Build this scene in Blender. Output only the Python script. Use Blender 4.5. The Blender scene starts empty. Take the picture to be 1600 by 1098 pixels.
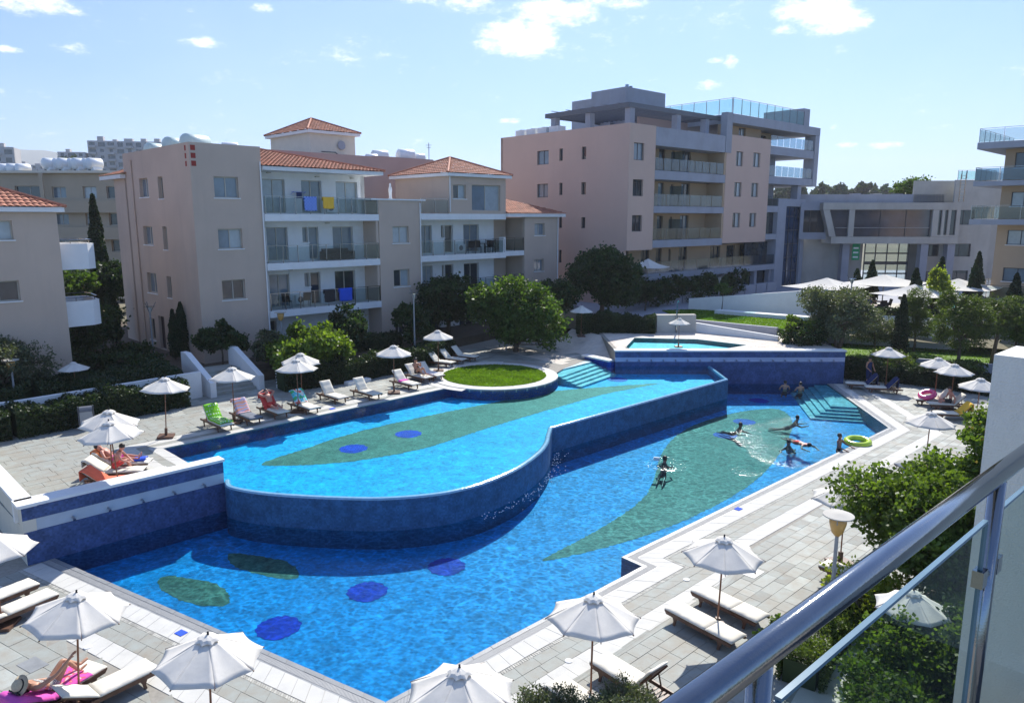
import bpy, bmesh, math, random
import numpy as np
from mathutils import Vector, Matrix
from mathutils.geometry import tessellate_polygon
random.seed(7)
S = bpy.context.scene
COL = S.collection
R = math.radians
# ------------------------------------------------------------------ camera
cam_d = bpy.data.cameras.new('camera'); cam = bpy.data.objects.new('camera', cam_d); COL.objects.link(cam)
cam.location = (0, 0, 10); cam.rotation_euler = (R(90 - 10.3), 0, 0)
cam_d.sensor_width = 36; cam_d.lens = 25.88; cam_d.clip_start = 0.05; cam_d.clip_end = 9000
S.camera = cam
# ------------------------------------------------------------------ sky, sun, exposure
SUN_AZ, SUN_EL = 15.0, 42.0            # degrees to the right of +Y, above the horizon
W_ = bpy.data.worlds.new('World'); S.world = W_; W_.use_nodes = True
nt = W_.node_tree; N = nt.nodes; L = nt.links
for n in list(N): N.remove(n)
out = N.new('ShaderNodeOutputWorld'); bg = N.new('ShaderNodeBackground'); L.new(bg.outputs[0], out.inputs[0])
sky = N.new('ShaderNodeTexSky'); sky.sky_type = 'NISHITA'; sky.sun_disc = False
sky.sun_elevation = R(SUN_EL); sky.sun_rotation = R(SUN_AZ); sky.air_density = 1.0; sky.dust_density = 0.5; sky.ozone_density = 3.0; sky.altitude = 30
bg.inputs['Strength'].default_value = 0.106
tc = N.new('ShaderNodeTexCoord')
def vm(op, a, b):
    n = N.new('ShaderNodeVectorMath'); n.operation = op
    for i, x in enumerate((a, b)):
        if isinstance(x, (tuple, list)): n.inputs[i].default_value = x
        elif x is not None: L.new(x, n.inputs[i])
    return n
def mth(op, a, b=None, c=None):
    n = N.new('ShaderNodeMath'); n.operation = op
    for i, x in enumerate((a, b, c)):
        if isinstance(x, (int, float)): n.inputs[i].default_value = x
        elif x is not None: L.new(x, n.inputs[i])
    return n.outputs[0]
nz = N.new('ShaderNodeTexNoise'); nz.inputs['Scale'].default_value = 9.0; nz.inputs['Detail'].default_value = 9; nz.inputs['Roughness'].default_value = 0.62
sc3 = vm('MULTIPLY', tc.outputs['Generated'], (1, 1, 2.2)); L.new(sc3.outputs[0], nz.inputs['Vector'])
nz2 = N.new('ShaderNodeTexNoise'); nz2.inputs['Scale'].default_value = 38.0; nz2.inputs['Detail'].default_value = 7; nz2.inputs['Roughness'].default_value = 0.7
L.new(sc3.outputs[0], nz2.inputs['Vector'])
nsum = mth('ADD', mth('MULTIPLY', nz.outputs[0], 0.6), mth('MULTIPLY', nz2.outputs[0], 0.75))
def cdir(x, y):                         # azimuth and height of a cloud, degrees
    a, e = R(x), R(y); return (math.sin(a) * math.cos(e), math.cos(a) * math.cos(e), math.sin(e))
# the clouds of the day: azimuth, elevation, width, height (degrees), density
CLOUDS = [(0.2, 12.9, 4.0, 1.99, 1.0), (2.6, 14.5, 4.99, 1.33, 0.95), (-3.0, 15.0, 3.5, 1.04, 0.8), (7.4, 14.9, 2.97, 0.67, 0.6), (21.3, 13.4, 3.82, 1.71, 1.0), (23.0, 12.7, 2.53, 0.85, 0.9), (19.3, 12.6, 1.89, 0.67, 0.85), (15.7, 10.7, 0.82, 0.67, 0.8), (14.9, 10.9, 1.06, 0.38, 0.7), (14.3, 9.3, 1.45, 0.57, 0.85), (-31.6, 12.8, 3.19, 0.95, 0.9), (-30.0, 12.8, 1.95, 0.57, 0.7), (-29.5, 10.5, 1.96, 0.52, 0.5), (-21.6, 11.6, 1.95, 0.47, 0.8), (-32.9, 10.1, 1.01, 0.33, 0.8), (-17.5, 14.0, 1.53, 0.47, 0.75), (-0.2, 7.1, 1.2, 0.29, 0.9), (23.8, 4.9, 1.01, 0.29, 0.9), (26.1, 4.8, 1.53, 0.33, 0.8), (22.8, 6.1, 0.41, 0.29, 0.9), (-6.5, 15.2, 2.48, 0.47, 0.7), (9.3, 13.4, 5.92, 1.42, 0.25), (-11.2, 11.0, 9.81, 1.19, 0.18),
          (-48, 17, 6, 2.5, .8), (42, 19, 7, 2.6, .8), (-14, 24, 7, 2, .8), (12, 27, 9, 2.8, .9), (-70, 24, 9, 4, .8), (80, 18, 9, 3, .8), (150, 25, 12, 4, .8), (-140, 20, 12, 4, .8)]
mask = None
for (ax, el, w, h, dn) in CLOUDS:
    d = Vector(cdir(ax, el)); rt = Vector((math.cos(R(ax)), -math.sin(R(ax)), 0)); up = rt.cross(d)
    if up.z < 0: up = -up
    dx = mth('MULTIPLY', vm('DOT_PRODUCT', tc.outputs['Generated'], tuple(rt)).outputs['Value'], 57.3 / w)
    dz = mth('MULTIPLY', vm('DOT_PRODUCT', tc.outputs['Generated'], tuple(up)).outputs['Value'], 57.3 / h)
    fw = mth('GREATER_THAN', vm('DOT_PRODUCT', tc.outputs['Generated'], tuple(d)).outputs['Value'], 0.5)
    r2 = mth('ADD', mth('MULTIPLY', dx, dx), mth('MULTIPLY', dz, dz))
    m = mth('MULTIPLY', mth('MULTIPLY', mth('SUBTRACT', 1.0, mth('MINIMUM', r2, 1.6)), dn), fw)
    mask = m if mask is None else mth('MAXIMUM', mask, m)
cl = mth('ADD', mth('MULTIPLY', mask, 1.15), mth('SUBTRACT', mth('MULTIPLY', nsum, 3.2), 2.28))
cr = N.new('ShaderNodeMapRange'); cr.interpolation_type = 'SMOOTHSTEP'; L.new(cl, cr.inputs['Value']); cr.inputs['From Min'].default_value = 0.15; cr.inputs['From Max'].default_value = 1.25
mk0 = mth('GREATER_THAN', mask, -0.25)
cf = mth('MULTIPLY', cr.outputs['Result'], mk0)
# thin veil of high haze
vz = N.new('ShaderNodeTexNoise'); vz.inputs['Scale'].default_value = 2.2; vz.inputs['Detail'].default_value = 4; L.new(sc3.outputs[0], vz.inputs['Vector'])
veil = N.new('ShaderNodeMapRange'); L.new(vz.outputs[0], veil.inputs['Value']); veil.inputs['From Min'].default_value = .35; veil.inputs['From Max'].default_value = .75; veil.inputs['To Min'].default_value = 0.0; veil.inputs['To Max'].default_value = .16
tint = N.new('ShaderNodeMix'); tint.data_type = 'RGBA'; tint.blend_type = 'MULTIPLY'; tint.inputs[0].default_value = 1.0
# bright air near the sun rolls off gently instead of clipping
dn_ = vm('ADD', vm('MULTIPLY', sky.outputs[0], (1 / 7.0, 1 / 13.0, 1 / 26.0)).outputs[0], (1, 1, 1)); rl = vm('DIVIDE', sky.outputs[0], dn_.outputs[0])
L.new(rl.outputs[0], tint.inputs[6]); tint.inputs[7].default_value = (.86, 1.02, 1.34, 1)
mv = N.new('ShaderNodeMix'); mv.data_type = 'RGBA'; L.new(veil.outputs['Result'], mv.inputs[0]); L.new(tint.outputs[2], mv.inputs[6]); mv.inputs[7].default_value = (6.2, 7.2, 8.4, 1)
mc = N.new('ShaderNodeMix'); mc.data_type = 'RGBA'; L.new(cf, mc.inputs[0]); L.new(mv.outputs[2], mc.inputs[6]); mc.inputs[7].default_value = (9.2, 9.3, 9.4, 1)
L.new(mc.outputs[2], bg.inputs['Color'])
sun_d = bpy.data.lights.new('sun', 'SUN'); sun = bpy.data.objects.new('sun', sun_d); COL.objects.link(sun)
sun_d.energy = 4.7; sun_d.angle = R(0.53); sun_d.color = (1, 0.955, 0.88)
sv = Vector((math.sin(R(SUN_AZ)) * math.cos(R(SUN_EL)), math.cos(R(SUN_AZ)) * math.cos(R(SUN_EL)), math.sin(R(SUN_EL))))
sun.rotation_euler = sv.to_track_quat('Z', 'Y').to_euler(); sun.location = (30, 100, 90)
S.view_settings.view_transform = 'Standard'; S.view_settings.look = 'None'; S.view_settings.gamma = 1; S.view_settings.exposure = 0.64
S.view_settings.use_curve_mapping = False
S.cycles.use_denoising = True; S.cycles.max_bounces = 8; S.cycles.transparent_max_bounces = 24
S.cycles.caustics_reflective = False; S.cycles.caustics_refractive = False; S.cycles.sample_clamp_indirect = 6

# ------------------------------------------------------------------ materials
def mat(name, col, rough=0.8, var=0.12, scale=3.0, bump=0.0, bscale=40.0, metal=0.0, spec=0.5, col2=None, stain=None, coord='Object', isl=0.0, sheen=0):
    m = bpy.data.materials.new(name); m.use_nodes = True; t = m.node_tree; n = t.nodes; l = t.links
    b = n['Principled BSDF']; b.inputs['Roughness'].default_value = rough; b.inputs['Metallic'].default_value = metal
    b.inputs['Specular IOR Level'].default_value = spec
    tcn = n.new('ShaderNodeTexCoord') if coord == 'Object' else n.new('ShaderNodeNewGeometry')
    co = tcn.outputs['Object'] if coord == 'Object' else tcn.outputs['Position']
    nz = n.new('ShaderNodeTexNoise'); nz.inputs['Scale'].default_value = scale; nz.inputs['Detail'].default_value = 6; nz.inputs['Roughness'].default_value = .6; l.new(co, nz.inputs['Vector'])
    mr = n.new('ShaderNodeMapRange'); l.new(nz.outputs[0], mr.inputs['Value']); mr.inputs['From Min'].default_value = .3; mr.inputs['From Max'].default_value = .7
    mx = n.new('ShaderNodeMix'); mx.data_type = 'RGBA'; l.new(mr.outputs['Result'], mx.inputs[0])
    c2 = col2 or tuple(min(1, c * (1 + var)) for c in col); c1 = col if col2 else tuple(c * (1 - var) for c in col)
    mx.inputs[6].default_value = (*c1, 1); mx.inputs[7].default_value = (*c2, 1); last = mx.outputs[2]
    if isl:
        g = n.new('ShaderNodeNewGeometry'); hs = n.new('ShaderNodeHueSaturation'); ml = n.new('ShaderNodeMapRange'); l.new(g.outputs['Random Per Island'], ml.inputs['Value'])
        ml.inputs['To Min'].default_value = 1 - isl; ml.inputs['To Max'].default_value = 1 + isl; l.new(ml.outputs['Result'], hs.inputs['Value']); l.new(last, hs.inputs['Color']); last = hs.outputs[0]
    if stain:
        s2 = n.new('ShaderNodeTexNoise'); s2.inputs['Scale'].default_value = stain[1]; s2.inputs['Detail'].default_value = 8; s2.inputs['Roughness'].default_value = .7
        mp = n.new('ShaderNodeMapping'); mp.inputs['Scale'].default_value = stain[3] if len(stain) > 3 else (1, 1, 1); l.new(co, mp.inputs[0]); l.new(mp.outputs[0], s2.inputs['Vector'])
        m2 = n.new('ShaderNodeMapRange'); l.new(s2.outputs[0], m2.inputs['Value']); m2.inputs['From Min'].default_value = .5; m2.inputs['From Max'].default_value = .75; m2.inputs['To Max'].default_value = stain[2]
        m3 = n.new('ShaderNodeMix'); m3.data_type = 'RGBA'; l.new(m2.outputs['Result'], m3.inputs[0]); l.new(last, m3.inputs[6]); m3.inputs[7].default_value = (*stain[0], 1); last = m3.outputs[2]
    l.new(last, b.inputs['Base Color'])
    if bump:
        bz = n.new('ShaderNodeTexNoise'); bz.inputs['Scale'].default_value = bscale; bz.inputs['Detail'].default_value = 5; l.new(co, bz.inputs['Vector'])
        bn = n.new('ShaderNodeBump'); bn.inputs['Strength'].default_value = bump; bn.inputs['Distance'].default_value = .02; l.new(bz.outputs[0], bn.inputs['Height']); l.new(bn.outputs[0], b.inputs['Normal'])
    return m
def leafmat(name, c1, c2, trans=0.45, var=.35):
    m = bpy.data.materials.new(name); m.use_nodes = True; t = m.node_tree; n = t.nodes; l = t.links
    b = n['Principled BSDF']; o = n['Material Output']; b.inputs['Roughness'].default_value = .5; b.inputs['Specular IOR Level'].default_value = .35
    g = n.new('ShaderNodeNewGeometry'); mx = n.new('ShaderNodeMix'); mx.data_type = 'RGBA'; l.new(g.outputs['Random Per Island'], mx.inputs[0]); mx.inputs[6].default_value = (*c1, 1); mx.inputs[7].default_value = (*c2, 1)
    nz = n.new('ShaderNodeTexNoise'); nz.inputs['Scale'].default_value = .9; nz.inputs['Detail'].default_value = 3; l.new(g.outputs['Position'], nz.inputs['Vector'])
    mr = n.new('ShaderNodeMapRange'); l.new(nz.outputs[0], mr.inputs['Value']); mr.inputs['From Min'].default_value = .3; mr.inputs['From Max'].default_value = .7; mr.inputs['To Min'].default_value = 1 - var; mr.inputs['To Max'].default_value = 1 + var
    hs = n.new('ShaderNodeHueSaturation'); l.new(mr.outputs['Result'], hs.inputs['Value']); l.new(mx.outputs[2], hs.inputs['Color']); l.new(hs.outputs[0], b.inputs['Base Color'])
    tr = n.new('ShaderNodeBsdfTranslucent'); gm = n.new('ShaderNodeMix'); gm.data_type = 'RGBA'; gm.blend_type = 'MULTIPLY'; gm.inputs[0].default_value = 1; l.new(hs.outputs[0], gm.inputs[6]); gm.inputs[7].default_value = (1.5, 1.6, .5, 1); l.new(gm.outputs[2], tr.inputs[0])
    ms = n.new('ShaderNodeMixShader'); ms.inputs[0].default_value = trans; l.new(b.outputs[0], ms.inputs[1]); l.new(tr.outputs[0], ms.inputs[2]); l.new(ms.outputs[0], o.inputs[0])
    return m
def glassmat(name, tintc, refl=1.0, rough=0.02, ior=1.45):
    m = bpy.data.materials.new(name); m.use_nodes = True; t = m.node_tree; n = t.nodes; l = t.links; n.remove(n['Principled BSDF']); o = n['Material Output']
    tr = n.new('ShaderNodeBsdfTransparent'); nz = n.new('ShaderNodeTexNoise'); nz.inputs['Scale'].default_value = 3; mx = n.new('ShaderNodeMix'); mx.data_type = 'RGBA'; l.new(nz.outputs[0], mx.inputs[0])
    mx.inputs[6].default_value = (*[c * .95 for c in tintc], 1); mx.inputs[7].default_value = (*tintc, 1); l.new(mx.outputs[2], tr.inputs[0])
    gl = n.new('ShaderNodeBsdfGlossy'); gl.inputs['Roughness'].default_value = rough; fr = n.new('ShaderNodeLayerWeight'); fr.inputs[0].default_value = .5
    pw = n.new('ShaderNodeMath'); pw.operation = 'POWER'; pw.inputs[1].default_value = 5; l.new(fr.outputs['Facing'], pw.inputs[0]); mu = n.new('ShaderNodeMath'); mu.operation = 'MULTIPLY_ADD'; mu.inputs[1].default_value = .8 * refl; mu.inputs[2].default_value = .04 * refl; l.new(pw.outputs[0], mu.inputs[0])
    ms = n.new('ShaderNodeMixShader'); l.new(mu.outputs[0], ms.inputs[0]); l.new(tr.outputs[0], ms.inputs[1]); l.new(gl.outputs[0], ms.inputs[2]); l.new(ms.outputs[0], o.inputs[0])
    return m
def watermat(name, tintc, bumps, sparkle, caustic=(.62, 1.0), cscale=2.6):
    """water sheet: clear tinted body with a net of caustic light put into its transparency colour, mirror by Fresnel on a rippled normal"""
    m = bpy.data.materials.new(name); m.use_nodes = True; t = m.node_tree; n = t.nodes; l = t.links; n.remove(n['Principled BSDF']); o = n['Material Output']
    g = n.new('ShaderNodeNewGeometry'); P = g.outputs['Position']
    def noise(sc, det, stretch=(1, 1, 1), src=None):
        mp = n.new('ShaderNodeMapping'); mp.inputs['Scale'].default_value = stretch; mp.inputs['Rotation'].default_value = (0, 0, R(20)); l.new(src or P, mp.inputs[0])
        a = n.new('ShaderNodeTexNoise'); a.inputs['Scale'].default_value = sc; a.inputs['Detail'].default_value = det; l.new(mp.outputs[0], a.inputs['Vector']); return a
    def mm(op, a, b=None):
        q = n.new('ShaderNodeMath'); q.operation = op
        for i, x in enumerate((a, b)):
            if isinstance(x, (int, float)): q.inputs[i].default_value = x
            elif x is not None: l.new(x, q.inputs[i])
        return q.outputs[0]
    w1 = noise(1.1, 3, (.8, 1.6, 1)); w2 = noise(4.5, 4, (.8, 1.5, 1)); w3 = noise(13, 2)
    h = mm('ADD', mm('ADD', mm('MULTIPLY', w1.outputs[0], bumps[0]), mm('MULTIPLY', w2.outputs[0], bumps[1])), mm('MULTIPLY', w3.outputs[0], bumps[2]))
    # swimmers stir the water round them
    amp = None
    for (x, y, r) in sparkle:
        d = n.new('ShaderNodeVectorMath'); d.operation = 'DISTANCE'; l.new(P, d.inputs[0]); d.inputs[1].default_value = (x, y, 0)
        q = n.new('ShaderNodeMapRange'); q.interpolation_type = 'SMOOTHSTEP'; l.new(d.outputs['Value'], q.inputs['Value']); q.inputs['From Min'].default_value = r; q.inputs['From Max'].default_value = r * .15
        amp = q.outputs['Result'] if amp is None else mm('MAXIMUM', amp, q.outputs['Result'])
    if amp is not None:
        w4 = noise(3.2, 5, (.6, 1.6, 1)); h = mm('ADD', h, mm('MULTIPLY', mm('MULTIPLY', w4.outputs[0], amp), bumps[3]))
    bn = n.new('ShaderNodeBump'); bn.inputs['Strength'].default_value = 1; bn.inputs['Distance'].default_value = .1; l.new(h, bn.inputs['Height'])
    # bright net of caustic light, put into the transparency colour
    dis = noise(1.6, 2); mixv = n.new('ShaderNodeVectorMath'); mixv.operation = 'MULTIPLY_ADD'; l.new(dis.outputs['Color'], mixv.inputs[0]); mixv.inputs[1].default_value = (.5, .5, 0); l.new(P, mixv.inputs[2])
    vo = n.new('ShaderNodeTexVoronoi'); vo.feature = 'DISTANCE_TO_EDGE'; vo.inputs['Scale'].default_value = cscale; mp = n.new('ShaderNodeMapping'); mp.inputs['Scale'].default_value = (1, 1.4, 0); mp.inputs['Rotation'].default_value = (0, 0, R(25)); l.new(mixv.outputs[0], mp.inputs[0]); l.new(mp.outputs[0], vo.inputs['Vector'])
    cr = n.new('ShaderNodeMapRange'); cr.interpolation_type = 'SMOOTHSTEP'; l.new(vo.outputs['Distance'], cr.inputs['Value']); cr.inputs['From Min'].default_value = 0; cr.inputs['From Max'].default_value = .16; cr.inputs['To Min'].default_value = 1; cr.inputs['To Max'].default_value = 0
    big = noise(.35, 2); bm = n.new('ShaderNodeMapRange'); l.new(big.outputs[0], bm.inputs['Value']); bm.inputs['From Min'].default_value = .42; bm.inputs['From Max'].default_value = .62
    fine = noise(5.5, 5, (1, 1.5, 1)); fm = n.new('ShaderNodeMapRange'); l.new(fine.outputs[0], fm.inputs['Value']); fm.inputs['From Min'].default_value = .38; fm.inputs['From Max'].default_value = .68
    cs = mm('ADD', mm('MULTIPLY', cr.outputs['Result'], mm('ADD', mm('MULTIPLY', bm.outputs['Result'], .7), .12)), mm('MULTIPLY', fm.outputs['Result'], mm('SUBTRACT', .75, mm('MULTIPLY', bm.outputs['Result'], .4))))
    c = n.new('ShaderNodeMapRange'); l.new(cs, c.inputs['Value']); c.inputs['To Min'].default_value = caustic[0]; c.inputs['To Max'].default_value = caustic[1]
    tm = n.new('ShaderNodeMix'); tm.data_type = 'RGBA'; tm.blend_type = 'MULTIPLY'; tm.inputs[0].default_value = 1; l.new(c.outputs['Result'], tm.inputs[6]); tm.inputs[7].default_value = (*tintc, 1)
    tr = n.new('ShaderNodeBsdfTransparent'); l.new(tm.outputs[2], tr.inputs[0])
    gl = n.new('ShaderNodeBsdfGlossy'); gl.inputs['Roughness'].default_value = .10; l.new(bn.outputs[0], gl.inputs['Normal'])
    fl = n.new('ShaderNodeLayerWeight'); fl.inputs[0].default_value = .5; l.new(bn.outputs[0], fl.inputs['Normal'])
    pw = n.new('ShaderNodeMath'); pw.operation = 'POWER'; pw.inputs[1].default_value = 5; l.new(fl.outputs['Facing'], pw.inputs[0]); fr = n.new('ShaderNodeMath'); fr.operation = 'MULTIPLY_ADD'; fr.inputs[1].default_value = .30; fr.inputs[2].default_value = .012; l.new(pw.outputs[0], fr.inputs[0])
    ms = n.new('ShaderNodeMixShader'); l.new(fr.outputs[0], ms.inputs[0]); l.new(tr.outputs[0], ms.inputs[1]); l.new(gl.outputs[0], ms.inputs[2]); l.new(ms.outputs[0], o.inputs[0])
    return m
def mosaic(name, col, var=.25, size=14, grout=.8):
    m = bpy.data.materials.new(name); m.use_nodes = True; t = m.node_tree; n = t.nodes; l = t.links; b = n['Principled BSDF']; b.inputs['Roughness'].default_value = .6; b.inputs['Specular IOR Level'].default_value = .3
    g = n.new('ShaderNodeNewGeometry'); mp = n.new('ShaderNodeMapping'); mp.inputs['Rotation'].default_value = (0, 0, R(-44.5)); l.new(g.outputs['Position'], mp.inputs[0])
    v = n.new('ShaderNodeTexVoronoi'); v.distance = 'CHEBYCHEV'; v.inputs['Scale'].default_value = size; v.inputs['Randomness'].default_value = 0; l.new(mp.outputs[0], v.inputs['Vector'])
    sp = n.new('ShaderNodeSeparateColor'); l.new(v.outputs['Color'], sp.inputs[0]); mr = n.new('ShaderNodeMapRange'); l.new(sp.outputs[0], mr.inputs['Value']); mr.inputs['To Min'].default_value = 1 - var; mr.inputs['To Max'].default_value = 1 + var
    nz = n.new('ShaderNodeTexNoise'); nz.inputs['Scale'].default_value = 2.4; nz.inputs['Detail'].default_value = 6; l.new(g.outputs['Position'], nz.inputs['Vector']); m2 = n.new('ShaderNodeMapRange'); l.new(nz.outputs[0], m2.inputs['Value']); m2.inputs['From Min'].default_value = .3; m2.inputs['From Max'].default_value = .7; m2.inputs['To Min'].default_value = .72; m2.inputs['To Max'].default_value = 1.22
    mu = n.new('ShaderNodeMath'); mu.operation = 'MULTIPLY'; l.new(mr.outputs['Result'], mu.inputs[0]); l.new(m2.outputs['Result'], mu.inputs[1])
    hs = n.new('ShaderNodeHueSaturation'); hs.inputs['Color'].default_value = (*col, 1); l.new(mu.outputs[0], hs.inputs['Value']); l.new(hs.outputs[0], b.inputs['Base Color'])
    return m
M = {}
M['slate'] = mat('grey green slate paving', (.30, .285, .24), .75, .24, 2.6, .3, 30, isl=.24, col2=(.345, .375, .345), stain=((.27, .215, .15), .8, .6), coord='G')
M['slate_pool'] = mat('slate overflow edge', (.26, .27, .27), .45, .15, 3, .2, 30, isl=.1, coord='G')
M['white_stone'] = mat('white limestone paving', (.56, .55, .505), .8, .09, 2.2, .1, 30, isl=.08, stain=((.42, .40, .35), 1.1, .35), coord='G')
M['joint'] = mat('sandy joint', (.30, .28, .24), .95, .15, 8, coord='G')
M['pebble'] = mat('cobble strip', (.42, .41, .36), .8, .2, 12, isl=.22, coord='G')
M['white'] = mat('white painted render', (.78, .78, .76), .85, .04, 1.5, .06, 60, stain=((.55, .53, .48), .8, .3, (1, 1, .25)), coord='G')
M['cream'] = mat('cream render', (.66, .61, .50), .85, .05, 1.2, .08, 60, coord='G')
M['peach'] = mat('peach render', (.54, .425, .335), .9, .07, .35, .1, 70, stain=((.34, .28, .24), .5, .35, (1.2, 1.2, .15)), coord='G')
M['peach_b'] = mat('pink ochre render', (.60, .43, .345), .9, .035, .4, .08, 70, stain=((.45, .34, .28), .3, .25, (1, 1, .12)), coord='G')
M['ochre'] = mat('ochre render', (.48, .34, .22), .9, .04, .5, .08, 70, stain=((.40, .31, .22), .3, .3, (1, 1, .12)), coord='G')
M['mauve'] = mat('dusty mauve render', (.40, .30, .27), .9, .05, .5, .08, 70, coord='G')
M['concrete'] = mat('board marked concrete', (.34, .355, .40), .85, .08, .8, .15, 20, stain=((.27, .26, .25), .7, .45, (1, 1, .3)), coord='G')
M['concrete_w'] = mat('warm concrete', (.47, .45, .40), .85, .09, .7, .15, 20, stain=((.33, .30, .26), .6, .5, (1, 1, .3)), coord='G')
M['tile'] = mat('terracotta roof tiles', (.42, .165, .095), .8, .28, 5, .1, 30, isl=.22, coord='G')
M['frame_c'] = mat('champagne window frame', (.46, .43, .36), .5, .05, 5, coord='G')
M['frame_d'] = mat('anthracite window frame', (.06, .065, .075), .4, .1, 5, coord='G')
M['steel'] = mat('brushed steel', (.29, .30, .31), .085, .06, 9, .04, 200, metal=1.0)
M['dsteel'] = mat('painted grey steel', (.12, .13, .15), .5, .1, 6)
M['door'] = mat('dark timber door', (.07, .05, .045), .6, .2, 6)
M['pane'] = mat('window pane with drawn blind', (.17, .22, .26), .06, .18, 1.1, spec=.9, coord='G')
M['pane_c'] = mat('window pane with pale curtain', (.36, .41, .43), .08, .12, 2.5, spec=.9, coord='G')
M['pane_d'] = mat('dark window pane', (.035, .045, .055), .05, .3, 1.0, spec=.9, coord='G')
M['pane_b2'] = mat('slate blue smoked glazing', (.05, .065, .09), .12, .35, .5, spec=.9, coord='G')
M['pane_b'] = mat('blue tinted curtain glazing', (.03, .055, .11), .05, .3, .6, spec=.9, coord='G')
M['bluish'] = glassmat('bluish balcony glass', (.66, .76, .82), 2.2, .08)
M['rail_glass'] = glassmat('clear balcony glass', (.80, .86, .86), 1.0)
M['frost'] = glassmat('blue tinted balcony glass', (.55, .68, .76), 2.4, .18)
M['green_glass'] = glassmat('green roof balustrade glass', (.74, .89, .87), .8)
M['near_glass'] = glassmat('balcony glass beside camera', (.70, .80, .75), .6, .01)
M['wood'] = mat('dark oiled teak', (.115, .055, .032), .5, .3, 8, .1, 60)
M['pole'] = mat('varnished hardwood pole', (.20, .075, .035), .4, .2, 6)
M['canvas'] = mat('off white parasol canvas', (.80, .77, .70), .95, .05, 2.5, .25, 7, stain=((.58, .54, .46), 3.0, .3))
def canvasmat():
    m = M['canvas']; t = m.node_tree; n = t.nodes; l = t.links; b = n['Principled BSDF']; tr = n.new('ShaderNodeBsdfTranslucent'); tr.inputs[0].default_value = (.78, .72, .60, 1); ms = n.new('ShaderNodeMixShader'); ms.inputs[0].default_value = .22; l.new(b.outputs[0], ms.inputs[1]); l.new(tr.outputs[0], ms.inputs[2]); l.new(ms.outputs[0], n['Material Output'].inputs[0])
canvasmat()
M['cushion'] = mat('ecru lounger mattress', (.70, .66, .56), .95, .05, 3, .15, 12)
M['cushion_g'] = mat('grey lounger mattress', (.16, .18, .22), .95, .08, 3, .15, 12)
M['skin'] = mat('sun tanned skin', (.48, .25, .155), .5, .08, 6)
M['skin_d'] = mat('dark wet skin', (.20, .10, .065), .35, .1, 6)
M['skin_r'] = mat('reddish skin', (.56, .25, .18), .5, .08, 6)
M['hair'] = mat('dark brown hair', (.02, .014, .011), .5, .3, 20)
M['straw'] = mat('straw hat', (.55, .45, .30), .9, .15, 30, .4, 90)
M['black'] = mat('black fabric', (.02, .02, .024), .8, .2, 5)
M['red'] = mat('red fabric', (.62, .06, .05), .8, .1, 5)
M['coral'] = mat('coral towel', (.80, .17, .09), .9, .08, 5, .3, 60)
M['orange'] = mat('orange towel', (.85, .26, .08), .9, .08, 5, .3, 60)
M['pinkt'] = mat('deep pink towel', (.66, .09, .42), .9, .12, 5, .3, 60)
M['blue_t'] = mat('royal blue towel', (.02, .09, .62), .9, .1, 4, .3, 60)
M['navy'] = mat('navy cloth', (.02, .035, .12), .9, .1, 4)
M['yellow'] = mat('yellow towel', (.85, .50, .05), .9, .06, 5, .3, 60)
M['soil'] = mat('garden soil', (.10, .075, .05), .95, .25, 2, .3, 20, coord='G')
M['earth'] = mat('dry ground', (.17, .15, .095), .95, .3, .05, coord='G', stain=((.05, .07, .03), .02, .8))
M['grass'] = mat('mown lawn', (.10, .19, .012), .9, .3, 1.2, .5, 60, coord='G', stain=((.16, .23, .02), .4, .5))
M['asphalt'] = mat('asphalt', (.06, .06, .06), .9, .15, 2, .2, 60, coord='G')
M['pinkpave'] = mat('buff crazy paving', (.60, .53, .45), .85, .12, 2.5, .1, 30, coord='G', isl=.12, stain=((.70, .66, .60), 1.2, .7))
M['bark'] = mat('bark', (.11, .08, .055), .9, .3, 8, .5, 20)
M['lampmetal'] = mat('galvanised lamp post', (.30, .31, .32), .5, .1, 6)
M['amber'] = mat('amber lamp bowl', (.62, .36, .11), .35, .12, 5)
M['tank'] = mat('white fibreglass tank', (.78, .80, .79), .4, .06, 2)
M['tank_g'] = mat('pale green fibreglass tank', (.52, .64, .60), .4, .08, 2)
M['rust'] = mat('weathered brown tank', (.24, .13, .10), .6, .25, 3)
M['brickred'] = mat('dark red painted recess', (.30, .035, .025), .8, .1, 5)
M['m_blue'] = mosaic('turquoise pool mosaic', (.001, .42, .80), .2, 12)
M['m_azure'] = mosaic('azure pool mosaic', (.001, .315, .76), .22, 12)
M['m_wall'] = mosaic('deep blue pool mosaic', (.008, .10, .52), .22, 14)
M['m_green'] = mosaic('sea green pool mosaic', (.13, .20, .15), .25, 14)
M['m_navy'] = mosaic('cobalt mosaic', (.001, .03, .5), .18, 14)
M['m_purple'] = mosaic('violet blue wall mosaic', (.055, .095, .22), .22, 16)
M['m_grey'] = mosaic('slate blue wall mosaic', (.035, .12, .235), .2, 16)
M['m_step'] = mosaic('pale turquoise step mosaic', (.36, .55, .60), .15, 14)
M['m_kids'] = mosaic('kids pool mosaic', (.03, .62, .72), .15, 14)
M['pipe'] = mat('steel spout', (.45, .46, .48), .3, .1, 9, metal=1.0)
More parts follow.
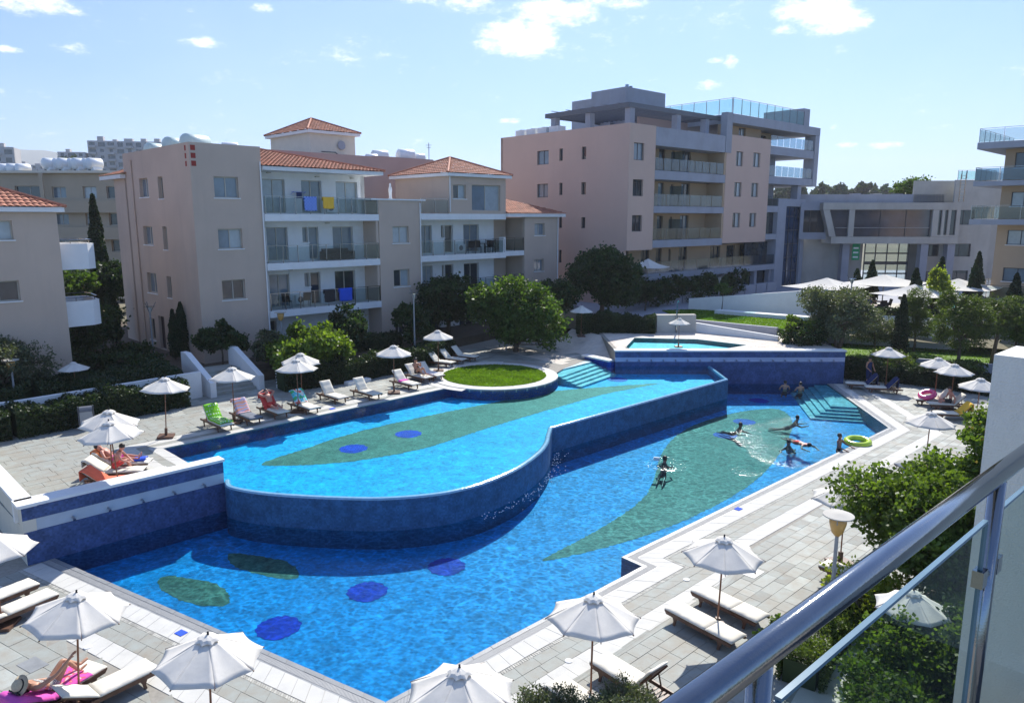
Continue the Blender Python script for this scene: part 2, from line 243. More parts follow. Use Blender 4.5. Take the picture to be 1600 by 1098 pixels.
LF = {
 'light': leafmat('light green leaves', (.08, .135, .02), (.16, .225, .035), .45),
 'lightm': leafmat('soft light green leaves', (.07, .115, .02), (.13, .19, .035), .45),
 'mid': leafmat('mid green leaves', (.042, .085, .018), (.095, .15, .03), .42),
 'dark': leafmat('dark green leaves', (.022, .044, .015), (.045, .080, .022), .32),
 'olive': leafmat('olive leaves', (.075, .095, .05), (.14, .16, .10), .3),
 'pine': leafmat('pine needles', (.045, .08, .018), (.12, .16, .035), .35),
 'cypress': leafmat('cypress foliage', (.014, .030, .011), (.03, .055, .017), .15),
 'hedge': leafmat('hedge leaves', (.020, .038, .014), (.042, .068, .022), .25),
 'far': leafmat('distant pine wood', (.03, .05, .03), (.05, .08, .04), .2),
 'yellow': leafmat('yellow green leaves', (.16, .22, .03), (.30, .33, .05), .5),
}
# ------------------------------------------------------------------ builders
class MB:
    def __init__(s): s.v = []; s.f = []; s.mi = []; s.cur = 0
    def add(s, vs, fs):
        o = len(s.v); s.v += [tuple(v) for v in vs]; s.f += [tuple(i + o for i in f) for f in fs]; s.mi += [s.cur] * len(fs); return s
    def box(s, x0, x1, y0, y1, z0, z1):
        x0, x1 = sorted((x0, x1)); y0, y1 = sorted((y0, y1)); z0, z1 = sorted((z0, z1))
        return s.add([(x0, y0, z0), (x1, y0, z0), (x1, y1, z0), (x0, y1, z0), (x0, y0, z1), (x1, y0, z1), (x1, y1, z1), (x0, y1, z1)],
                     [(0, 3, 2, 1), (4, 5, 6, 7), (0, 1, 5, 4), (1, 2, 6, 5), (2, 3, 7, 6), (3, 0, 4, 7)])
    def hexa(s, p):        # 8 corners: bottom 4 ccw, top 4
        return s.add(p, [(0, 3, 2, 1), (4, 5, 6, 7), (0, 1, 5, 4), (1, 2, 6, 5), (2, 3, 7, 6), (3, 0, 4, 7)])
    def bar(s, a, b, w, h=None, up=(0, 0, 1)):
        a, b = Vector(a), Vector(b); d = (b - a).normalized(); h = h or w
        u = Vector(up)
        if abs(d.dot(u)) > .98: u = Vector((1, 0, 0))
        r = d.cross(u).normalized() * (w / 2); t = r.cross(d).normalized() * (h / 2)
        return s.hexa([a - r - t, a + r - t, b + r - t, b - r - t, a - r + t, a + r + t, b + r + t, b - r + t])
    def tube(s, pts, r, n=8, caps=True):
        pts = [Vector(p) for p in pts]; rs = r if isinstance(r, (list, tuple)) else [r] * len(pts); o = len(s.v); vs = []; u = None
        for i, p in enumerate(pts):
            d = (pts[min(i + 1, len(pts) - 1)] - pts[max(i - 1, 0)]).normalized()
            if u is None: u = d.orthogonal().normalized()
            u = (u - d * u.dot(d)).normalized(); w = d.cross(u)
            for k in range(n):
                a = 2 * math.pi * k / n; vs.append(p + (u * math.cos(a) + w * math.sin(a)) * rs[i])
        fs = [(i * n + k, i * n + (k + 1) % n, (i + 1) * n + (k + 1) % n, (i + 1) * n + k) for i in range(len(pts) - 1) for k in range(n)]
        if caps: fs += [tuple(reversed(range(n))), tuple((len(pts) - 1) * n + k for k in range(n))]
        return s.add(vs, fs)
    def lathe(s, prof, c=(0, 0, 0), n=16):
        vs = []; c = Vector(c)
        for (r, z) in prof:
            for k in range(n):
                a = 2 * math.pi * k / n; vs.append(c + Vector((r * math.cos(a), r * math.sin(a), z)))
        fs = [(i * n + k, i * n + (k + 1) % n, (i + 1) * n + (k + 1) % n, (i + 1) * n + k) for i in range(len(prof) - 1) for k in range(n)]
        fs += [tuple(reversed(range(n))), tuple((len(prof) - 1) * n + k for k in range(n))]
        return s.add(vs, fs)
    def sph(s, c, r, n=10, m=7, sc=(1, 1, 1)):
        c = Vector(c); vs = [c + Vector((0, 0, -r * sc[2]))]
        for i in range(1, m):
            t = math.pi * i / m - math.pi / 2
            for k in range(n): a = 2 * math.pi * k / n; vs.append(c + Vector((r * math.cos(t) * math.cos(a) * sc[0], r * math.cos(t) * math.sin(a) * sc[1], r * math.sin(t) * sc[2])))
        vs.append(c + Vector((0, 0, r * sc[2]))); fs = [(0, 1 + (k + 1) % n, 1 + k) for k in range(n)]
        for i in range(m - 2): fs += [(1 + i * n + k, 1 + i * n + (k + 1) % n, 1 + (i + 1) * n + (k + 1) % n, 1 + (i + 1) * n + k) for k in range(n)]
        e = len(vs) - 1; fs += [(e, 1 + (m - 2) * n + k, 1 + (m - 2) * n + (k + 1) % n) for k in range(n)]
        return s.add(vs, fs)
    def prism(s, poly, z0, z1, holes=(), sides=True, hsides=True, top=True, bottom=False):
        loops = [[Vector((x, y, 0)) for x, y in poly]] + [[Vector((x, y, 0)) for x, y in h] for h in holes]
        flat = [p for lp in loops for p in lp]; tri = tessellate_polygon(loops); n = len(flat); vs = [(p.x, p.y, z1) for p in flat]; fs = []
        for t in tri:
            a, b, c = (flat[i] for i in t); cr = (b - a).cross(c - a).z
            if abs(cr) < 1e-9: continue
            if top: fs.append(t if cr > 0 else (t[0], t[2], t[1]))
            if bottom: fs.append(tuple(i + n for i in (t if cr < 0 else (t[0], t[2], t[1]))))
        if sides or bottom or holes:
            vs += [(p.x, p.y, z0) for p in flat]; o = 0
            for li, lp in enumerate(loops):
                if (li == 0 and sides) or (li > 0 and hsides):
                    area = sum(lp[i].x * lp[(i + 1) % len(lp)].y - lp[(i + 1) % len(lp)].x * lp[i].y for i in range(len(lp))); flip = (area < 0) != (li > 0)
                    for i in range(len(lp)):
                        j = (i + 1) % len(lp); q = (o + i + n, o + j + n, o + j, o + i); fs.append(tuple(reversed(q)) if flip else q)
                o += len(lp)
        return s.add(vs, fs)
    def build(s, name, m, parent=None, smooth=False, loc=None):
        me = bpy.data.meshes.new(name); me.from_pydata(s.v, [], s.f)
        for q in (m if isinstance(m, (list, tuple)) else [m]): me.materials.append(q)
        if isinstance(m, (list, tuple)): me.polygons.foreach_set('material_index', s.mi)
        if smooth: me.shade_smooth()
        me.update(); o = bpy.data.objects.new(name, me); COL.objects.link(o)
        if parent is not None: o.parent = parent
        if loc: o.location = loc
        return o
def tag(o, label=None, cat=None, group=None, kind=None):
    if label: o['label'] = label
    if cat: o['category'] = cat
    if group: o['group'] = group
    if kind: o['kind'] = kind
    return o
def thing(name, label, cat, loc=(0, 0, 0), rot=0, group=None):
    o = bpy.data.objects.new(name, None); COL.objects.link(o); o.location = loc; o.rotation_euler = (0, 0, R(rot)); o.empty_display_size = .3
    return tag(o, label, cat, group)
def copy_tree(o, parent=None):
    c = o.copy(); COL.objects.link(c); c.parent = parent
    for ch in list(o.children): copy_tree(ch, c)
    return c
def struct(o): o['kind'] = 'structure'; return o
def base_of(o, loc): # move origin of a one-mesh thing
    o.data.transform(Matrix.Translation(-Vector(loc))); o.location = loc; return o
def smoothed(o):
    o.data.shade_smooth(); return o
# ================================================================== GROUND AND POOLS
TH = 44.5; cu, su = math.cos(R(TH)), math.sin(R(TH))
LOW = [(-13.69, 20.55), (-2.66, 13.90), (3.79, 20.02), (3.28, 20.60), (18.22, 34.40), (19.3, 44.0)]
WL0, WL1 = (-14.15, 20.05), (-9.93, 24.2)                      # left fountain wall
INF = [(-9.93, 24.2), (-9.62, 23.60), (-8.9, 23.2), (-7.96, 22.9), (-6.9, 22.7), (-6.0, 22.58), (-5.0, 22.5), (-4.14, 22.50), (-3.1, 22.68), (-2.11, 23.03), (-1.2, 23.65), (-.45, 24.45), (.2, 25.35), (.75, 26.4), (1.2, 27.5), (1.48, 28.6), (1.6, 29.6), (1.74, 30.62), (12.13, 40.34), (12.13, 44.0)]
M1, M2 = (-13.62, 27.59), (-3.6, 37.77)
MC, MR, RR = (-1.0, 41.0), 2.95, 3.62
def arc(c, r, a0, a1, n): return [(c[0] + r * math.cos(R(a0 + (a1 - a0) * i / n)), c[1] + r * math.sin(R(a0 + (a1 - a0) * i / n))) for i in range(n + 1)]
RING = arc(MC, RR, 232, 372, 26)
MIDR = [(3.05, 43.0), (5.0, 46.1), (6.3, 44.9), (6.3, 44.0)]
MID = [(-10.75, 24.75), M1] + RING[:0] + [M2] + RING + MIDR + [(12.13, 44.0)] + INF[::-1][1:]
# ---- mosaics lie on the pool floors
LEAF_MID = [(-9.73, 27.3), (-8.63, 29.14), (-7.18, 31.33), (-4.79, 33.74), (-3.15, 35.15), (-1.15, 36.8), (1.54, 39.0), (3.02, 39.81), (5.5, 40.65), (8.37, 41.41), (7.24, 40.45), (4.98, 38.75), (2.95, 36.67), (1.23, 34.85), (-0.59, 32.87), (-1.9, 31.3), (-3.62, 29.3), (-5.67, 27.9), (-6.97, 27.4), (-8.42, 27.15)]
LEAF_LOW = [(15.0, 40.4), (15.2, 39.4), (14.75, 37.4), (13.34, 34.32), (11.34, 30.8), (9.31, 27.98), (6.93, 25.51), (4.62, 23.6), (2.6, 22.4), (0.95, 21.67), (2.19, 23.12), (3.75, 24.98), (5.16, 27.12), (5.98, 29.38), (6.8, 32.2), (8.09, 35.1), (9.95, 37.6), (12.42, 39.6), (14.2, 40.4)]
GREEN1 = [(-10.58, 20.46), (-10.3, 20.68), (-9.77, 20.55), (-8.82, 20.22), (-8.2, 19.66), (-7.97, 19.0), (-8.58, 18.95), (-9.53, 19.32), (-10.25, 19.9)]
GREEN2 = [(-9.15, 22.21), (-8.2, 22.03), (-7.19, 21.67), (-6.54, 21.03), (-6.47, 20.5), (-7.16, 20.58), (-7.93, 20.9), (-8.75, 21.41)]
def fine(poly, k=4):      # round a mosaic outline (Catmull-Rom)
    o = []; n = len(poly)
    for i in range(n):
        p0, p1, p2, p3 = (Vector((*poly[(i + j) % n], 0)) for j in (-1, 0, 1, 2))
        for t in range(k):
            t /= k; q = .5 * ((2 * p1) + (p2 - p0) * t + (2 * p0 - 5 * p1 + 4 * p2 - p3) * t * t + (-p0 + 3 * p1 - 3 * p2 + p3) * t ** 3); o.append((q.x, q.y))
    return o
ZLF, ZMF, ZM = -0.65, 0.6, 1.1
LOWP = LOW + [(12.2, 44.0), (12.0, 40.6), (1.9, 31.0), (-1.5, 26.0), (-9.0, 23.6), (-9.93, 24.2)]
ftop = MB().prism(LOWP, ZLF - .3, ZLF, sides=False); struct(ftop.build('lower_pool_floor', M['m_azure']))
w = MB()
for i in range(len(LOW)):
    a, b = LOW[i], LOW[(i + 1) % len(LOW)]
    if i in (4, 5): continue
    w.add([(*a, ZLF - .2), (*b, ZLF - .2), (*b, -.03), (*a, -.03)], [(0, 1, 2, 3)])
w.add([(18.22, 34.4, ZLF - .2), (19.3, 44, ZLF - .2), (19.3, 44, -.03), (18.22, 34.4, -.03)], [(0, 1, 2, 3)])
struct(w.build('lower_pool_wall', M['m_wall']))
struct(MB().prism(MID, ZMF - .1, ZMF, sides=False).build('middle_pool_floor', M['m_blue']))
def decal(nm, poly, z, m):
    g = random.Random(len(poly)); n = len(poly); q = []
    for i in range(n):      # outline jittered in shape to imitate edges broken by refraction in the ripples
        a, b = Vector(poly[i]), Vector(poly[(i + 1) % n]); k = max(1, int((b - a).length / .09)); d = (b - a).normalized() if (b - a).length > 0 else Vector((1, 0))
        for j in range(k): p = a.lerp(b, j / k) + Vector((-d.y, d.x)) * g.uniform(-.035, .035); q.append(tuple(p))
    poly = q
    struct(MB().prism(poly, z, z, sides=False).build(nm, m))
decal('leaf_mosaic', fine(LEAF_MID), ZMF + .005, M['m_green']); decal('leaf_mosaic', fine(LEAF_LOW), ZLF + .005, M['m_green'])
decal('leaf_mosaic', fine(GREEN1), ZLF + .005, M['m_green']); decal('leaf_mosaic', fine(GREEN2), ZLF + .005, M['m_green'])
for (x, y, z) in [(-6.17, 17.83, ZLF), (-4.19, 19.73, ZLF), (-2.03, 21.28, ZLF), (10.6, 35.28, ZLF), (12.32, 37.73, ZLF), (14.6, 42.3, ZLF), (-6.56, 29.23, ZMF), (-4.58, 31.33, ZMF), (6.23, 42.43, ZMF)]:
    decal('round_mosaic', arc((x, y), .58, 0, 360 - 360 / 40, 39), z + .01, M['m_navy'])
# ---- side walls of the middle pool (inner faces) and the overflow wall
w = MB(); P_ = [(-10.75, 24.75), M1, M2] + RING + MIDR
for a, b in zip(P_[:-1], P_[1:]): w.add([(*b, ZMF - .1), (*a, ZMF - .1), (*a, 1.09), (*b, 1.09)], [(0, 1, 2, 3)])
struct(w.build('middle_pool_wall', M['m_wall']))
def offset(path, d):
    o = []
    for i, p in enumerate(path):
        a = Vector(path[max(i - 1, 0)]); b = Vector(path[min(i + 1, len(path) - 1)]); q = Vector(p)
        d1 = (q - a).normalized() if i > 0 else (b - q).normalized(); d2 = (b - q).normalized() if i < len(path) - 1 else d1
        n = Vector((d1.y + d2.y, -(d1.x + d2.x)));
        if n.length < 1e-6: n = Vector((d1.y, -d1.x))
        n.normalize(); k = 1 / max(.5, n.dot(Vector((d1.y, -d1.x)))); o.append(tuple(q + n * d * k))
    return o
def fineline(path, k):
    o = []; n = len(path)
    for i in range(n - 1):
        p0, p1, p2, p3 = (Vector(path[min(max(i + j, 0), n - 1)]) for j in (-1, 0, 1, 2))
        for t in range(k):
            t /= k; q = .5 * ((2 * p1) + (p2 - p0) * t + (2 * p0 - 5 * p1 + 4 * p2 - p3) * t * t + (-p0 + 3 * p1 - 3 * p2 + p3) * t ** 3); o.append(tuple(q))
    return o + [tuple(path[-1])]
curve = fineline(INF[:17], 4) + INF[17:]
inn = offset(curve, -.22)
wall = thing('overflow_wall', 'curved dark blue mosaic overflow wall between the middle and the lower pool', 'pool wall', (*INF[0], 0))
ox, oy = INF[0]
def strip_wall(mb, A, B, z0, z1, zb):     # outer path A, inner path B, rounded lip
    n = len(A); vs = []; fs = []
    prof = lambda a, b: [(*a, z0), (*a, z1 - .1), (*(Vector(a) * .85 + Vector(b) * .15), z1 - .02), (*(Vector(a) * .5 + Vector(b) * .5), z1), (*(Vector(a) * .15 + Vector(b) * .85), z1 - .03), (*b, z1 - .12), (*b, zb)]
    for a, b in zip(A, B): vs += [(p[0] - ox, p[1] - oy, p[2]) for p in prof(a, b)]
    m = 7
    for i in range(n - 1):
        for k in range(m - 1): fs.append((i * m + k, (i + 1) * m + k, (i + 1) * m + k + 1, i * m + k + 1))
    return mb.add(vs, fs)
o_ = strip_wall(MB(), curve, inn, ZLF - .2, ZM + .005, ZMF - .1).build('wall_face', M['m_grey'], wall)
lip = MB(); A2 = [tuple(Vector(a) * .9 + Vector(b) * .1) for a, b in zip(curve, inn)]
n_ = len(curve); vs = []; fs = []
for a, b in zip(curve, inn):
    for k, (t, z) in enumerate(((.02, ZM - .06), (.15, ZM - .0), (.5, ZM + .02), (.85, ZM - .012), (1.0, ZM - .1))):
        q = Vector(a) * (1 - t) + Vector(b) * t; vs.append((q.x - ox, q.y - oy, z))
for i in range(n_ - 1):
    for k in range(4): fs.append((i * 5 + k, (i + 1) * 5 + k, (i + 1) * 5 + k + 1, i * 5 + k + 1))
M['lip'] = mat('wet pale blue lip of the overflow', (.22, .45, .60), .12, .15, 5, .25, 14, spec=1.0, coord='G')
lip.add(vs, fs).build('overflow_lip', M['lip'], wall)
# ---- water
SW = [(13.0, 32.6, 3.6), (14.8, 34.6, 2.8), (12.2, 30.3, 2.4), (6.35, 29.3, 1.2), (9.6, 28.4, .9)]
M['water_low'] = watermat('lower pool water', (.55, .93, .98), (.07, .045, .010, 3.2), SW, (.60, 1.0), 2.4)
M['water_mid'] = watermat('middle pool water', (.60, .97, 1.0), (.05, .028, .007, 0), [], (.80, 1.0), 3.0)
struct(MB().prism(LOWP, 0, -.015, sides=False).build('lower_pool_water', M['water_low']))
struct(MB().prism([(-10.75, 24.75), M1, M2] + RING + MIDR + [(12.13, 43.98)] + offset(curve, -.12)[::-1][1:], 0, ZM, sides=False).build('middle_pool_water', M['water_mid']))
KP = [(7.0, 45.1), (13.4, 45.1), (15.0, 46.3), (12.4, 48.6), (8.3, 49.2)]
struct(MB().prism(KP, 1.72, 1.72, sides=False).build('upper_pool_floor', M['m_kids']))
M['water_kids'] = watermat('upper pool water', (.80, .98, .98), (.05, .03, .01, 0), [], (.8, 1.0), 3)
struct(MB().prism(KP, 1.97, 1.97, sides=False).build('upper_pool_water', M['water_kids']))
w = MB()
for a, b in zip(KP, KP[1:] + KP[:1]): w.add([(*a, 1.5), (*b, 1.5), (*b, 2.0), (*a, 2.0)], [(0, 1, 2, 3)])
struct(w.build('upper_pool_wall', M['m_kids']))
# ---- steps under water
def steps(name, base, dirs, n, z0, dz, m):       # nested convex polygons
    for k in range(n): struct(MB().prism(base(k), ZLF - .2, z0 - dz * k).build(name, m))
V2 = lambda x, y: Vector((x, y))
ud, vd = V2(cu, su), V2(-su, cu)
# steps in the far corner of the lower pool
for k in range(5):
    q = .35 * k
    struct(MB().prism([(18.5 - q, 44.0), (17.35 - q, 38.9 - q * .55), (18.68, 38.6 - q * .9), (19.3, 44.0)], ZLF - .2, -.09 - .115 * k).build('pool_step', M['m_step']))
# steps from the round lawn into the middle pool
for k in range(6):
    o = k * .36; a = V2(2.55, 42.3) + V2(.72, -.70) * o; b = V2(5.0, 46.0) + V2(.72, -.70) * o
    b = V2(b.x + (0), b.y)
    if k == 0: a = V2(2.3, 43.0)
    struct(MB().prism([tuple(V2(1.6, 42.0)), (a.x, a.y - .9), (b.x, b.y - .8 - .1 * k), (4.9, 46.0), (2.6, 43.4)], ZMF - .1, ZM + .03 - .085 * k).build('pool_step', M['m_step']))
# ---- terraces (each a solid block of ground with a vertical face)
HOLE_LOW = LOW
L0 = [(-14.15, 20.05), (-30, 35.5), (-60, 35), (-60, -25), (60, -25), (70, 40), (24.5, 45.6), (20.3, 44.25), (19.3, 44.1)]
struct(MB().prism([(-60, -25), (60, -25), (70, 46), (20.3, 46), (20.3, 44.3), (19.29, 44.0)] + [(18.22, 34.40), (3.28, 20.60), (3.79, 20.02), (-2.66, 13.90), (-13.69, 20.55), (-14.15, 20.2), (-60, 66)], -2.4, -.012).build('lower_terrace', M['joint']))
T1 = [(-14.3, 20.2), (-10.25, 24.25), (-10.75, 24.75), M1, M2] + RING + MIDR[:3] + [(6.32, 45.6), (6.0, 52), (-10, 62), (-60, 66)]
struct(MB().prism(T1, -2.4, 1.138).build('middle_terrace', M['joint']))
K1 = [(6.33, 44.25), (20.3, 44.25), (20.3, 50.0), (13.4, 57.0), (6.0, 57.0)]
struct(MB().prism(K1, -2.4, 1.988, holes=[KP]).build('upper_terrace', M['joint']))
struct(MB().add([(2.6, 50.6, 1.142), (6.33, 46.0, 1.142), (6.33, 50.2, 1.985), (4.4, 53.4, 1.985)], [(0, 1, 2, 3)]).build('ramp', M['pinkpave']))
# ---- ground behind, gently rising, and far hills
g = MB(); gx = [-1500, -400, -200, -100, -60, -40, -20, 0, 20, 40, 60, 100, 200, 400, 1500]; gy = [46, 56, 66, 80, 100, 140, 200, 300, 500, 800, 1300, 2500]
def gz(x, y):
    b = 2.2 + max(0, y - 90) * .012
    return min(b, 9.6 if y > 600 else 20) if y < 1200 else 8.5
vs = [(x, y, gz(x, y) if y > 62 else (1.0 if y < 50 else 1.6)) for y in gy for x in gx]; nx = len(gx)
fs = [(j * nx + i, j * nx + i + 1, (j + 1) * nx + i + 1, (j + 1) * nx + i) for j in range(len(gy) - 1) for i in range(nx - 1)]
# the pool terraces stand in front of this sheet: start it behind them
g.add([(x, y + (20 if abs(x) < 25 and y < 50 else 0), z) for x, y, z in vs], fs)
struct(g.build('ground', M['earth']))
struct(MB().prism([(-70, 36), (-24.5, 32.0), (-15.6, 37.8), (-14.2, 39.2), (-9.6, 43.6), (-5.2, 48.4), (3, 60), (6, 63), (6, 90), (-70, 90)], -2.4, 1.75).build('garden_terrace', M['soil']))
struct(MB().prism([(6, 57.2), (13.2, 57.2), (24.5, 55.0), (24.5, 62), (60, 62), (90, 130), (-20, 130), (6, 63)], -2.4, 2.42).build('paved_terrace', M['concrete']))
struct(MB().prism([(20.32, 46.0), (22, 50.5), (24.4, 61.9), (80, 61.9), (80, 46.02)], -2.4, .45).build('garden_terrace', M['soil']))
# ------------------------------------------------------------------ LAWNS
def lawn(name, poly, z, step=.55, h=.05, n=9000):
    struct(MB().prism(poly, z - .1, z).build(name, M['grass']))
    rs = np.random.RandomState(len(name) + n); P = np.array(poly); mn, mx = P.min(0), P.max(0); pts = rs.rand(n * 3, 2) * (mx - mn) + mn
    ins = np.zeros(len(pts), bool); j = len(P) - 1
    for i in range(len(P)):
        c = ((P[i, 1] > pts[:, 1]) != (P[j, 1] > pts[:, 1])); x = (P[j, 0] - P[i, 0]) * (pts[:, 1] - P[i, 1]) / (P[j, 1] - P[i, 1] + 1e-12) + P[i, 0]
        ins ^= c & (pts[:, 0] < x); j = i
    pts = pts[ins][:n]; k = len(pts); a = rs.rand(k) * 6.28; w = .03 + .03 * rs.rand(k); hh = h * (.6 + .8 * rs.rand(k)); ln = (rs.rand(k, 2) - .5) * h
    v = np.zeros((k, 3, 3)); v[:, 0] = np.c_[pts[:, 0] - w * np.cos(a), pts[:, 1] - w * np.sin(a), np.full(k, z)]; v[:, 1] = np.c_[pts[:, 0] + w * np.cos(a), pts[:, 1] + w * np.sin(a), np.full(k, z)]
    v[:, 2] = np.c_[pts + ln, z + hh]
    me = bpy.data.meshes.new('grass'); me.from_pydata(v.reshape(-1, 3).tolist(), [], np.arange(k * 3).reshape(-1, 3).tolist()); me.materials.append(LF['grass'])
    o = bpy.data.objects.new('grass', me); COL.objects.link(o); tag(o, None, None, None, 'stuff'); o['label'] = 'short blades of mown grass standing on a sunlit lawn'; o['category'] = 'grass'
LF['grass'] = leafmat('grass blades', (.10, .19, .012), (.17, .27, .03), .4, .25)
# round lawn with its white ring
struct(MB().prism(arc(MC, RR + .0, 0, 350, 35), 1.0, 1.19, holes=[arc(MC, MR, 0, 350, 35)], hsides=True).build('round_lawn_kerb', M['white_stone']))
lawn('round_lawn', arc(MC, MR - .005, 0, 350, 35), 1.2, n=14000, h=.05)
lawn('lawn', [(12.9, 55.2), (18.3, 50.4), (20.4, 49.6), (24.3, 53.2), (23.2, 56.4), (16.2, 61.4), (12.4, 60.5)], 2.46, n=16000, h=.05)
lawn('lawn', [(22.6, 50.2), (29.6, 45.6), (46, 44.5), (48, 60), (27, 61), (24.5, 56)], .62, n=16000, h=.06)
# ------------------------------------------------------------------ PAVING, slab by slab
def clip_rows(poly, ang, v0, rowh, lens, gap=.012, holes=(), seed=1, drop=None):
    """rows of slabs inside polygon (minus holes), returned as corner quads"""
    rg = random.Random(seed); c, s = math.cos(R(ang)), math.sin(R(ang)); rot = lambda p: (p[0] * c + p[1] * s, -p[0] * s + p[1] * c); un = lambda u, v: (u * c - v * s, u * s + v * c)
    loops = [[rot(p) for p in poly]] + [[rot(p) for p in h] for h in holes]; vmin = min(p[1] for p in loops[0]); vmax = max(p[1] for p in loops[0])
    def cross(v):
        xs = []
        for lp in loops:
            for i in range(len(lp)):
                a, b = lp[i], lp[(i + 1) % len(lp)]
                if (a[1] > v) != (b[1] > v): xs.append(a[0] + (v - a[1]) * (b[0] - a[0]) / (b[1] - a[1]))
        return sorted(xs)
    out = []; v = v0 + math.floor((vmin - v0) / rowh) * rowh
    while v < vmax:
        rh = rowh; a, b = max(v + gap / 2, vmin + .002), min(v + rh - gap / 2, vmax - .002)
        if b - a > .04:
            A, B, Cc = cross(a), cross(b), cross((a + b) / 2)
            if len(A) != len(Cc) or len(B) != len(Cc): A = B = Cc
            for i in range(0, len(Cc) - 1, 2):
                la, ra, lb, rb = A[i], A[i + 1], B[i], B[i + 1]; u = min(la, lb) - rg.random() * lens[1]
                while u < max(ra, rb):
                    ln = rg.uniform(*lens); q = [(max(u + gap / 2, la), a), (min(u + ln - gap / 2, ra), a), (min(u + ln - gap / 2, rb), b), (max(u + gap / 2, lb), b)]
                    if q[1][0] - q[0][0] > .02 or q[2][0] - q[3][0] > .02:
                        q[1] = (max(q[1][0], q[0][0]), a); q[2] = (max(q[2][0], q[3][0]), b); out.append([un(*p) for p in q])
                    u += ln
        v += rh
    return out
def slab_mesh(q, z, t=.012, jit=0.0, origin=(0, 0)):
    z1 = z + jit; x0, y0 = origin
    return [(p[0] - x0, p[1] - y0, z - t) for p in q] + [(p[0] - x0, p[1] - y0, z1) for p in q]
SF = [(4, 5, 6, 7), (0, 1, 5, 4), (1, 2, 6, 5), (2, 3, 7, 6), (3, 0, 4, 7)]
def lay(quads, z, m, name, parent_name, limit=0, key=None, seed=3):
    """the first `limit` quads become objects of their own, the rest one 'stuff' mesh, all under a paving object"""
    rg = random.Random(seed); root = struct(MB().build(parent_name, m)); quads = sorted(quads, key=key or (lambda q: q[0][0] ** 2 + q[0][1] ** 2))
    rest = MB()
    for i, q in enumerate(quads):
        j = rg.uniform(-.003, .003)
        if i < limit: MB().add(slab_mesh(q, z, .012, j), SF).build(name, m, root)
        else: rest.add(slab_mesh(q, z, .012, j), SF)
    if rest.v: o = rest.build(name + '_rows', m, root); o['kind'] = 'stuff'
    return root
def view_key(q):    # how large a slab shows: nearest to the pool-side front
    x, y = sum(p[0] for p in q) / 4, sum(p[1] for p in q) / 4
    d = math.hypot(x, y); az = math.degrees(math.atan2(x, y)); return d if (-37 < az < 36 and y > 11.2) else d + 500
# bands that follow the pool edge: (offset from, offset to, material, slab length)
def band(path, d0, d1, ln, gap=.01):
    A, B = offset(path, d0), offset(path, d1); out = []
    for i in range(len(path) - 1):
        a0, a1, b0, b1 = Vector(A[i]), Vector(A[i + 1]), Vector(B[i]), Vector(B[i + 1]); n = max(1, round(((a1 - a0).length + (b1 - b0).length) / 2 / ln)); g = gap / max((a1 - a0).length, .1)
        for k in range(n):
            t0, t1 = k / n + g / 2, (k + 1) / n - g / 2; out.append([tuple(a0.lerp(a1, t0)), tuple(a0.lerp(a1, t1)), tuple(b0.lerp(b1, t1)), tuple(b0.lerp(b1, t0))])
    for q in out:
        ar = sum(q[i][0] * q[(i + 1) % 4][1] - q[(i + 1) % 4][0] * q[i][1] for i in range(4))
        if ar < 0: q.reverse()
    return out
EDGE = [(-13.69, 20.55), (-2.66, 13.90), (3.79, 20.02), (3.28, 20.60), (18.22, 34.40), (19.3, 44.0)]
lay(band(EDGE, 0, .13, .6), .0, M['slate_pool'], 'edge_stone', 'pool_edge', 60, view_key)
lay(band(EDGE, .33, .37, 1.2), .0, M['slate_pool'], 'edge_strip', 'pool_edge', 0, view_key)
lay(band(EDGE, .37, .88, .42), .0, M['white_stone'], 'paving_slab', 'white_paving_band', 110, view_key)
lay(band(EDGE, .90, 1.0, .07, .015), .0, M['pebble'], 'cobble', 'cobble_strip', 0, view_key)
lay(band(EDGE, 1.01, 1.33, .62) + band(EDGE, 1.34, 1.66, .55), .0, M['slate'], 'paving_slab', 'slate_paving_band', 130, view_key)
lay(band(EDGE, 1.67, 2.2, .5), .0, M['white_stone'], 'paving_slab', 'white_paving_band', 100, view_key)
# overflow grating: lower channel with cross bars
struct(MB().add([(*p, -.008) for p in []], []).build('grating_channel', M['black'])) if False else None
ch = MB()
for q in band(EDGE, .13, .33, 1.0, 0): ch.add([(p[0], p[1], -.006) for p in q], [(0, 1, 2, 3)])
gr = struct(ch.build('overflow_channel', M['dsteel']))
gb = MB()
M['grate'] = mat('pale plastic grating bars', (.42, .42, .40), .6, .1, 5, coord='G')
for q in band(EDGE, .145, .315, .036, .018): gb.add(slab_mesh(q, -.001, .005), SF)
o = gb.build('grating_bar', M['grate'], gr); o['kind'] = 'stuff'
OUT = offset(EDGE, 2.21)
# field of slate beyond the bands: left of the pool, and right of it
LFIELD = [(-14.3, 20.2), (-60, 64), (-60, 11), (-4, 6), (-2.55, 11.2)] 
LF_poly = [(-18.5, 22.4), (-30, 33), (-36, 12), (-9, 6.0), (-2.4, 6.0), tuple(OUT[1])]
LF_poly = [tuple(OUT[0]), (-15.0, 20.9), (-24, 29.6), (-30, 20), (-22, 8), (-2.6, 6), tuple(OUT[1])]
lay(clip_rows(LF_poly, -31.1, .1, .46, (.5, 1.0), seed=5), .0, M['slate'], 'paving_slab', 'slate_paving', 170, view_key)
RF_poly = [tuple(OUT[1]), (-2.6, 6), (30, 6), (34, 45.9), (20.4, 45.9), (20.4, 44.3), tuple(OUT[5]), tuple(OUT[4]), tuple(OUT[3]), tuple(OUT[2])]
BEDS = [(6.3, 12.2), (24, 12.2)]
lay(clip_rows(RF_poly, 43.5, .2, .36, (.35, .85), seed=9), .0, M['slate'], 'paving_slab', 'slate_paving', 280, view_key)
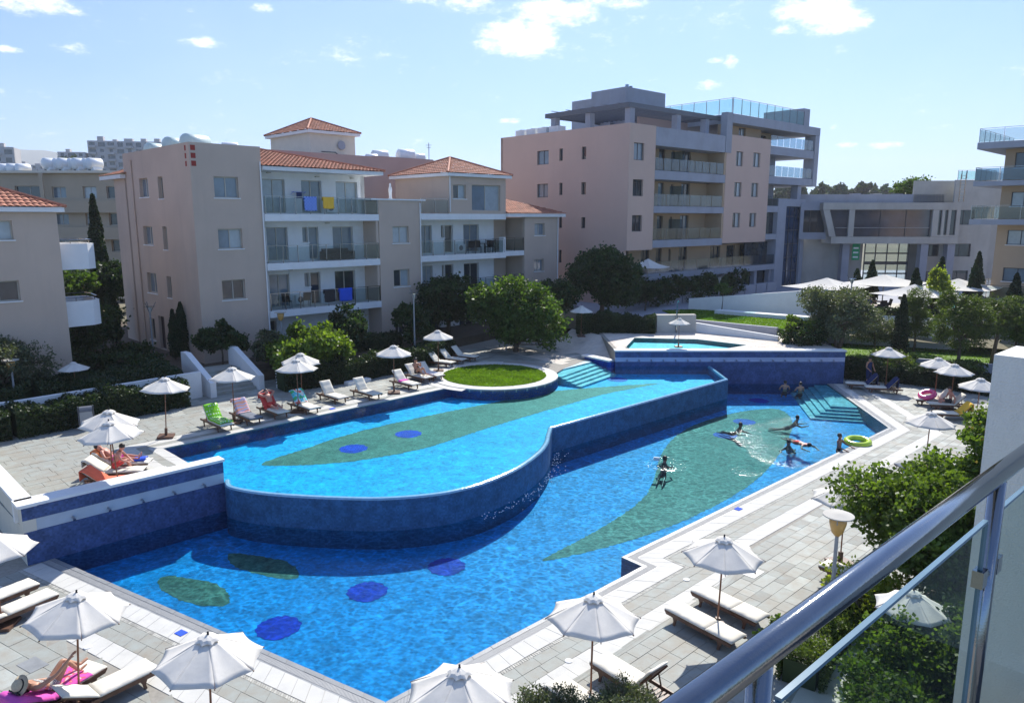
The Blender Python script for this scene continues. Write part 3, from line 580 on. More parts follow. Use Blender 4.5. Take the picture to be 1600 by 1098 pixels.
# middle terrace: kerb and bands along the long left edge
ME = [(-10.2, 24.2), M1, M2]
lay(band(ME, -.0, -.42, .5), 1.15, M['white_stone'], 'coping_stone', 'pool_coping', 90)
lay(band(ME, -.43, -.75, .5), 1.15, M['slate'], 'paving_slab', 'slate_paving_band', 60)
lay(band(ME, -.76, -1.3, .5), 1.15, M['white_stone'], 'paving_slab', 'white_paving_band', 60)
MO = offset(ME, -1.31)
MF = [(-14.35, 20.25), (-10.9, 23.6), tuple(MO[0]), tuple(MO[1]), tuple(MO[2]), (-4.9, 40.6), (-4.2, 43.2), (-2.2, 45.1), (.6, 45.4), (3.0, 44.2), (4.9, 47.3), (2.5, 50.5), (-3.5, 50), (-16, 38.5), (-25, 30.5)]
lay(clip_rows(MF, 45, .1, .5, (.5, 1.1), seed=12), 1.15, M['slate'], 'paving_slab', 'slate_paving', 200)
RO = arc(MC, RR + .02, 60, 372, 40)
lay([[RO[i], (RO[i][0] + (RO[i][0] - MC[0]) * .14, RO[i][1] + (RO[i][1] - MC[1]) * .14), (RO[i + 1][0] + (RO[i + 1][0] - MC[0]) * .14, RO[i + 1][1] + (RO[i + 1][1] - MC[1]) * .14), RO[i + 1]] for i in range(3, 24)], 1.16, M['white_stone'], 'coping_stone', 'round_coping', 30)
KF = [(6.5, 44.7), (20.2, 44.7), (20.2, 50), (13.2, 56.9), (6.3, 56.9)]
lay(clip_rows(KF, 20, .1, .42, (.4, .8), holes=[offset(KP + KP[:1], .5)[:-1]], seed=3), 2.0, M['pinkpave'], 'paving_slab', 'buff_paving', 60)
lay(band(KP + KP[:1], .0, .48, .6), 2.0, M['white_stone'], 'coping_stone', 'pool_coping', 40)
lay(clip_rows([(3.0, 44.3), (5.05, 47.5), (6.2, 46.1), (6.2, 56), (-1.9, 50.4), (1.8, 45.7)], 45, .1, .5, (.5, 1.0), seed=2), 1.152, M['pinkpave'], 'paving_slab', 'buff_paving', 30)
# small blue depth tiles and white floor lights set in the bands
for (x, y, a) in [(-8.1, 16.5, -31), (1.42, 17.05, 43), (7.9, 24.3, 43), (-8.45, 33.6, 45)]:
    z = 1.17 if y > 30 else .016
    o = MB().box(-.13, .13, -.1, .1, -.01, 0).build('depth_tile', M['blue_t']); o.location = (x, y, z); o.rotation_euler = (0, 0, R(a)); M_ = 'small blue depth tile in the white band '
    tag(o, M_ + {-8.1: 'at the left pool edge', 1.42: 'nearest the camera at right', 7.9: 'halfway along the right pool edge', -8.45: 'beside the upper left sun loungers'}[x], 'marker tile')
for (x, y, lb) in [(-10.05, 15.9, 'between the left parasol and the pool'), (-7.3, 14.4, 'between the two front left parasols'), (1.3, 15.35, 'left of the nearest right hand lounger pair'), (4.9, 19.2, 'beside the notch of the pool edge')]:
    o = MB().lathe([(.09, 0), (.09, .012), (.07, .018), (.0, .018)], n=14).build('floor_light', M['white']); o.location = (x, y, .002); tag(o, 'round white skimmer cover in the paving ' + lb, 'skimmer cover')
# ------------------------------------------------------------------ FOUNTAIN WALLS
def lbox(mb, x0, x1, y0, y1, z0, z1): return mb.box(x0, x1, y0, y1, z0, z1)
fw = thing('fountain_wall', 'violet mosaic fountain wall with five steel spouts at the left end of the pools', 'fountain wall', (*WL0, 0), TH)
Lw = 5.92
MB().box(0, Lw, 0, .36, ZLF - .2, 1.00).build('lower_mosaic', M['m_purple'], fw)
MB().box(0, Lw, .02, .36, 1.002, 1.36).build('pale_band', mat('pale grey blue stone band', (.46, .52, .58), .5, .08, 1.5, coord='G'), fw)
MB().box(0, Lw, 0, .36, 1.362, 1.76).build('upper_mosaic', M['m_purple'], fw)
MB().box(-.1, Lw + .05, -.04, .46, 1.762, 1.85).build('coping', M['white'], fw)
MB().box(-.1, Lw * .72, .462, .66, 1.2, 1.84).build('bench_back', M['white'], fw)
for k in range(5):
    sp = MB().tube([(1.28 + k * .98, .05, 1.13), (1.28 + k * .98, -.13, 1.12), (1.28 + k * .98, -.17, 1.09)], [.035, .035, .045], 8).build('spout', M['pipe'], fw)
bw = thing('fountain_wall', 'long blue mosaic fountain wall with many small spouts across the far end of the pools', 'fountain wall', (6.3, 44.05, 0), 0)
MB().box(0, 14.0, 0, .3, ZLF - .2, 1.35).build('lower_mosaic', M['m_purple'], bw)
MB().box(0, 14.0, .015, .3, 1.352, 1.62).build('pale_band', mat('pale violet stone band', (.40, .43, .58), .5, .08, 1.5, coord='G'), bw)
MB().box(0, 14.0, 0, .3, 1.622, 1.98).build('upper_mosaic', M['m_purple'], bw)
MB().box(-.05, 14.05, -.04, .62, 1.982, 2.06).build('coping', M['white'], bw)
for k in range(18): MB().tube([(.7 + k * .74, .05, 1.46), (.7 + k * .74, -.13, 1.45), (.7 + k * .74, -.16, 1.42)], [.03, .03, .04], 6).build('spout', M['pipe'], bw)
pw = thing('parapet_wall', 'low wall with white coping stepping down from the far fountain wall to the bathing steps', 'wall', (6.3, 44.5, 0), 127)
MB().box(0, 2.4, -.02, .28, .4, 1.3).build('mosaic_face', M['m_wall'], pw); MB().box(-.05, 2.45, -.05, .5, 1.302, 1.4).build('coping', M['white'], pw)
# cream wall that turns away from the left fountain wall
cw = thing('boundary_wall', 'cream rendered wall with white coping running left from the near fountain wall', 'wall', (-14.15, 20.05, 0), 135)
MB().box(0, 14, -.34, .0, -.1, 1.75).build('render', M['cream'], cw); MB().box(-.05, 14, -.40, .05, 1.752, 1.84).build('coping', M['white'], cw)
vf = thing('mosaic_pier', 'narrow violet mosaic pier standing at the far left edge of the middle terrace', 'pier', (-20.9, 26.6, 1.15), 44.5)
MB().box(-3.0, 0, 0, .35, 0, 1.7).build('mosaic_face', M['m_purple'], vf); MB().box(-3.05, .05, -.04, .4, 1.702, 1.78).build('coping', M['white'], vf)
# triangular grey seat slab behind the wall
tb = MB().prism([(-14.1, 20.7), (-12.9, 21.9), (-14.6, 22.4)], 1.15, 1.22).build('paving_wedge', M['slate']); struct(tb)

# drops thrown up where the overflow falls into the lower pool
rg = random.Random(31); sp_ = MB()
for k in range(170):
    t = rg.random(); i = int(10 + 7 * t); a = Vector(INF[i]).lerp(Vector(INF[min(i + 1, len(INF) - 1)]), rg.random()); q = a + Vector((.12 + abs(rg.gauss(0, .22)), -.1 - abs(rg.gauss(0, .15)))); r = rg.uniform(.008, .028); z = abs(rg.gauss(0, .06)) + .01
    sp_.add([(q.x - r, q.y, z), (q.x + r, q.y, z), (q.x, q.y - r, z), (q.x, q.y + r, z), (q.x, q.y, z + r), (q.x, q.y, z - r)], [(0, 2, 4), (2, 1, 4), (1, 3, 4), (3, 0, 4), (2, 0, 5), (1, 2, 5), (3, 1, 5), (0, 3, 5)])
M['foam'] = mat('white water drops', (.85, .88, .9), .1, .05, 9, spec=1)
o = sp_.build('water_drops', M['foam']); tag(o, 'white splashes and drops at the foot of the curved overflow wall', 'splash', None, 'stuff')
# small inspection covers and a few fallen leaves on the decks
for (x, y, z, a, lb) in [(6.9, 19.6, 0, 43, 'rectangular grey inspection cover right of the nearest open parasol'), (-10.9, 15.2, 0, -31, 'rectangular grey inspection cover near the tilted parasol on the left deck'), (-9.3, 33.9, 1.15, 45, 'rectangular grey inspection cover on the terrace by the empty loungers')]:
    c = MB().box(-.3, .3, -.2, .2, 0, .006).build('inspection_cover', M['slate_pool']); c.location = (x, y, z + .004); c.rotation_euler = (0, 0, R(a)); tag(c, lb, 'inspection cover')
# ================================================================== BUILDINGS
class Face:
    """a wall plane of a building: u along it, o outward, z up, in the building's own axes"""
    def __init__(s, root, kind, off=0.0, flip=1): s.root, s.kind, s.off, s.flip = root, kind, off, flip
    def p(s, u, o, z):
        o = o - s.off
        return (u, -o, z) if s.kind == 'front' else ((-o, u, z) if s.kind == 'left' else (s.flip + o, u, z))
    def box(s, mb, u0, u1, o0, o1, z0, z1):
        a, b = s.p(u0, o0, z0), s.p(u1, o1, z1); return mb.box(a[0], b[0], a[1], b[1], a[2], b[2])
    def wall(s, name, m, u0, u1, z0, z1, holes=(), t=.3, o=0.0):
        us = sorted({u0, u1} | {c for h in holes for c in h[:2] if u0 < c < u1}); zs = sorted({z0, z1} | {c for h in holes for c in h[2:4] if z0 < c < z1}); mb = MB()
        for j in range(len(zs) - 1):
            run = None
            for i in range(len(us) - 1):
                um, zm = (us[i] + us[i + 1]) / 2, (zs[j] + zs[j + 1]) / 2
                inh = any(h[0] < um < h[1] and h[2] < zm < h[3] for h in holes)
                if not inh: run = [us[i] if run is None else run[0], us[i + 1]]
                if (inh or i == len(us) - 2) and run: s.box(mb, run[0], run[1], o - t, o, zs[j], zs[j + 1]); run = None
        return mb.build(name, m, s.root)
    def window(s, u0, u1, z0, z1, fr='frame_c', pane='pane', panes=2, rec=.17, sill=True, o=0.0, fw=.055, name='window', lab=None, handle=False):
        mb = MB(); a, b = o - rec - .05, o - rec
        s.box(mb, u0, u1, a, b, z1 - fw, z1); s.box(mb, u0, u1, a, b, z0, z0 + fw); s.box(mb, u0, u0 + fw, a, b, z0 + fw, z1 - fw); s.box(mb, u1 - fw, u1, a, b, z0 + fw, z1 - fw)
        for k in range(1, panes):
            u = u0 + (u1 - u0) * k / panes; s.box(mb, u - fw * .5, u + fw * .5, a, b + .004, z0 + fw, z1 - fw)
        w = mb.build(name, M[fr], s.root)
        if lab: w['label'] = lab
        ps = pane if isinstance(pane, (list, tuple)) else [pane] * panes
        for k in range(panes):
            p0, p1 = u0 + (u1 - u0) * k / panes + fw * .55, u0 + (u1 - u0) * (k + 1) / panes - fw * .55
            pb = MB(); s.box(pb, p0, p1, a - .0, a + .018, z0 + fw * .8, z1 - fw * .8); pb.build('pane', M[ps[k % len(ps)]], w)
        if sill: sb = MB(); s.box(sb, u0 - .08, u1 + .08, o - rec - .02, o + .05, z0 - .06, z0 - .002); sb.build('sill', M['white'], w)
        return w
    def rail(s, u0, u1, z, o, h=1.05, n=6, glass='rail_glass', post='steel', ends=(True, True), depth=1.4, toprail=True, name='railing'):
        mb = MB()
        if toprail: s.box(mb, u0, u1, o - .04, o, z + h - .03, z + h)
        r = mb.build(name, M[post], s.root) if mb.v else None
        if r is None: r = MB(); s.box(r, u0, u1, o - .03, o - .01, z - .02, z + .03); r = r.build(name, M[post], s.root)
        for k in range(n + 1):
            u = u0 + (u1 - u0) * k / n; u = min(max(u, u0 + .03), u1 - .03)
            if toprail: pb = MB(); s.box(pb, u - .02, u + .02, o - .045, o + .002, z, z + h - .03); pb.build('post', M[post], r)
            if k < n:
                gb = MB(); s.box(gb, u0 + (u1 - u0) * k / n + .05, u0 + (u1 - u0) * (k + 1) / n - .05, o - .028, o - .016, z + .06, z + h - (.1 if toprail else 0)); gb.build('glass_panel', M[glass], r)
        for e, (on, uu) in enumerate(zip(ends, (u0, u1))):
            if on:
                a = uu + (.02 if e == 0 else -.034); gb = MB(); s.box(gb, a, a + .012, o - depth, o - .06, z + .06, z + h - .1); gb.build('glass_panel', M[glass], r)
                if toprail: tb = MB(); s.box(tb, a - .014, a + .026, o - depth, o - .045, z + h - .03, z + h - .001); tb.build('handrail', M[post], r)
        return r
def bx(root, name, m, *a, parent=None): return MB().box(*a).build(name, M[m] if isinstance(m, str) else m, parent or root)
def tiled(root, name, corners, pitch=.26, amp=.045, m='tile'):
    """roof slope of barrel tiles: eave a->b, top d<-c ; ribs run from eave to top, one part"""
    a, b, c, d = (Vector(x) for x in corners); e = (b - a); L_ = e.length; e.normalize(); nrm = (b - a).cross(d - a); nrm.normalize()
    if nrm.z < 0: nrm = -nrm
    inv = nrm.cross(e); 
    if inv.dot((d + c) / 2 - (a + b) / 2) < 0: inv = -inv
    H_ = max((d - a).dot(inv), (c - a).dot(inv)); da, ca = (d - a).dot(e), (c - a).dot(e); hd, hc = (d - a).dot(inv), (c - a).dot(inv)
    mb = MB(); n = max(2, int(L_ / pitch)); nr = max(2, int(H_ / .38)); per = 6
    def lim(h):     # left and right end of the slope at height h
        l = da * h / hd if hd > 1e-6 else 0; r = L_ + (ca - L_) * h / hc if hc > 1e-6 else L_; return l, r
    for r_ in range(nr):
        h0, h1 = H_ * r_ / nr, H_ * (r_ + 1) / nr + .03
        l0, r0 = lim(h0); l1, r1 = lim(min(H_, h1))
        cols = []
        for k in range(n * per + 1):
            u = L_ * k / (n * per); ph = (k % per) / per; z = amp * abs(math.sin(math.pi * ph)) ; cols.append((u, z))
        vs = []; fs = []
        for (u, z) in cols:
            for (h, l, rr, lift) in ((h0, l0, r0, .035), (h1, l1, r1, 0.0)):
                uu = min(max(u, l), rr); vs.append(a + e * uu + inv * h + nrm * (z * (1 if l < u < rr else 0) + lift))
        for k in range(len(cols) - 1):
            if max(abs((vs[2 * k] - vs[2 * k + 2]).length), (vs[2 * k + 1] - vs[2 * k + 3]).length) > 1e-4: fs.append((2 * k, 2 * k + 2, 2 * k + 3, 2 * k + 1))
        # every tile its own island so that its colour can differ
        for k in range(0, len(cols) - 1, per):
            sub = list(range(2 * k, 2 * (k + per) + 2)); sv_ = [vs[i] for i in sub if i < len(vs)]
            sf = [(2 * j, 2 * j + 2, 2 * j + 3, 2 * j + 1) for j in range((len(sv_) // 2) - 1) if (sv_[2 * j] - sv_[2 * j + 2]).length + (sv_[2 * j + 1] - sv_[2 * j + 3]).length > 1e-4]
            if sf: mb.add(sv_, sf)
    o = mb.build(name, M[m], root); o['kind'] = 'stuff'; return o
def hip(root, x0, x1, y0, y1, z, rise, ridge=None, eave=.35):
    """hip roof over a rectangle with fascia and ridge caps"""
    x0 -= eave; x1 += eave; y0 -= eave; y1 += eave; w, d = x1 - x0, y1 - y0
    r = thing_part(root, 'roof'); bx(root, 'fascia', 'white', x0 + .06, x1 - .06, y0 + .06, y1 - .06, z - .22, z, parent=r)
    if ridge == 'point': p = q = ((x0 + x1) / 2, (y0 + y1) / 2)
    elif w >= d: p, q = (x0 + d / 2, (y0 + y1) / 2), (x1 - d / 2, (y0 + y1) / 2)
    else: p, q = ((x0 + x1) / 2, y0 + w / 2), ((x0 + x1) / 2, y1 - w / 2)
    P, Q = (*p, z + rise), (*q, z + rise); c = [(x0, y0, z), (x1, y0, z), (x1, y1, z), (x0, y1, z)]
    if w >= d: sl = [(c[0], c[1], Q, P), (c[1], c[2], Q, Q), (c[2], c[3], P, Q), (c[3], c[0], P, P)]
    else: sl = [(c[0], c[1], P, P), (c[1], c[2], Q, P), (c[2], c[3], Q, Q), (c[3], c[0], P, Q)]
    for s_ in sl: tiled(r, 'roof_slope', s_)
    cap = MB()
    ends = [(c[0], P), (c[1], Q if w >= d else P), (c[2], Q), (c[3], P if w >= d else Q)]
    for a, b in ends + ([(P, Q)] if p != q else []): cap.tube([Vector(a) + Vector((0, 0, .05)), Vector(b) + Vector((0, 0, .06))], .085, 6)
    cap.build('ridge_cap', M['tile'], r)
    return r
def thing_part(root, name): return MB().build(name, M['white'], root)
# ------------------------------------------------------------------ A: the peach apartment house with white balconies
A = thing('apartment_house', 'peach and white apartment house with glass balconies and red tiled roofs beyond the hedge', 'apartment building', (-17.6, 41.4, 0), 44.5)
FA, LA = Face(A, 'front'), Face(A, 'left')
w1 = [(1.25, 2.66, 11.1, 12.27), (1.29, 2.70, 8.23, 9.36), (1.31, 2.68, 5.30, 6.45)]
tower_top = 14.05
FA.wall('tower_front', M['peach'], 0, 4.1, 1.2, tower_top, w1)
hl = [(6.7, 8.22, 11.24, 12.38), (4.24, 5.03, 11.1, 12.38), (6.62, 8.23, 8.32, 9.47), (4.23, 4.91, 8.1, 9.47), (6.64, 8.27, 5.28, 6.56), (4.19, 4.91, 5.2, 6.5), (5.9, 6.9, 1.8, 3.9), (7.6, 8.6, 2.2, 3.6)]
LA.wall('tower_side', M['peach'], .3, 10.6, 1.2, tower_top, [h for h in hl])
LA.wall('rear_wing_side', M['peach'], 10.6, 13.1, 1.2, 12.5, [])
bx(A, 'tower_core', 'peach', .3, 3.8, .3, 10.3, 1.2, 13.6); bx(A, 'tower_flank', 'peach', 3.8, 4.1, .3, 10.6, 1.2, tower_top); bx(A, 'tower_back', 'peach', 0, 4.1, 10.6, 10.9, 1.2, tower_top)
for i, h in enumerate(w1): FA.window(*h, pane=['pane', ['pane', 'pane_c'], 'pane_d'][i])
for i, h in enumerate(hl):
    if i in (0, 2, 4): LA.window(h[0], h[1], h[2], h[3], pane='pane')
    elif i in (1, 3, 5): LA.window(h[0] + .05, h[1] - .05, h[2], h[3], panes=1, pane='pane_d')
    elif i == 6: LA.window(*h, panes=1, fr='door', pane='door', name='door', sill=False)
    else: LA.window(*h, pane='pane_d')
for k in range(3):
    z = 12.78 + k * .42
    b = MB(); FA.box(b, .08, .34, -.01, .006, z, z + .28); b.build('red_recess', M['brickred'], A)
    b = MB(); LA.box(b, .42, .62, -.01, .006, z, z + .28); b.build('red_recess', M['brickred'], A)
tiled(A, 'roof_slope', [(-.35, 10.4, 12.75), (-.35, 15, 12.75), (2.2, 13, 13.6), (2.2, 10.5, 13.6)]); bx(A, 'fascia', 'white', -.33, -.02, 10.62, 15, 12.5, 12.74)
# garden-side wing: floors 7.27, 4.4, 10.2
REC = -1.6
holesW = lambda L_: L_
recA = [(4.85, 6.38, 10.29, 12.33), (7.50, 8.94, 10.29, 12.33), (10.0, 11.65, 10.29, 12.33), (4.98, 6.40, 7.36, 9.40), (7.42, 7.82, 8.43, 9.40), (7.86, 8.58, 7.36, 9.40), (9.62, 11.19, 7.36, 9.40), (4.99, 6.35, 4.43, 6.48), (7.41, 7.8, 5.57, 6.48), (7.84, 8.57, 4.43, 6.48), (9.65, 11.23, 4.43, 6.48), (4.5, 5.3, 1.6, 3.6), (9.0, 10.0, 1.6, 3.6), (10.9, 11.3, 2.1, 3.4)]
FA.wall('recessed_facade', M['white'], 4.1, 12.2, 1.2, 12.85, recA, o=REC)
for i, h in enumerate(recA):
    d = h[3] - h[2] > 1.4
    FA.window(*h, panes=1 if (h[1] - h[0] < 1) else 2, o=REC, sill=not d, pane=['pane_c', 'pane', 'pane_c', 'pane', 'pane', 'pane', 'pane', 'pane', 'pane', 'pane_d', 'pane_d', 'pane_d', 'door', 'pane_d'][i], name='balcony_door' if d else 'window')
for z in (9.79, 6.86, 4.0):
    b = MB(); FA.box(b, 4.12, 12.2, REC - .1, .02, z, z + .42); b.build('balcony_slab', M['white'], A)
FA.rail(4.2, 12.15, 10.21, .0, n=8, ends=(False, False)); FA.rail(4.2, 12.15, 7.28, .0, n=8, ends=(False, False)); FA.rail(4.2, 12.15, 4.42, .0, n=8, ends=(False, False))
bx(A, 'party_wall', 'peach', 12.0, 12.18, -.0 + .05, 1.6, 4.42, 9.78); bx(A, 'wing_core', 'white', 4.15, 12.2, 1.95, 12.5, 1.2, 12.6)
bx(A, 'wing_end', 'white', 11.9, 12.2, 1.6, 12.5, 10.21, 12.85)
# main tiled roof over the garden wing
r = thing_part(A, 'roof'); bx(A, 'fascia', 'white', 4.12, 12.5, -.25, 12.6, 12.74, 12.96, parent=r)
tiled(r, 'roof_slope', [(4.12, -.35, 12.97), (12.6, -.35, 12.97), (6.9, 6.2, 14.45), (4.12, 6.2, 14.45)])
tiled(r, 'roof_slope', [(12.6, -.35, 12.97), (12.6, 12.6, 12.97), (6.9, 6.3, 14.45), (6.9, 6.2, 14.45)])
tiled(r, 'roof_slope', [(12.6, 12.6, 12.97), (4.12, 12.6, 12.97), (4.12, 6.3, 14.45), (6.9, 6.3, 14.45)])
MB().tube([(4.12, 6.2, 14.5), (6.9, 6.2, 14.5)], .09, 6).tube([(6.9, 6.2, 14.5), (12.6, -.35, 13.03)], .09, 6).build('ridge_cap', M['tile'], r)
# stair tower between the wings
w2 = [(13.29, 14.65, 8.27, 9.41), (13.29, 14.62, 5.29, 6.47), (13.3, 14.1, 1.9, 3.4)]
FA.wall('stair_front', M['peach'], 12.2, 15.68, 1.2, 11.14, w2); bx(A, 'stair_core', 'peach', 12.21, 15.66, .3, 10, 1.2, 11.1); bx(A, 'stair_cap', 'white', 11.6, 16.1, -.1, 3.6, 11.142, 11.24)
for i, h in enumerate(w2): FA.window(*h, pane=['pane_c', ['pane_d', 'pane_c'], 'pane_d'][i])
# second wing
recB = [(16.95, 17.94, 7.40, 9.44), (18.81, 19.10, 8.51, 9.44), (19.14, 19.97, 7.40, 9.44), (21.01, 22.62, 7.40, 9.48), (17.0, 17.96, 4.45, 6.48), (18.84, 19.10, 5.59, 6.48), (19.14, 19.97, 4.45, 6.5), (21.02, 22.59, 4.45, 6.5), (17.2, 18.6, 1.6, 3.6), (20.5, 22, 1.6, 3.6)]
FA.wall('recessed_facade', M['white'], 15.7, 24.2, 1.2, 9.84, recB, o=REC)
for i, h in enumerate(recB):
    d = h[3] - h[2] > 1.4; FA.window(*h, panes=1 if (h[1] - h[0] < .9) else 2, o=REC, sill=not d, pane=['pane', 'pane_d', 'pane_d', 'pane', 'pane_c', 'pane_d', 'pane_d', 'pane_d', 'pane_d', 'pane_d'][i], name='balcony_door' if d else 'window')
for z, u1 in ((9.85, 24.0), (6.9, 24.0), (4.02, 24.0)):
    b = MB(); FA.box(b, 15.7, u1, REC - .1, .02, z, z + .42); b.build('balcony_slab', M['white'], A)
FA.rail(15.75, 23.9, 7.32, .0, n=8, ends=(False, True)); FA.rail(15.75, 23.9, 4.44, .0, n=8, ends=(False, True)); FA.rail(15.75, 18.25, 10.28, .0, n=2, ends=(False, False))
bx(A, 'balcony_pier', 'white', 23.75, 23.98, -.0, .5, 6.9, 8.5); bx(A, 'wing_core', 'white', 15.7, 24.0, 1.95, 12, 1.2, 9.8)
tw = [(18.69, 19.93, 11.35, 12.35), (20.5, 23.42, 10.5, 12.4)]
FA.wall('top_storey_front', M['peach'], 18.3, 24.0, 10.27, 12.95, tw)
FA.window(*tw[0], pane=['pane_d', 'pane_c']); FA.window(*tw[1], pane=['pane', 'pane_c'], sill=False, name='balcony_door')
LB = Face(A, 'left', off=-18.3); 
bx(A, 'top_storey_side', 'peach', 18.3, 18.6, .3, 6.5, 10.27, 12.95); bx(A, 'top_storey_side', 'peach', 23.7, 24.0, .3, 6.5, 10.27, 12.95); bx(A, 'top_storey_back', 'peach', 18.6, 23.7, 6.2, 6.5, 10.27, 12.95)
hip(A, 18.3, 24.0, 0, 6.5, 13.15, 1.35, ridge='point', eave=.4)
# last bay with lower roof
we = [(27.25, 28.45, 8.56, 9.54), (27.2, 28.35, 5.65, 6.64)]
FA.wall('end_bay_front', M['peach'], 26.1, 30.1, 1.2, 10.05, we); FA.window(*we[0], pane=['pane_c', 'pane']); FA.window(*we[1], pane='pane')
bx(A, 'end_bay_core', 'peach', 26.4, 30.1, .3, 9, 1.2, 10.0); bx(A, 'end_bay_recess', 'peach', 24.0, 26.1, 2.2, 8, 1.2, 10.0)
for z in (7.02, 4.1): bx(A, 'balcony_slab', 'white', 23.98, 26.1, .05, 2.2, z, z + .38)
FA.rail(24.0, 26.08, 7.4, -.08, n=2, ends=(False, False)); FA.rail(24.0, 26.08, 4.5, -.08, n=2, ends=(False, False))
FA.window(24.4, 25.3, 7.45, 9.4, o=-2.08, panes=1, pane='door', name='balcony_door', sill=False); FA.window(24.4, 25.3, 4.5, 6.4, o=-2.08, panes=1, pane='door', name='balcony_door', sill=False)
r = thing_part(A, 'roof'); bx(A, 'fascia', 'white', 24.0, 30.7, -.3, 9.3, 10.05, 10.3, parent=r)
tiled(r, 'roof_slope', [(24.0, -.4, 10.32), (30.8, -.4, 10.32), (27.0, 4.4, 11.7), (24.0, 4.4, 11.7)]); tiled(r, 'roof_slope', [(30.8, -.4, 10.32), (30.8, 9.3, 10.32), (27, 4.5, 11.7), (27, 4.4, 11.7)])
# things on and around its balconies
def at(root, x, y, z):
    a = root.rotation_euler.z; return (root.location.x + x * math.cos(a) - y * math.sin(a), root.location.y + x * math.sin(a) + y * math.cos(a), z)
def cloth(name, m, label, cat, w, h, root, u, z, o=.03, seed=1, folds=3, group=None):
    rg = random.Random(seed); mb = MB(); n, k = 10, 8; vs = []
    for j in range(k + 1):
        for i in range(n + 1):
            x = w * i / n; zz = -h * j / k; d = .015 * math.sin(i * folds * .63 + seed) * (j / k) ; sag = -.03 * math.sin(math.pi * i / n) * (1 if j else .4)
            vs.append((x + .01 * math.sin(j), -o - d - .01, zz + sag))
    mb.add(vs, [(j * (n + 1) + i, j * (n + 1) + i + 1, (j + 1) * (n + 1) + i + 1, (j + 1) * (n + 1) + i) for j in range(k) for i in range(n)])
    vs = [(x, y + .09 + 2 * o, zz * .35) for x, y, zz in vs]
    mb.add(vs, [(j * (n + 1) + i, (j + 1) * (n + 1) + i, (j + 1) * (n + 1) + i + 1, j * (n + 1) + i + 1) for j in range(k) for i in range(n)])
    ob = mb.build(name, M[m] if isinstance(m, str) else m); ob.location = at(root, u, 0, z); ob.rotation_euler = root.rotation_euler
    sm = ob.modifiers.new('thick', 'SOLIDIFY'); sm.thickness = .012; ob.data.shade_smooth()
    return tag(ob, label, cat, group)
chk = bpy.data.materials.new('blue checked towel'); chk.use_nodes = True; _t = chk.node_tree; _c = _t.nodes.new('ShaderNodeTexChecker'); _c.inputs['Scale'].default_value = 10; _c.inputs[1].default_value = (.02, .10, .55, 1); _c.inputs[2].default_value = (.35, .5, .85, 1)
_q = _t.nodes.new('ShaderNodeTexCoord'); _t.links.new(_q.outputs['Object'], _c.inputs['Vector']); _t.links.new(_c.outputs[0], _t.nodes['Principled BSDF'].inputs['Base Color']); _t.nodes['Principled BSDF'].inputs['Roughness'].default_value = .9
cloth('towel', chk, 'blue checked towel hung over the top left balcony rail', 'towel', .85, .86, A, 6.75, 11.28, seed=2)
cloth('towel', 'yellow', 'orange yellow towel hung over the top left balcony rail', 'towel', .78, .72, A, 8.05, 11.28, seed=5)
cloth('towel', 'black', 'black towel hung over the rail of the lowest long balcony', 'towel', .78, .8, A, 7.85, 5.48, seed=3)
cloth('towel', 'blue_t', 'plain blue towel hung over the rail of the lowest long balcony', 'towel', .95, .82, A, 8.95, 5.48, seed=4)
t = thing('sofa', 'low black wicker sofa on the middle balcony behind the glass', 'sofa', at(A, 8.6, .6, 7.28), 44.5)
MB().box(0, 1.9, 0, .75, .05, .35).build('seat', M['black'], t); MB().box(0, 1.9, .6, .78, .352, .72).build('backrest', M['black'], t); MB().box(-.14, -.002, 0, .78, .05, .55).build('armrest', M['black'], t); MB().box(1.902, 2.04, 0, .78, .05, .55).build('armrest', M['black'], t)
t = thing('drying_rack', 'folding clothes rack with blue washing on the wall of the top left balcony', 'clothes rack', at(A, 6.7, 1.5, 11.45), 44.5)
mb = MB()
for k in range(4): mb.tube([(0, -.1 * k - .05, .12), (.85, -.1 * k - .05, .12)], .008, 5)
mb.tube([(.0, 0, 0), (.0, -.4, .15)], .01, 5).tube([(.85, 0, 0), (.85, -.4, .15)], .01, 5); mb.build('rack_frame', M['blue_t'], t); MB().box(.25, .6, -.3, -.25, -.25, .1).build('washing', M['navy'], t)
def chair(name, loc, rz, label, m='dsteel', group=None, sc=1.0):
    t = thing(name, label, 'chair', loc, rz, group)
    MB().box(-.24, .24, -.22, .24, .42, .46).build('seat', M[m], t); b = MB().hexa([(-.24, .22, .46), (.24, .22, .46), (.24, .25, .46), (-.24, .25, .46), (-.24, .34, .95), (.24, .34, .95), (.24, .37, .95), (-.24, .37, .95)]); b.build('backrest', M[m], t)
    for sx in (-.22, .22):
        for sy in (-.2, .22): MB().bar((sx, sy, 0), (sx, sy, .42), .035).build('leg', M['dsteel'], t)
    return t
for k, (u, v, lb) in enumerate([(20.9, .7, 'left'), (21.9, .9, 'second'), (22.7, .55, 'third'), (23.3, .9, 'right')]):
    chair('patio_chair', at(A, u, v, 7.32), [200, 170, 230, 150][k], ['dark patio chair furthest left on the middle balcony of the right wing', 'dark patio chair left of the table on the middle balcony of the right wing', 'dark patio chair right of the table on the middle balcony of the right wing', 'dark patio chair by the white pier on the middle balcony of the right wing'][k], 'black')
t = thing('balcony_table', 'small round dark table between the patio chairs on the right wing balcony', 'table', at(A, 22.3, .6, 7.32)); MB().lathe([(.4, .7), (.4, .73)], n=18).build('table_top', M['black'], t); MB().tube([(0, 0, 0), (0, 0, .7)], .04, 8).build('leg', M['black'], t)
for k, (u, c) in enumerate([(5.6, 'left end'), (6.9, 'middle')]): chair('patio_chair', at(A, u, .6, 4.42), 180 + 30 * k, 'dark patio chair at the %s of the lowest long balcony' % c, 'black')
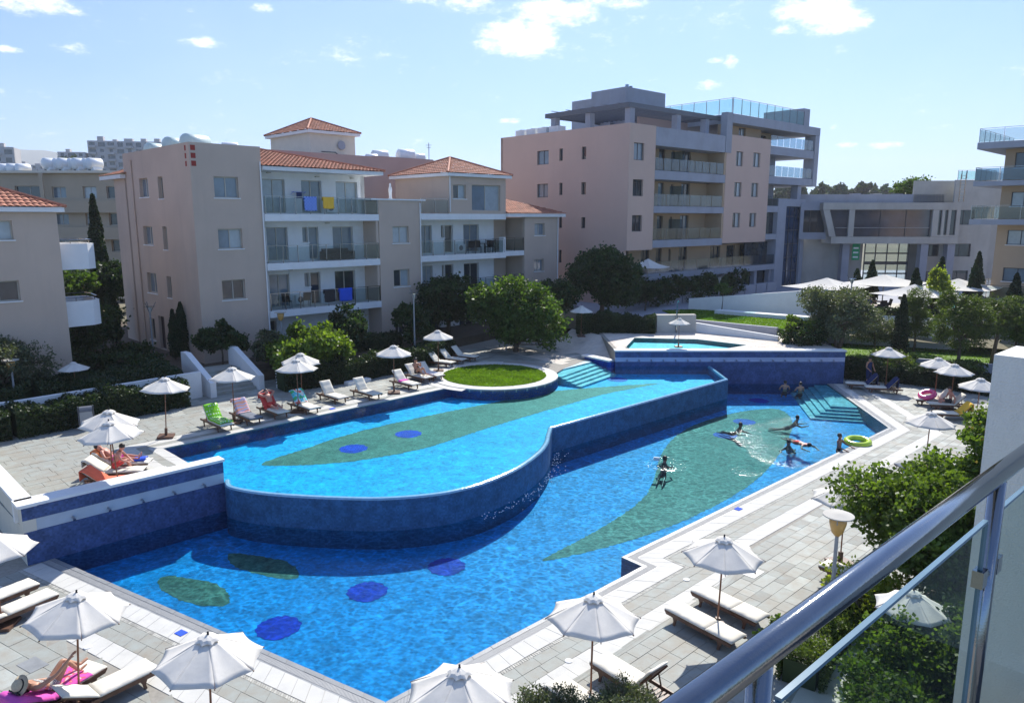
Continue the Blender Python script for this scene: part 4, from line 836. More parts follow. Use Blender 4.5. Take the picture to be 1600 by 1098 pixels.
mb = MB(); mb.lathe([(.12, 0), (.14, .05), (.09, .1), (.1, .4), (.13, .62), (.1, .8), (.06, .86), (.075, .95), (.06, 1.04), (.02, 1.08)], n=12)
st = mb.build('garden_statue', M['white']); st.location = at(A, 13.9, 1.0, 11.24); tag(st, 'slim white statue on the flat roof of the stair tower', 'statue'); st.data.shade_smooth()
# solar tanks on the roofs
def tank(loc, rz, r, L_, m, label, group=None, cat='water tank'):
    t = thing('roof_tank', label, cat, loc, rz, group); mb = MB(); n = 14
    prof = [(-L_ / 2 - r * .35, r * .05), (-L_ / 2 - r * .3, r * .55), (-L_ / 2 - r * .1, r * .9), (-L_ / 2, r), (L_ / 2, r), (L_ / 2 + r * .1, r * .9), (L_ / 2 + r * .3, r * .55), (L_ / 2 + r * .35, r * .05)]
    mb.tube([(x, 0, r + .15) for x, _ in prof], [q for _, q in prof], n); mb.build('tank_body', M[m], t, smooth=True); MB().box(-L_ * .35, -L_ * .25, -r * .7, r * .7, 0, .3).box(L_ * .25, L_ * .35, -r * .7, r * .7, 0, .3).build('cradle', M['dsteel'], t); return t
tank(at(A, 1.6, 3.0, 13.6), 70, .52, 1.5, 'tank_g', 'pale green water tank on the peach tower roof, nearest its corner')
tank(at(A, 1.3, 5.2, 13.6), 70, .5, 1.3, 'tank_g', 'pale green water tank on the peach tower roof, in the middle of the row')
tank(at(A, 1.3, 8.6, 13.6), 70, .45, 1.1, 'tank_g', 'small pale green water tank at the rear left of the peach tower roof')
tank(at(A, 3.3, 2.2, 13.55), 20, .35, .8, 'tank', 'small grey tank showing just above the right end of the peach tower parapet')
tank(at(A, 5.6, 7.5, 13.75), 60, .45, .6, 'rust', 'weathered brown water tank behind the tiled roof below the roof tower')
# downpipes, wall lights and air conditioners
for (u, o, z0, z1) in [(4.02, .0, 1.3, 13.2), (15.62, .0, 1.3, 11.0), (18.36, .0, 10.4, 12.9), (30.0, 0, 1.3, 10.0)]: FA_p = FA.p(u, .06, 0); MB().tube([(FA_p[0], FA_p[1], z0), (FA_p[0], FA_p[1], z1)], .045, 8).build('downpipe', M['white'], A)
MB().tube([(-.06, 9.3, 1.3), (-.06, 9.3, 13.6)], .045, 8).build('downpipe', M['peach'], A)
for u, z in [(5.3, 12.72), (8.6, 12.6), (11.2, 12.6), (9.2, 9.66), (6.4, 6.74)]: MB().box(u - .12, u + .12, 1.4, 1.6, z - .05, z).build('wall_light', M['frame_c'], A)
def acunit(root, f, u, o, z):
    b = MB(); f.box(b, u, u + .8, o, o + .3, z, z + .55); c = b.build('air_conditioner', M['tank'], root); b = MB(); p = f.p(u + .3, o + .31, z + .27); b.lathe([(.2, 0), (.2, .012)], n=14); g_ = b.build('fan_grille', M['dsteel'], c); g_.location = p; g_.rotation_euler = (R(90), 0, 0)
for (u, z) in [(9.1, 10.35), (9.0, 7.42), (6.6, 4.55), (20.2, 7.45), (20.2, 4.6)]: acunit(A, FA, u, REC, z)
# ------------------------------------------------------------------ A2: mauve rear building with the tiled roof tower
A2 = thing('apartment_house', 'mauve rear block with a cream roof tower under a red hip roof', 'apartment building', (-14.07, 57.8, 0), 44.5)
F2 = Face(A2, 'front')
F2.wall('long_wall', M['mauve'], -9, 10.6, 2, 14.8, [(-3.2, -2.2, 10.9, 12.3)]); F2.window(-3.2, -2.2, 10.9, 12.3, pane='pane_c', panes=1)
bx(A2, 'rear_block', 'mauve', -9, 10.6, .3, 12, 2, 14.3); bx(A2, 'lift_housing', 'mauve', 4.6, 10.55, .35, 5, 14.3, 14.9)
t0 = (1.5, 5.1)
bx(A2, 'roof_tower', 'cream', t0[0], t0[0] + 4.3, t0[1], t0[1] + 6.8, 14.3, 16.9)
hip(A2, t0[0], t0[0] + 4.3, t0[1], t0[1] + 6.8, 17.05, 1.35, ridge='point', eave=.4)
d_ = MB().tube([(0, 0, 0), (0, -.05, 0)], [.38, .34], 14).build('satellite_dish', M['concrete'], A2); d_.location = (t0[0] + 2.9, t0[1] - .12, 16.0); MB().tube([(0, .04, 0), (0, .12, 0)], .03, 6).build('bracket', M['dsteel'], d_)
MB().tube([(t0[0] + 1.0, t0[1] - .06, 15.4), (t0[0] + 2.3, t0[1] - .06, 15.4), (t0[0] + 3.9, t0[1] - .06, 14.4)], .035, 6).build('stair_rail', M['dsteel'], A2)
for k, (x, y, L_, r) in enumerate([(5.5, 2.2, .9, .35), (6.6, 2.6, 1.2, .45), (9.0, 2.2, 1.3, .55), (10.2, 2.0, 1.0, .4)]):
    tank(at(A2, x, y, 14.35 if k < 1 else 14.55), 30, r, L_, 'tank', ['smallest white water tank, leftmost on the mauve parapet', 'white water tank second from the left on the mauve parapet', 'largest white water tank on the mauve parapet', 'white water tank rightmost on the mauve parapet'][k], 'white water tanks on the mauve roof')
an = MB().tube([(0, 0, 0), (0, 0, 1.5)], .03, 6).bar((-.25, 0, 1.3), (.25, 0, 1.3), .03).bar((-.18, 0, 1.1), (.18, 0, 1.1), .03).build('roof_antenna', M['dsteel']); an.location = at(A2, 12.2 - 2, .5, 14.8); tag(an, 'thin grey aerial standing on the right end of the mauve parapet', 'antenna')
# ------------------------------------------------------------------ B: tall pink ochre block with concrete frame
B = thing('apartment_block', 'tall pink ochre apartment block with concrete balconies and a roof pergola in the centre', 'apartment building', (9.8, 63.5, 0), 42)
FB, LBf = Face(B, 'front'), Face(B, 'left')
hB = [(.6, 1.98, 14.78, 16.21), (.6, 1.98, 11.8, 13.2), (.62, 1.98, 8.81, 10.2)]
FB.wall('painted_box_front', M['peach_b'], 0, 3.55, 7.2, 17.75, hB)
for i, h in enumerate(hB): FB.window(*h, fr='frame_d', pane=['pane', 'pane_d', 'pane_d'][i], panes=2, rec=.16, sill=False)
hl = [(9.55, 11.09, 14.89, 16.16), (7.72, 8.17, 15.1, 16.19), (4.85, 5.4, 15.08, 16.16), (9.6, 11.06, 11.87, 13.12), (7.72, 8.13, 12.04, 13.14), (4.83, 5.38, 12.01, 13.1), (4.83, 5.32, 9.05, 10.03), (7.72, 8.15, 9.05, 10.1), (4.76, 5.25, 5.83, 7.03), (7.72, 8.15, 5.83, 7.03)]
LBf.wall('painted_side', M['peach_b'], .3, 16.3, 2.3, 17.75, hl)
for i, h in enumerate(hl): LBf.window(*h, fr='frame_d', pane='pane' if h[1] - h[0] > 1 else 'pane_d', panes=2 if h[1] - h[0] > 1 else 1, rec=.16, sill=False)
bx(B, 'box_flank', 'peach_b', 3.25, 3.55, .3, 12, 7.2, 17.75); bx(B, 'roof_deck', 'concrete', .3, 30, .6, 16, 16.9, 17.2); bx(B, 'building_core', 'concrete', .3, 28, 2.2, 16, 2.3, 16.85); bx(B, 'box_floor', 'concrete', .3, 3.25, .3, 2.2, 7.2, 7.4); bx(B, 'back_wall', 'peach_b', .0, 3.2, 16.0, 16.3, 2.3, 17.75)
# recessed fronts with doors, storey by storey
lv = [4.95, 7.95, 10.95, 14.02]
for si, z in enumerate(lv):
    zt = [7.3, 10.38, 13.26, 16.15][si]; u0, u1 = (.4 if si == 0 else 3.55), (25.2 if si == 0 else 14.7); ds = []
    for (a, b, hgt) in [(4.4, 5.6, 2.2), (6.6, 7.5, 2.2), (8.6, 8.95, 1.2), (10.2, 11.6, 2.25)] + ([(.9, 2.6, 2.2), (15.6, 17.4, 2.2), (18.6, 20.2, 2.2), (21.2, 24.6, 2.2)] if si == 0 else []):
        ds.append((a, b, z + (.02 if hgt > 2 else .95), z + (hgt if hgt > 2 else 2.1)))
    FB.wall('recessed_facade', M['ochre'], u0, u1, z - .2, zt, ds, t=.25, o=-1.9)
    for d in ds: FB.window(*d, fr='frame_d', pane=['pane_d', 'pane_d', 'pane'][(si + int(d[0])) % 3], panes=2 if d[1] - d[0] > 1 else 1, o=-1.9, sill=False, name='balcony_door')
    if si: bx(B, 'balcony_side', 'ochre', 14.4, 14.68, .02, 1.9, z, zt)
    bx(B, 'privacy_screen', M['frost'], 8.0, 8.03, .1, 1.6, z + .05, z + 1.9) if si else None
for (z0, z1, u1) in [(4.5, 5.05, 25.2), (7.35, 7.99, 14.66), (10.4, 10.99, 14.66), (13.3, 14.05, 14.66)]:
    b = MB(); FB.box(b, .1 if z0 < 5 else 3.57, u1, -2.2, .0 if z0 > 5 else -.02, z0, z1); b.build('balcony_slab', M['concrete'], B)
b = MB(); FB.box(b, 3.57, 14.4, -.35, .0, 16.15, 17.7); b.build('roof_parapet', M['concrete'], B); b = MB(); FB.box(b, 3.57, 14.66, -2.2, -.36, 16.15, 16.5); b.build('balcony_slab', M['concrete'], B)
FB.rail(3.6, 14.38, 14.05, -.02, 1.08, 9, 'frost', 'dsteel', (False, False), toprail=False); FB.rail(3.6, 14.38, 10.99, -.02, 1.05, 6, 'bluish', 'dsteel', (False, False), toprail=False); FB.rail(3.6, 14.38, 7.99, -.02, 1.05, 6, 'bluish', 'dsteel', (False, False), toprail=False); FB.rail(.3, 25.1, 5.05, -.06, 1.05, 12, 'bluish', 'dsteel', (False, False), toprail=False)
# second painted box
hC = [(16.43, 17.69, 15.0, 16.4), (19.6, 20.95, 15.04, 16.45), (16.38, 17.7, 12.04, 13.44), (19.55, 20.89, 12.07, 13.46), (16.35, 17.75, 9.03, 10.45), (19.5, 20.81, 9.05, 10.45)]
FB.wall('painted_box_front', M['peach_b'], 14.7, 22.9, 7.5, 17.9, hC)
for i, h in enumerate(hC): FB.window(*h, fr='frame_d', pane=['pane_d', 'pane_c'], panes=2, rec=.16, sill=False)
bx(B, 'box_flank', 'peach_b', 14.7, 15.0, .3, 8, 7.5, 17.9); bx(B, 'box_flank', 'peach_b', 22.6, 22.9, .3, 8, 7.5, 17.9); bx(B, 'box_floor', 'concrete', 15, 22.6, .3, 2.2, 7.5, 7.7)
# concrete frame at the right end
b = MB(); FB.box(b, 14.42, 15.4, -.6, .06, 16.15, 19.9); b.build('concrete_pillar', M['concrete'], B)
b = MB(); FB.box(b, 15.42, 33.4, -9, .06, 19.0, 19.85); b.build('roof_slab', M['concrete'], B)
b = MB(); FB.box(b, 0 + 15.42, 15.42 + 2.2, -1.6, -1.2, 17.9, 18.98); b.build('top_storey_wall', M['ochre'], B); FB.wall('top_storey_wall', M['ochre'], 17.62, 22.9, 17.9, 18.98, [(18.6, 19.9, 17.95, 18.9)], o=-1.2); FB.window(18.6, 19.9, 17.95, 18.9, fr='frame_d', pane=['pane_d', 'pane_c'], o=-1.2, sill=False)
for (z0, z1) in [(16.47, 17.3), (13.5, 14.25)]: bx(B, 'balcony_slab', 'concrete', 22.92, 32.4, .02, 8, z0, z1)
bx(B, 'end_fin', 'concrete', 32.42, 33.4, -.04, 1.2, 13.45, 18.98); bx(B, 'end_fin', 'concrete', 32.42, 33.4, 1.2, 8, 13.45, 14.2); bx(B, 'end_fin', 'concrete', 32.42, 33.4, 7, 8, 14.2, 18.98)
for (x, y) in [(30.2, 6.8), (27.6, 7.0)]: bx(B, 'column', 'concrete', x, x + .9, y, y + .6, 14.25, 16.45); bx(B, 'column', 'concrete', x, x + .9, y, y + .6, 17.3, 18.98)
FB.rail(22.95, 32.3, 17.3, -.06, 1.1, 7, 'frost', 'dsteel', (False, False), toprail=False); FB.rail(22.95, 32.3, 14.25, -.06, 1.1, 7, 'frost', 'dsteel', (False, False), toprail=False)
for z, zt in ((14.27, 16.45), (17.32, 18.98)):
    FB.wall('recessed_facade', M['ochre'], 22.92, 27.2, z, zt, [(24.6, 26.1, z + .02, zt - .3)], o=-2.4); FB.window(24.6, 26.1, z + .02, zt - .3, fr='frame_d', pane='pane_d', o=-2.4, sill=False, name='balcony_door')
FB.wall('recessed_facade', M['ochre'], 22.92, 25.7, 11.2, 13.48, [(24.0, 25.2, 11.25, 13.2)], o=-2.4); FB.window(24.0, 25.2, 11.25, 13.2, fr='frame_d', pane='pane_d', o=-2.4, sill=False, name='balcony_door')
for (z0, z1) in [(10.55, 11.2), (7.7, 8.27)]: bx(B, 'balcony_slab', 'concrete', 22.92, 25.18, .02, 2.4, z0, z1)
FB.rail(22.95, 25.1, 11.2, -.06, 1.05, 2, 'rail_glass', 'dsteel', (False, False), toprail=False)
FB.wall('dark_glazing', M['pane_d'], 22.9, 25.18, 8.3, 10.5, o=-.5, t=.1); FB.wall('dark_glazing', M['pane_d'], 20.6, 25.18, 5.1, 7.4, o=-1.0, t=.1); FB.wall('dark_glazing', M['pane_d'], 20.2, 25.18, 2.3, 4.4, o=-1.0, t=.1)
b = MB(); FB.box(b, 25.2, 27.0, -1.2, .0, 2.3, 11.9); b.build('concrete_pillar', M['concrete'], B); b = MB(); FB.box(b, 25.2, 31.4, -6, -.02, 11.2, 12.0); b.build('roof_slab', M['concrete'], B)
bx(B, 'column', 'concrete', 29.8, 30.6, .3, 1.1, 12.0, 13.48)
gw = FB.wall('blue_curtain_wall', M['pane_b'], 27.0, 30.6, 2.3, 11.18, o=-.3, t=.12)
for k in range(6): b = MB(); FB.box(b, 27.0, 30.6, -.3, -.24, 2.6 + 1.5 * k, 2.66 + 1.5 * k); b.build('mullion', M['frame_d'], gw)
for k in range(4): b = MB(); FB.box(b, 27.0 + 1.18 * k, 27.06 + 1.18 * k, -.3, -.235, 2.4, 11.1); b.build('mullion', M['frame_d'], gw)
b = MB(); FB.box(b, 30.62, 31.4, -6, .0, 2.3, 11.18); b.build('concrete_pillar', M['concrete'], B)
# roof: glass balustrade, pergola, stair house, air handlers
FB.rail(15.6, 29.8, 19.86, -.1, 1.5, 9, 'green_glass', 'dsteel', (False, False)); LR = Face(B, 'left', off=15.6); LR.rail(.2, 9, 19.86, -.02, 1.5, 6, 'green_glass', 'dsteel', (False, False))
bx(B, 'roof_block', 'concrete', 29.85, 31.2, .2, 5, 19.86, 21.7)
pg = MB().build('pergola', M['dsteel'], B)
for (x, y) in [(1.9, 1.6), (8.6, 1.6), (13.2, 1.6), (1.9, 10.6), (1.9, 6.2), (8.6, 9.6), (13.2, 9.6)]: bx(B, 'column', 'concrete', x - .3, x + .3, y - .3, y + .3, 17.2, 19.25, parent=pg)
MB().box(1.3, 15.2, 1.2, 1.36, 19.26, 19.66).box(1.3, 1.46, 1.37, 11.4, 19.26, 19.66).box(1.47, 14.4, 11.2, 11.36, 19.26, 19.66).box(14.2, 14.36, 1.37, 11.1, 19.26, 19.66).build('ring_beam', M['dsteel'], pg)
for k in range(16): MB().box(1.5, 14.1, 1.75 + k * .6, 1.84 + k * .6, 19.4, 19.6).build('slat', M['dsteel'], pg)
for k in range(6): MB().box(1.0 - .4 * (k % 2), 5.0, 2.3 + k * 1.5, 2.42 + k * 1.5, 19.68, 19.72).build('shade_blade', M['concrete'], pg)
bx(B, 'top_storey_wall', 'mauve', 6.5, 14.1, 4.2, 4.5, 17.2, 19.2); bx(B, 'stair_house', 'concrete', 9, 15.4, 8, 12.5, 17.2, 22.6); bx(B, 'stair_house', 'concrete', 9.2, 12, 12.51, 15.4, 17.2, 22.0); MB().tube([(11, 9.5, 22.6), (11, 9.5, 23.2)], .18, 8).tube([(11.6, 9.5, 22.6), (11.6, 9.5, 23.1)], .18, 8).build('vent_cowl', M['steel'], B)
for k in range(4):
    t = thing('air_handler', ['air conditioning unit furthest left on the roof edge of the tall block', 'air conditioning unit second from the left on the roof edge of the tall block', 'air conditioning unit third from the left on the roof edge of the tall block', 'air conditioning unit next to the pergola on the tall block'][k], 'air conditioner', at(B, 1.1, 14.2 - 1.55 * k, 17.2), 42, 'air conditioners on the tall block roof')
    MB().box(-.5, .5, -.6, .6, .3, 1.15).build('casing', M['white'], t); MB().lathe([(.38, 1.152), (.38, 1.2)], n=14).build('fan_grille', M['dsteel'], t); MB().box(-.5, .5, -.6, -.5, 0, .298).box(-.5, .5, .5, .6, 0, .298).build('foot', M['dsteel'], t)
# pink parasols folded open on the roof terrace
# ground floor colonnade + planter boxes + white garden wall
for k in range(9): b = MB(); FB.box(b, .8 + k * 3, 1.3 + k * 3, -.9, -.4, 2.3, 4.48); b.build('column', M['concrete'], B)
for k in range(10):
    t = MB().box(0, 1.9, -.3, .3, 0, .95).build('planter_wall', M['concrete']); t.location = at(B, 1.6 + k * 2.1, -1.6, 2.42); t.rotation_euler = (0, 0, R(42)); tag(t, 'grey rendered planter box in the row along the foot of the tall block', 'planter', 'grey planters along the tall block')
# ------------------------------------------------------------------ C: ochre house at the right
C = thing('apartment_house', 'ochre apartment house with wide concrete balcony slabs at the right edge', 'apartment building', (39.0, 60.0, 0), -46)
FC = Face(C, 'front')
hc = [(.68, 2.4, 13.83, 15.0), (.72, 2.4, 10.86, 11.98), (.75, 2.6, 7.87, 9.02), (.75, 2.7, 4.97, 6.05), (.55, 2.2, .9, 2.9)]
FC.wall('front_wall', M['ochre'], 0, 12, .5, 15.3, hc); bx(C, 'side_wall', 'ochre', 0, .3, .3, 12, .5, 15.3); bx(C, 'house_core', 'ochre', .4, 12, .9, 12, .5, 15.2)
for i, h in enumerate(hc): FC.window(*h, fr='frame_d', pane=['pane_d', 'pane_c', 'pane_c', 'pane', 'pane_c'][i], o=0, rec=.15, sill=i < 4)
for (z0, z1) in [(15.3, 15.8), (12.45, 12.82), (9.44, 9.86), (3.15, 3.64)]:
    bx(C, 'balcony_slab', 'concrete', -1.65, 12, -1.5, 12, z0, z1)
for z, g in ((15.8, 'rail_glass'), (12.82, 'frost'), (9.86, 'rail_glass'), (3.64, 'rail_glass')):
    FC.rail(-1.6, 11.9, z, 1.45, 1.08, 8, g, 'steel', (False, False)); LC = Face(C, 'left', off=-1.6); LC.rail(-1.4, 9, z, -.0, 1.08, 7, g, 'steel', (False, False))
bx(C, 'roof_room', 'cream', 1.2, 12, 1.0, 9, 15.82, 16.9)
# ------------------------------------------------------------------ D: concrete clubhouse
D = thing('clubhouse', 'board marked concrete clubhouse with a cantilevered glazed box above the restaurant', 'clubhouse', (34.0, 83.0, 0), -2)
FD = Face(D, 'front')
bx(D, 'roof_slab', 'concrete_w', .3, 15.2, -.4, 9, 10.85, 11.6); bx(D, 'floor_slab', 'concrete_w', 1.4, 15.2, -.4, 9, 7.15, 7.9)
MB().hexa([(1.2, -.35, 7.92), (1.9, -.35, 7.92), (1.9, .6, 7.92), (1.2, .6, 7.92), (.35, -.35, 10.84), (1.05, -.35, 10.84), (1.05, .6, 10.84), (.35, .6, 10.84)]).build('slanted_pier', M['concrete_w'], D)
gz_ = bx(D, 'dark_glazing', 'pane_b2', 1.25, 12.2, .0, .1, 7.92, 10.84)
for x in (3.9, 6.7, 9.5): bx(D, 'mullion', 'frame_d', x, x + .07, -.05, -.001, 7.94, 10.82, parent=gz_)
bx(D, 'handrail', 'lampmetal', 1.9, 12.2, -.12, -.06, 8.85, 8.92, parent=gz_)
bx(D, 'column', 'concrete_w', 3.2, 3.8, -.36, -.06, 7.92, 10.84)
FDs = [(12.9, 13.25, 8.1, 10.8), (13.55, 13.9, 8.1, 10.8), (14.2, 14.8, 8.1, 10.8)]
FD.wall('side_pier', M['concrete_w'], 12.25, 15.2, 7.92, 10.84, FDs, o=.38)
for h in FDs: FD.window(*h, fr='frame_d', pane='pane_d', panes=1, o=.38, sill=False)
FD.wall('left_wing', M['concrete'], -1.8, 1.2, 7.6, 11.6, [(-1.4, 1.0, 8.35, 10.8)], o=-.6); FD.window(-1.4, 1.0, 8.35, 10.8, fr='frame_d', pane='pane_d', panes=3, o=-.6, sill=False)
FD.wall('stone_wall', M['concrete_w'], -1.8, 6.2, 2.4, 7.6, o=-2.5)
for k, x in enumerate((3.15, 11.4, 14.3)): bx(D, 'column', 'concrete', x, x + .8, -.2 + (k == 0) * .8, .7 + (k == 0) * .8, 2.4, 7.13)
gl = bx(D, 'hall_glazing', 'rail_glass', 6.3, 11.3, 2.3, 2.36, 2.4, 7.1)
for x in (6.3, 7.5, 8.8, 10.1, 11.2): bx(D, 'mullion', 'frame_d', x, x + .1, 2.2, 2.29, 2.4, 7.1, parent=gl)
for z in (3.6, 4.7, 5.9): bx(D, 'mullion', 'frame_d', 6.42, 11.19, 2.2, 2.28, z, z + .16 if z != 4.7 else z + .35, parent=gl)
hd = [(12.1, 14.1, 5.7, 7.02), (15.25, 17.6, 5.67, 7.1), (15.4, 17.6, 9.2, 10.83), (12.1, 14.1, 2.5, 4.0), (15.3, 17.6, 2.5, 4.1)]
FD.wall('right_wing', M['concrete_w'], 11.6, 24, 2.4, 14.1, [], o=-3.0); FD.wall('right_wing_front', M['concrete_w'], 12.2, 19.6, 2.4, 7.12, [hd[0], hd[1], hd[3], hd[4]], o=-1.2); FD.wall('right_wing_front', M['concrete_w'], 15.22, 19.6, 7.12, 14.1, [hd[2]], o=-1.2)
for h in hd: FD.window(*h, fr='frame_d', pane='pane_d', o=-1.2, sill=False)
bx(D, 'roof_parapet', 'concrete', -1.8, 15.1, 3, 3.3, 11.62, 12.6)
for k in range(9): bx(D, 'roof_equipment', ['concrete_w', 'concrete', 'dsteel'][k % 3], 4 + k * 1.2, 4.9 + k * 1.2, 4, 5, 11.62, 12.55 + .18 * (k % 2))
FD.rail(15.4, 19.4, 14.1, -1.3, 1.05, 4, 'green_glass', 'steel', (False, False))
ld = MB().tube([(15.0, -.1, 11.7), (15.0, -.1, 14.6), (15.2, .2, 15.0), (15.4, .5, 14.2)], .04, 6).tube([(15.5, -.1, 11.7), (15.5, -.1, 14.6), (15.7, .2, 15.0), (15.9, .5, 14.2)], .04, 6)
for k in range(9): ld.bar((15.0, -.1, 11.9 + .32 * k), (15.5, -.1, 11.9 + .32 * k), .04)
ld.build('roof_ladder', M['steel'], D)
bn = MB().box(0, .85, -.03, 0, 0, 1.9).build('banner', mat('green banner cloth', (.02, .30, .12), .8)); bn.location = at(D, 3.55 + .6, .45, 5.3); tag(bn, 'green hanging banner with small white marks under the concrete box', 'banner')
for k in range(3): MB().box(.12, .7, -.036, -.031, .25 + .5 * k, .42 + .5 * k).build('printed_mark', M['white'], bn)
# ------------------------------------------------------------------ E: long beige house behind, left
E_ = thing('apartment_house', 'long beige apartment house with deep dark balconies and white roof tanks behind the cypress trees', 'apartment building', (-62, 80, 0), 0)
FE = Face(E_, 'front'); M['beige'] = mat('beige render', (.44, .37, .27), .9, .06, .5, coord='G')
he = []
for z in (12.0, 9.2, 6.4):
    he += [(1.5, 4.0, z, z + 1.3), (5.4, 6.9, z, z + 1.2), (9.2, 12.2, z, z + 1.3), (13.1, 14.6, z + .05, z + 1.2), (16.4, 17.85, z, z + 1.25), (18.9, 21.5, z, z + 1.25)]
FE.wall('front_wall', M['beige'], -4, 26, 2, 14.6, he)
for i, h in enumerate(he): FE.window(*h, fr='frame_c', pane=['pane_d', 'pane', 'pane_d', 'pane', 'pane_c', 'pane_d'][i % 6], rec=.25, sill=False)
bx(E_, 'house_core', 'beige', -4, 26, .6, 12, 2, 14.3)
for z in (14.61,): bx(E_, 'cornice', 'cream', -4, 26, -.5, .3, z, z + .25)
for z in (10.5, 7.7): bx(E_, 'balcony_slab', 'beige', -4, 26, -.7, -.001, z, z + 1.3)
bx(E_, 'balcony_flank', 'beige', 12.4, 12.8, -.9, -.71, 6, 14.6)
for k in range(7):
    t = tank((-62 + 12.9 + k * .78, 80.6 + .5 * (k % 2), 14.86), 62, .6, 1.3, 'tank', ['white roof tank at the left end of the row of seven behind the cypresses', 'second white roof tank of the row of seven', 'third white roof tank of the row of seven', 'middle white roof tank of the row of seven', 'fifth white roof tank of the row of seven', 'sixth white roof tank of the row of seven', 'white roof tank at the right end of the row of seven'][k], 'white tanks on the long beige house')
    MB().tube([(-.5, -.3, .2), (.5, -.3, .2)], .28, 10).build('lower_tank', M['tank'], t)
for k in range(3): tank((-62 + 7.9 + k * .95, 80.8, 14.5), 62, .5, 1.2, 'tank', ['white roof tank cut by the left picture edge', 'middle tank of the three white roof tanks at the left edge', 'right hand tank of the three white roof tanks at the left edge'][k], 'white tanks on the long beige house')
# ------------------------------------------------------------------ L: near left house
Lh = thing('apartment_house', 'peach house with a red tiled eave and rounded white balconies at the left edge', 'apartment building', (-21.9, 36.0, 0), 44.5)
FL = Face(Lh, 'front'); hlw = [(-3.4, -1.86, 8.98, 9.86), (-3.5, -1.86, 6.14, 7.1), (-6.4, -5.0, 6.14, 7.1), (-3.5, -2.0, 3.1, 4.2)]
FL.wall('front_wall', M['peach'], -9, 0, 1.2, 10.25, hlw); bx(Lh, 'house_core', 'peach', -9, -.3, .3, 10, 1.2, 10.2); bx(Lh, 'side_wall', 'peach', -.3, -.0, .3, 10, 1.2, 10.25)
for i, h in enumerate(hlw): FL.window(*h, pane=['pane_c', ['pane', 'pane_d'], 'pane', 'pane_d'][i])
hip(Lh, -9, 0, 0, 9.5, 10.48, 1.9, eave=.35)
for (z, lb) in ((7.6, 0), (4.75, 1)):
    mb = MB(); mb.prism([(0.02, .5), (1.35, .6), (1.75, 1.0), (1.85, 2.4), (1.75, 3.4), (0.02, 3.6)], z, z + 1.12, holes=[[(0.03, .62), (1.3, .72), (1.63, 1.05), (1.73, 2.4), (1.63, 3.3), (.03, 3.48)]]); mb.prism([(0.02, .5), (1.35, .6), (1.75, 1.0), (1.85, 2.4), (1.75, 3.4), (0.02, 3.6)], z - .15, z, bottom=True)
    pb = mb.build('balcony_parapet', M['white'], Lh); MB().tube([(.1, .55, z + 1.3), (1.33, .66, z + 1.3), (1.68, 1.03, z + 1.3), (1.78, 2.4, z + 1.3), (1.68, 3.3, z + 1.3), (.1, 3.5, z + 1.3)], .025, 6).build('handrail', M['steel'], pb)
    for (x, y) in [(.6, .6), (1.5, .82), (1.76, 1.9), (1.7, 3.0)]: MB().tube([(x, y, z + 1.12), (x, y, z + 1.29)], .015, 5).build('post', M['steel'], pb)
# ------------------------------------------------------------------ far houses on the hill at the left
def block(loc, rz, w, d, h, floors, label, m='white', seed=1):
    t = thing('apartment_house', label, 'apartment building', loc, rz); rg = random.Random(seed); f = Face(t, 'front'); hs = []
    n = max(2, int(w / 3.4))
    for k in range(floors):
        for i in range(n):
            u = w * (i + .5) / n - w / 2; z = h * k / floors + .9; ww = rg.choice((.7, 1.1, 1.4)); hs.append((u - ww, u + ww, z - (.6 if ww > 1 else 0), z + 1.3))
    f.wall('front_wall', M[m], -w / 2, w / 2, 0, h, hs); bx(t, 'house_core', m, -w / 2, w / 2, .8, d, 0, h - .1)
    gl = MB()
    for hh in hs: wb = MB(); f.box(wb, hh[0], hh[1], -.5, -.3, hh[2], hh[3]); wb.build('window', M['pane_d'], t)
    for k in range(1, floors): 
        for i in range(0, n, 2): u = w * (i + .5) / n - w / 2; bx(t, 'balcony', m, u - 1.5, u + 1.5, -1.3, -.02, h * k / floors - .2, h * k / floors + .75)
    for i in range(int(w / 6)): x = -w / 2 + 3 + i * 6 + rg.uniform(-1, 1); bx(t, 'roof_room' if i % 2 else 'roof_tank', m, x, x + 1.6 + rg.random() * 2, 1.5, 4, h - .1, h + .6 + rg.random() * 1.5)
    return t
hx = lambda px, d: (px - 800) / 1150 * d
M['farwhite'] = mat('whitewashed far render', (.50, .48, .47), .9, .05, .2, coord='G')
block((hx(206, 330), 335, 26), 12, 30, 12, 17, 6, 'big white apartment block on top of the hill at the left', 'farwhite', 3)
block((hx(133, 330), 330, 27), 12, 11, 10, 11, 4, 'lower wing of white flats at the left end of the hilltop block', 'farwhite', 8)
block((hx(60, 420), 425, 33), 4, 16, 10, 6, 2, 'low white villa on the hill ridge at the left', 'farwhite', 4)
block((hx(95, 420), 428, 34), -8, 13, 10, 5, 2, 'low cream villa right of the white villa on the ridge', 'cream', 5)
block((hx(-2, 300), 305, 22), 20, 16, 10, 16, 5, 'white flats cut by the left edge on the hillside', 'farwhite', 6)
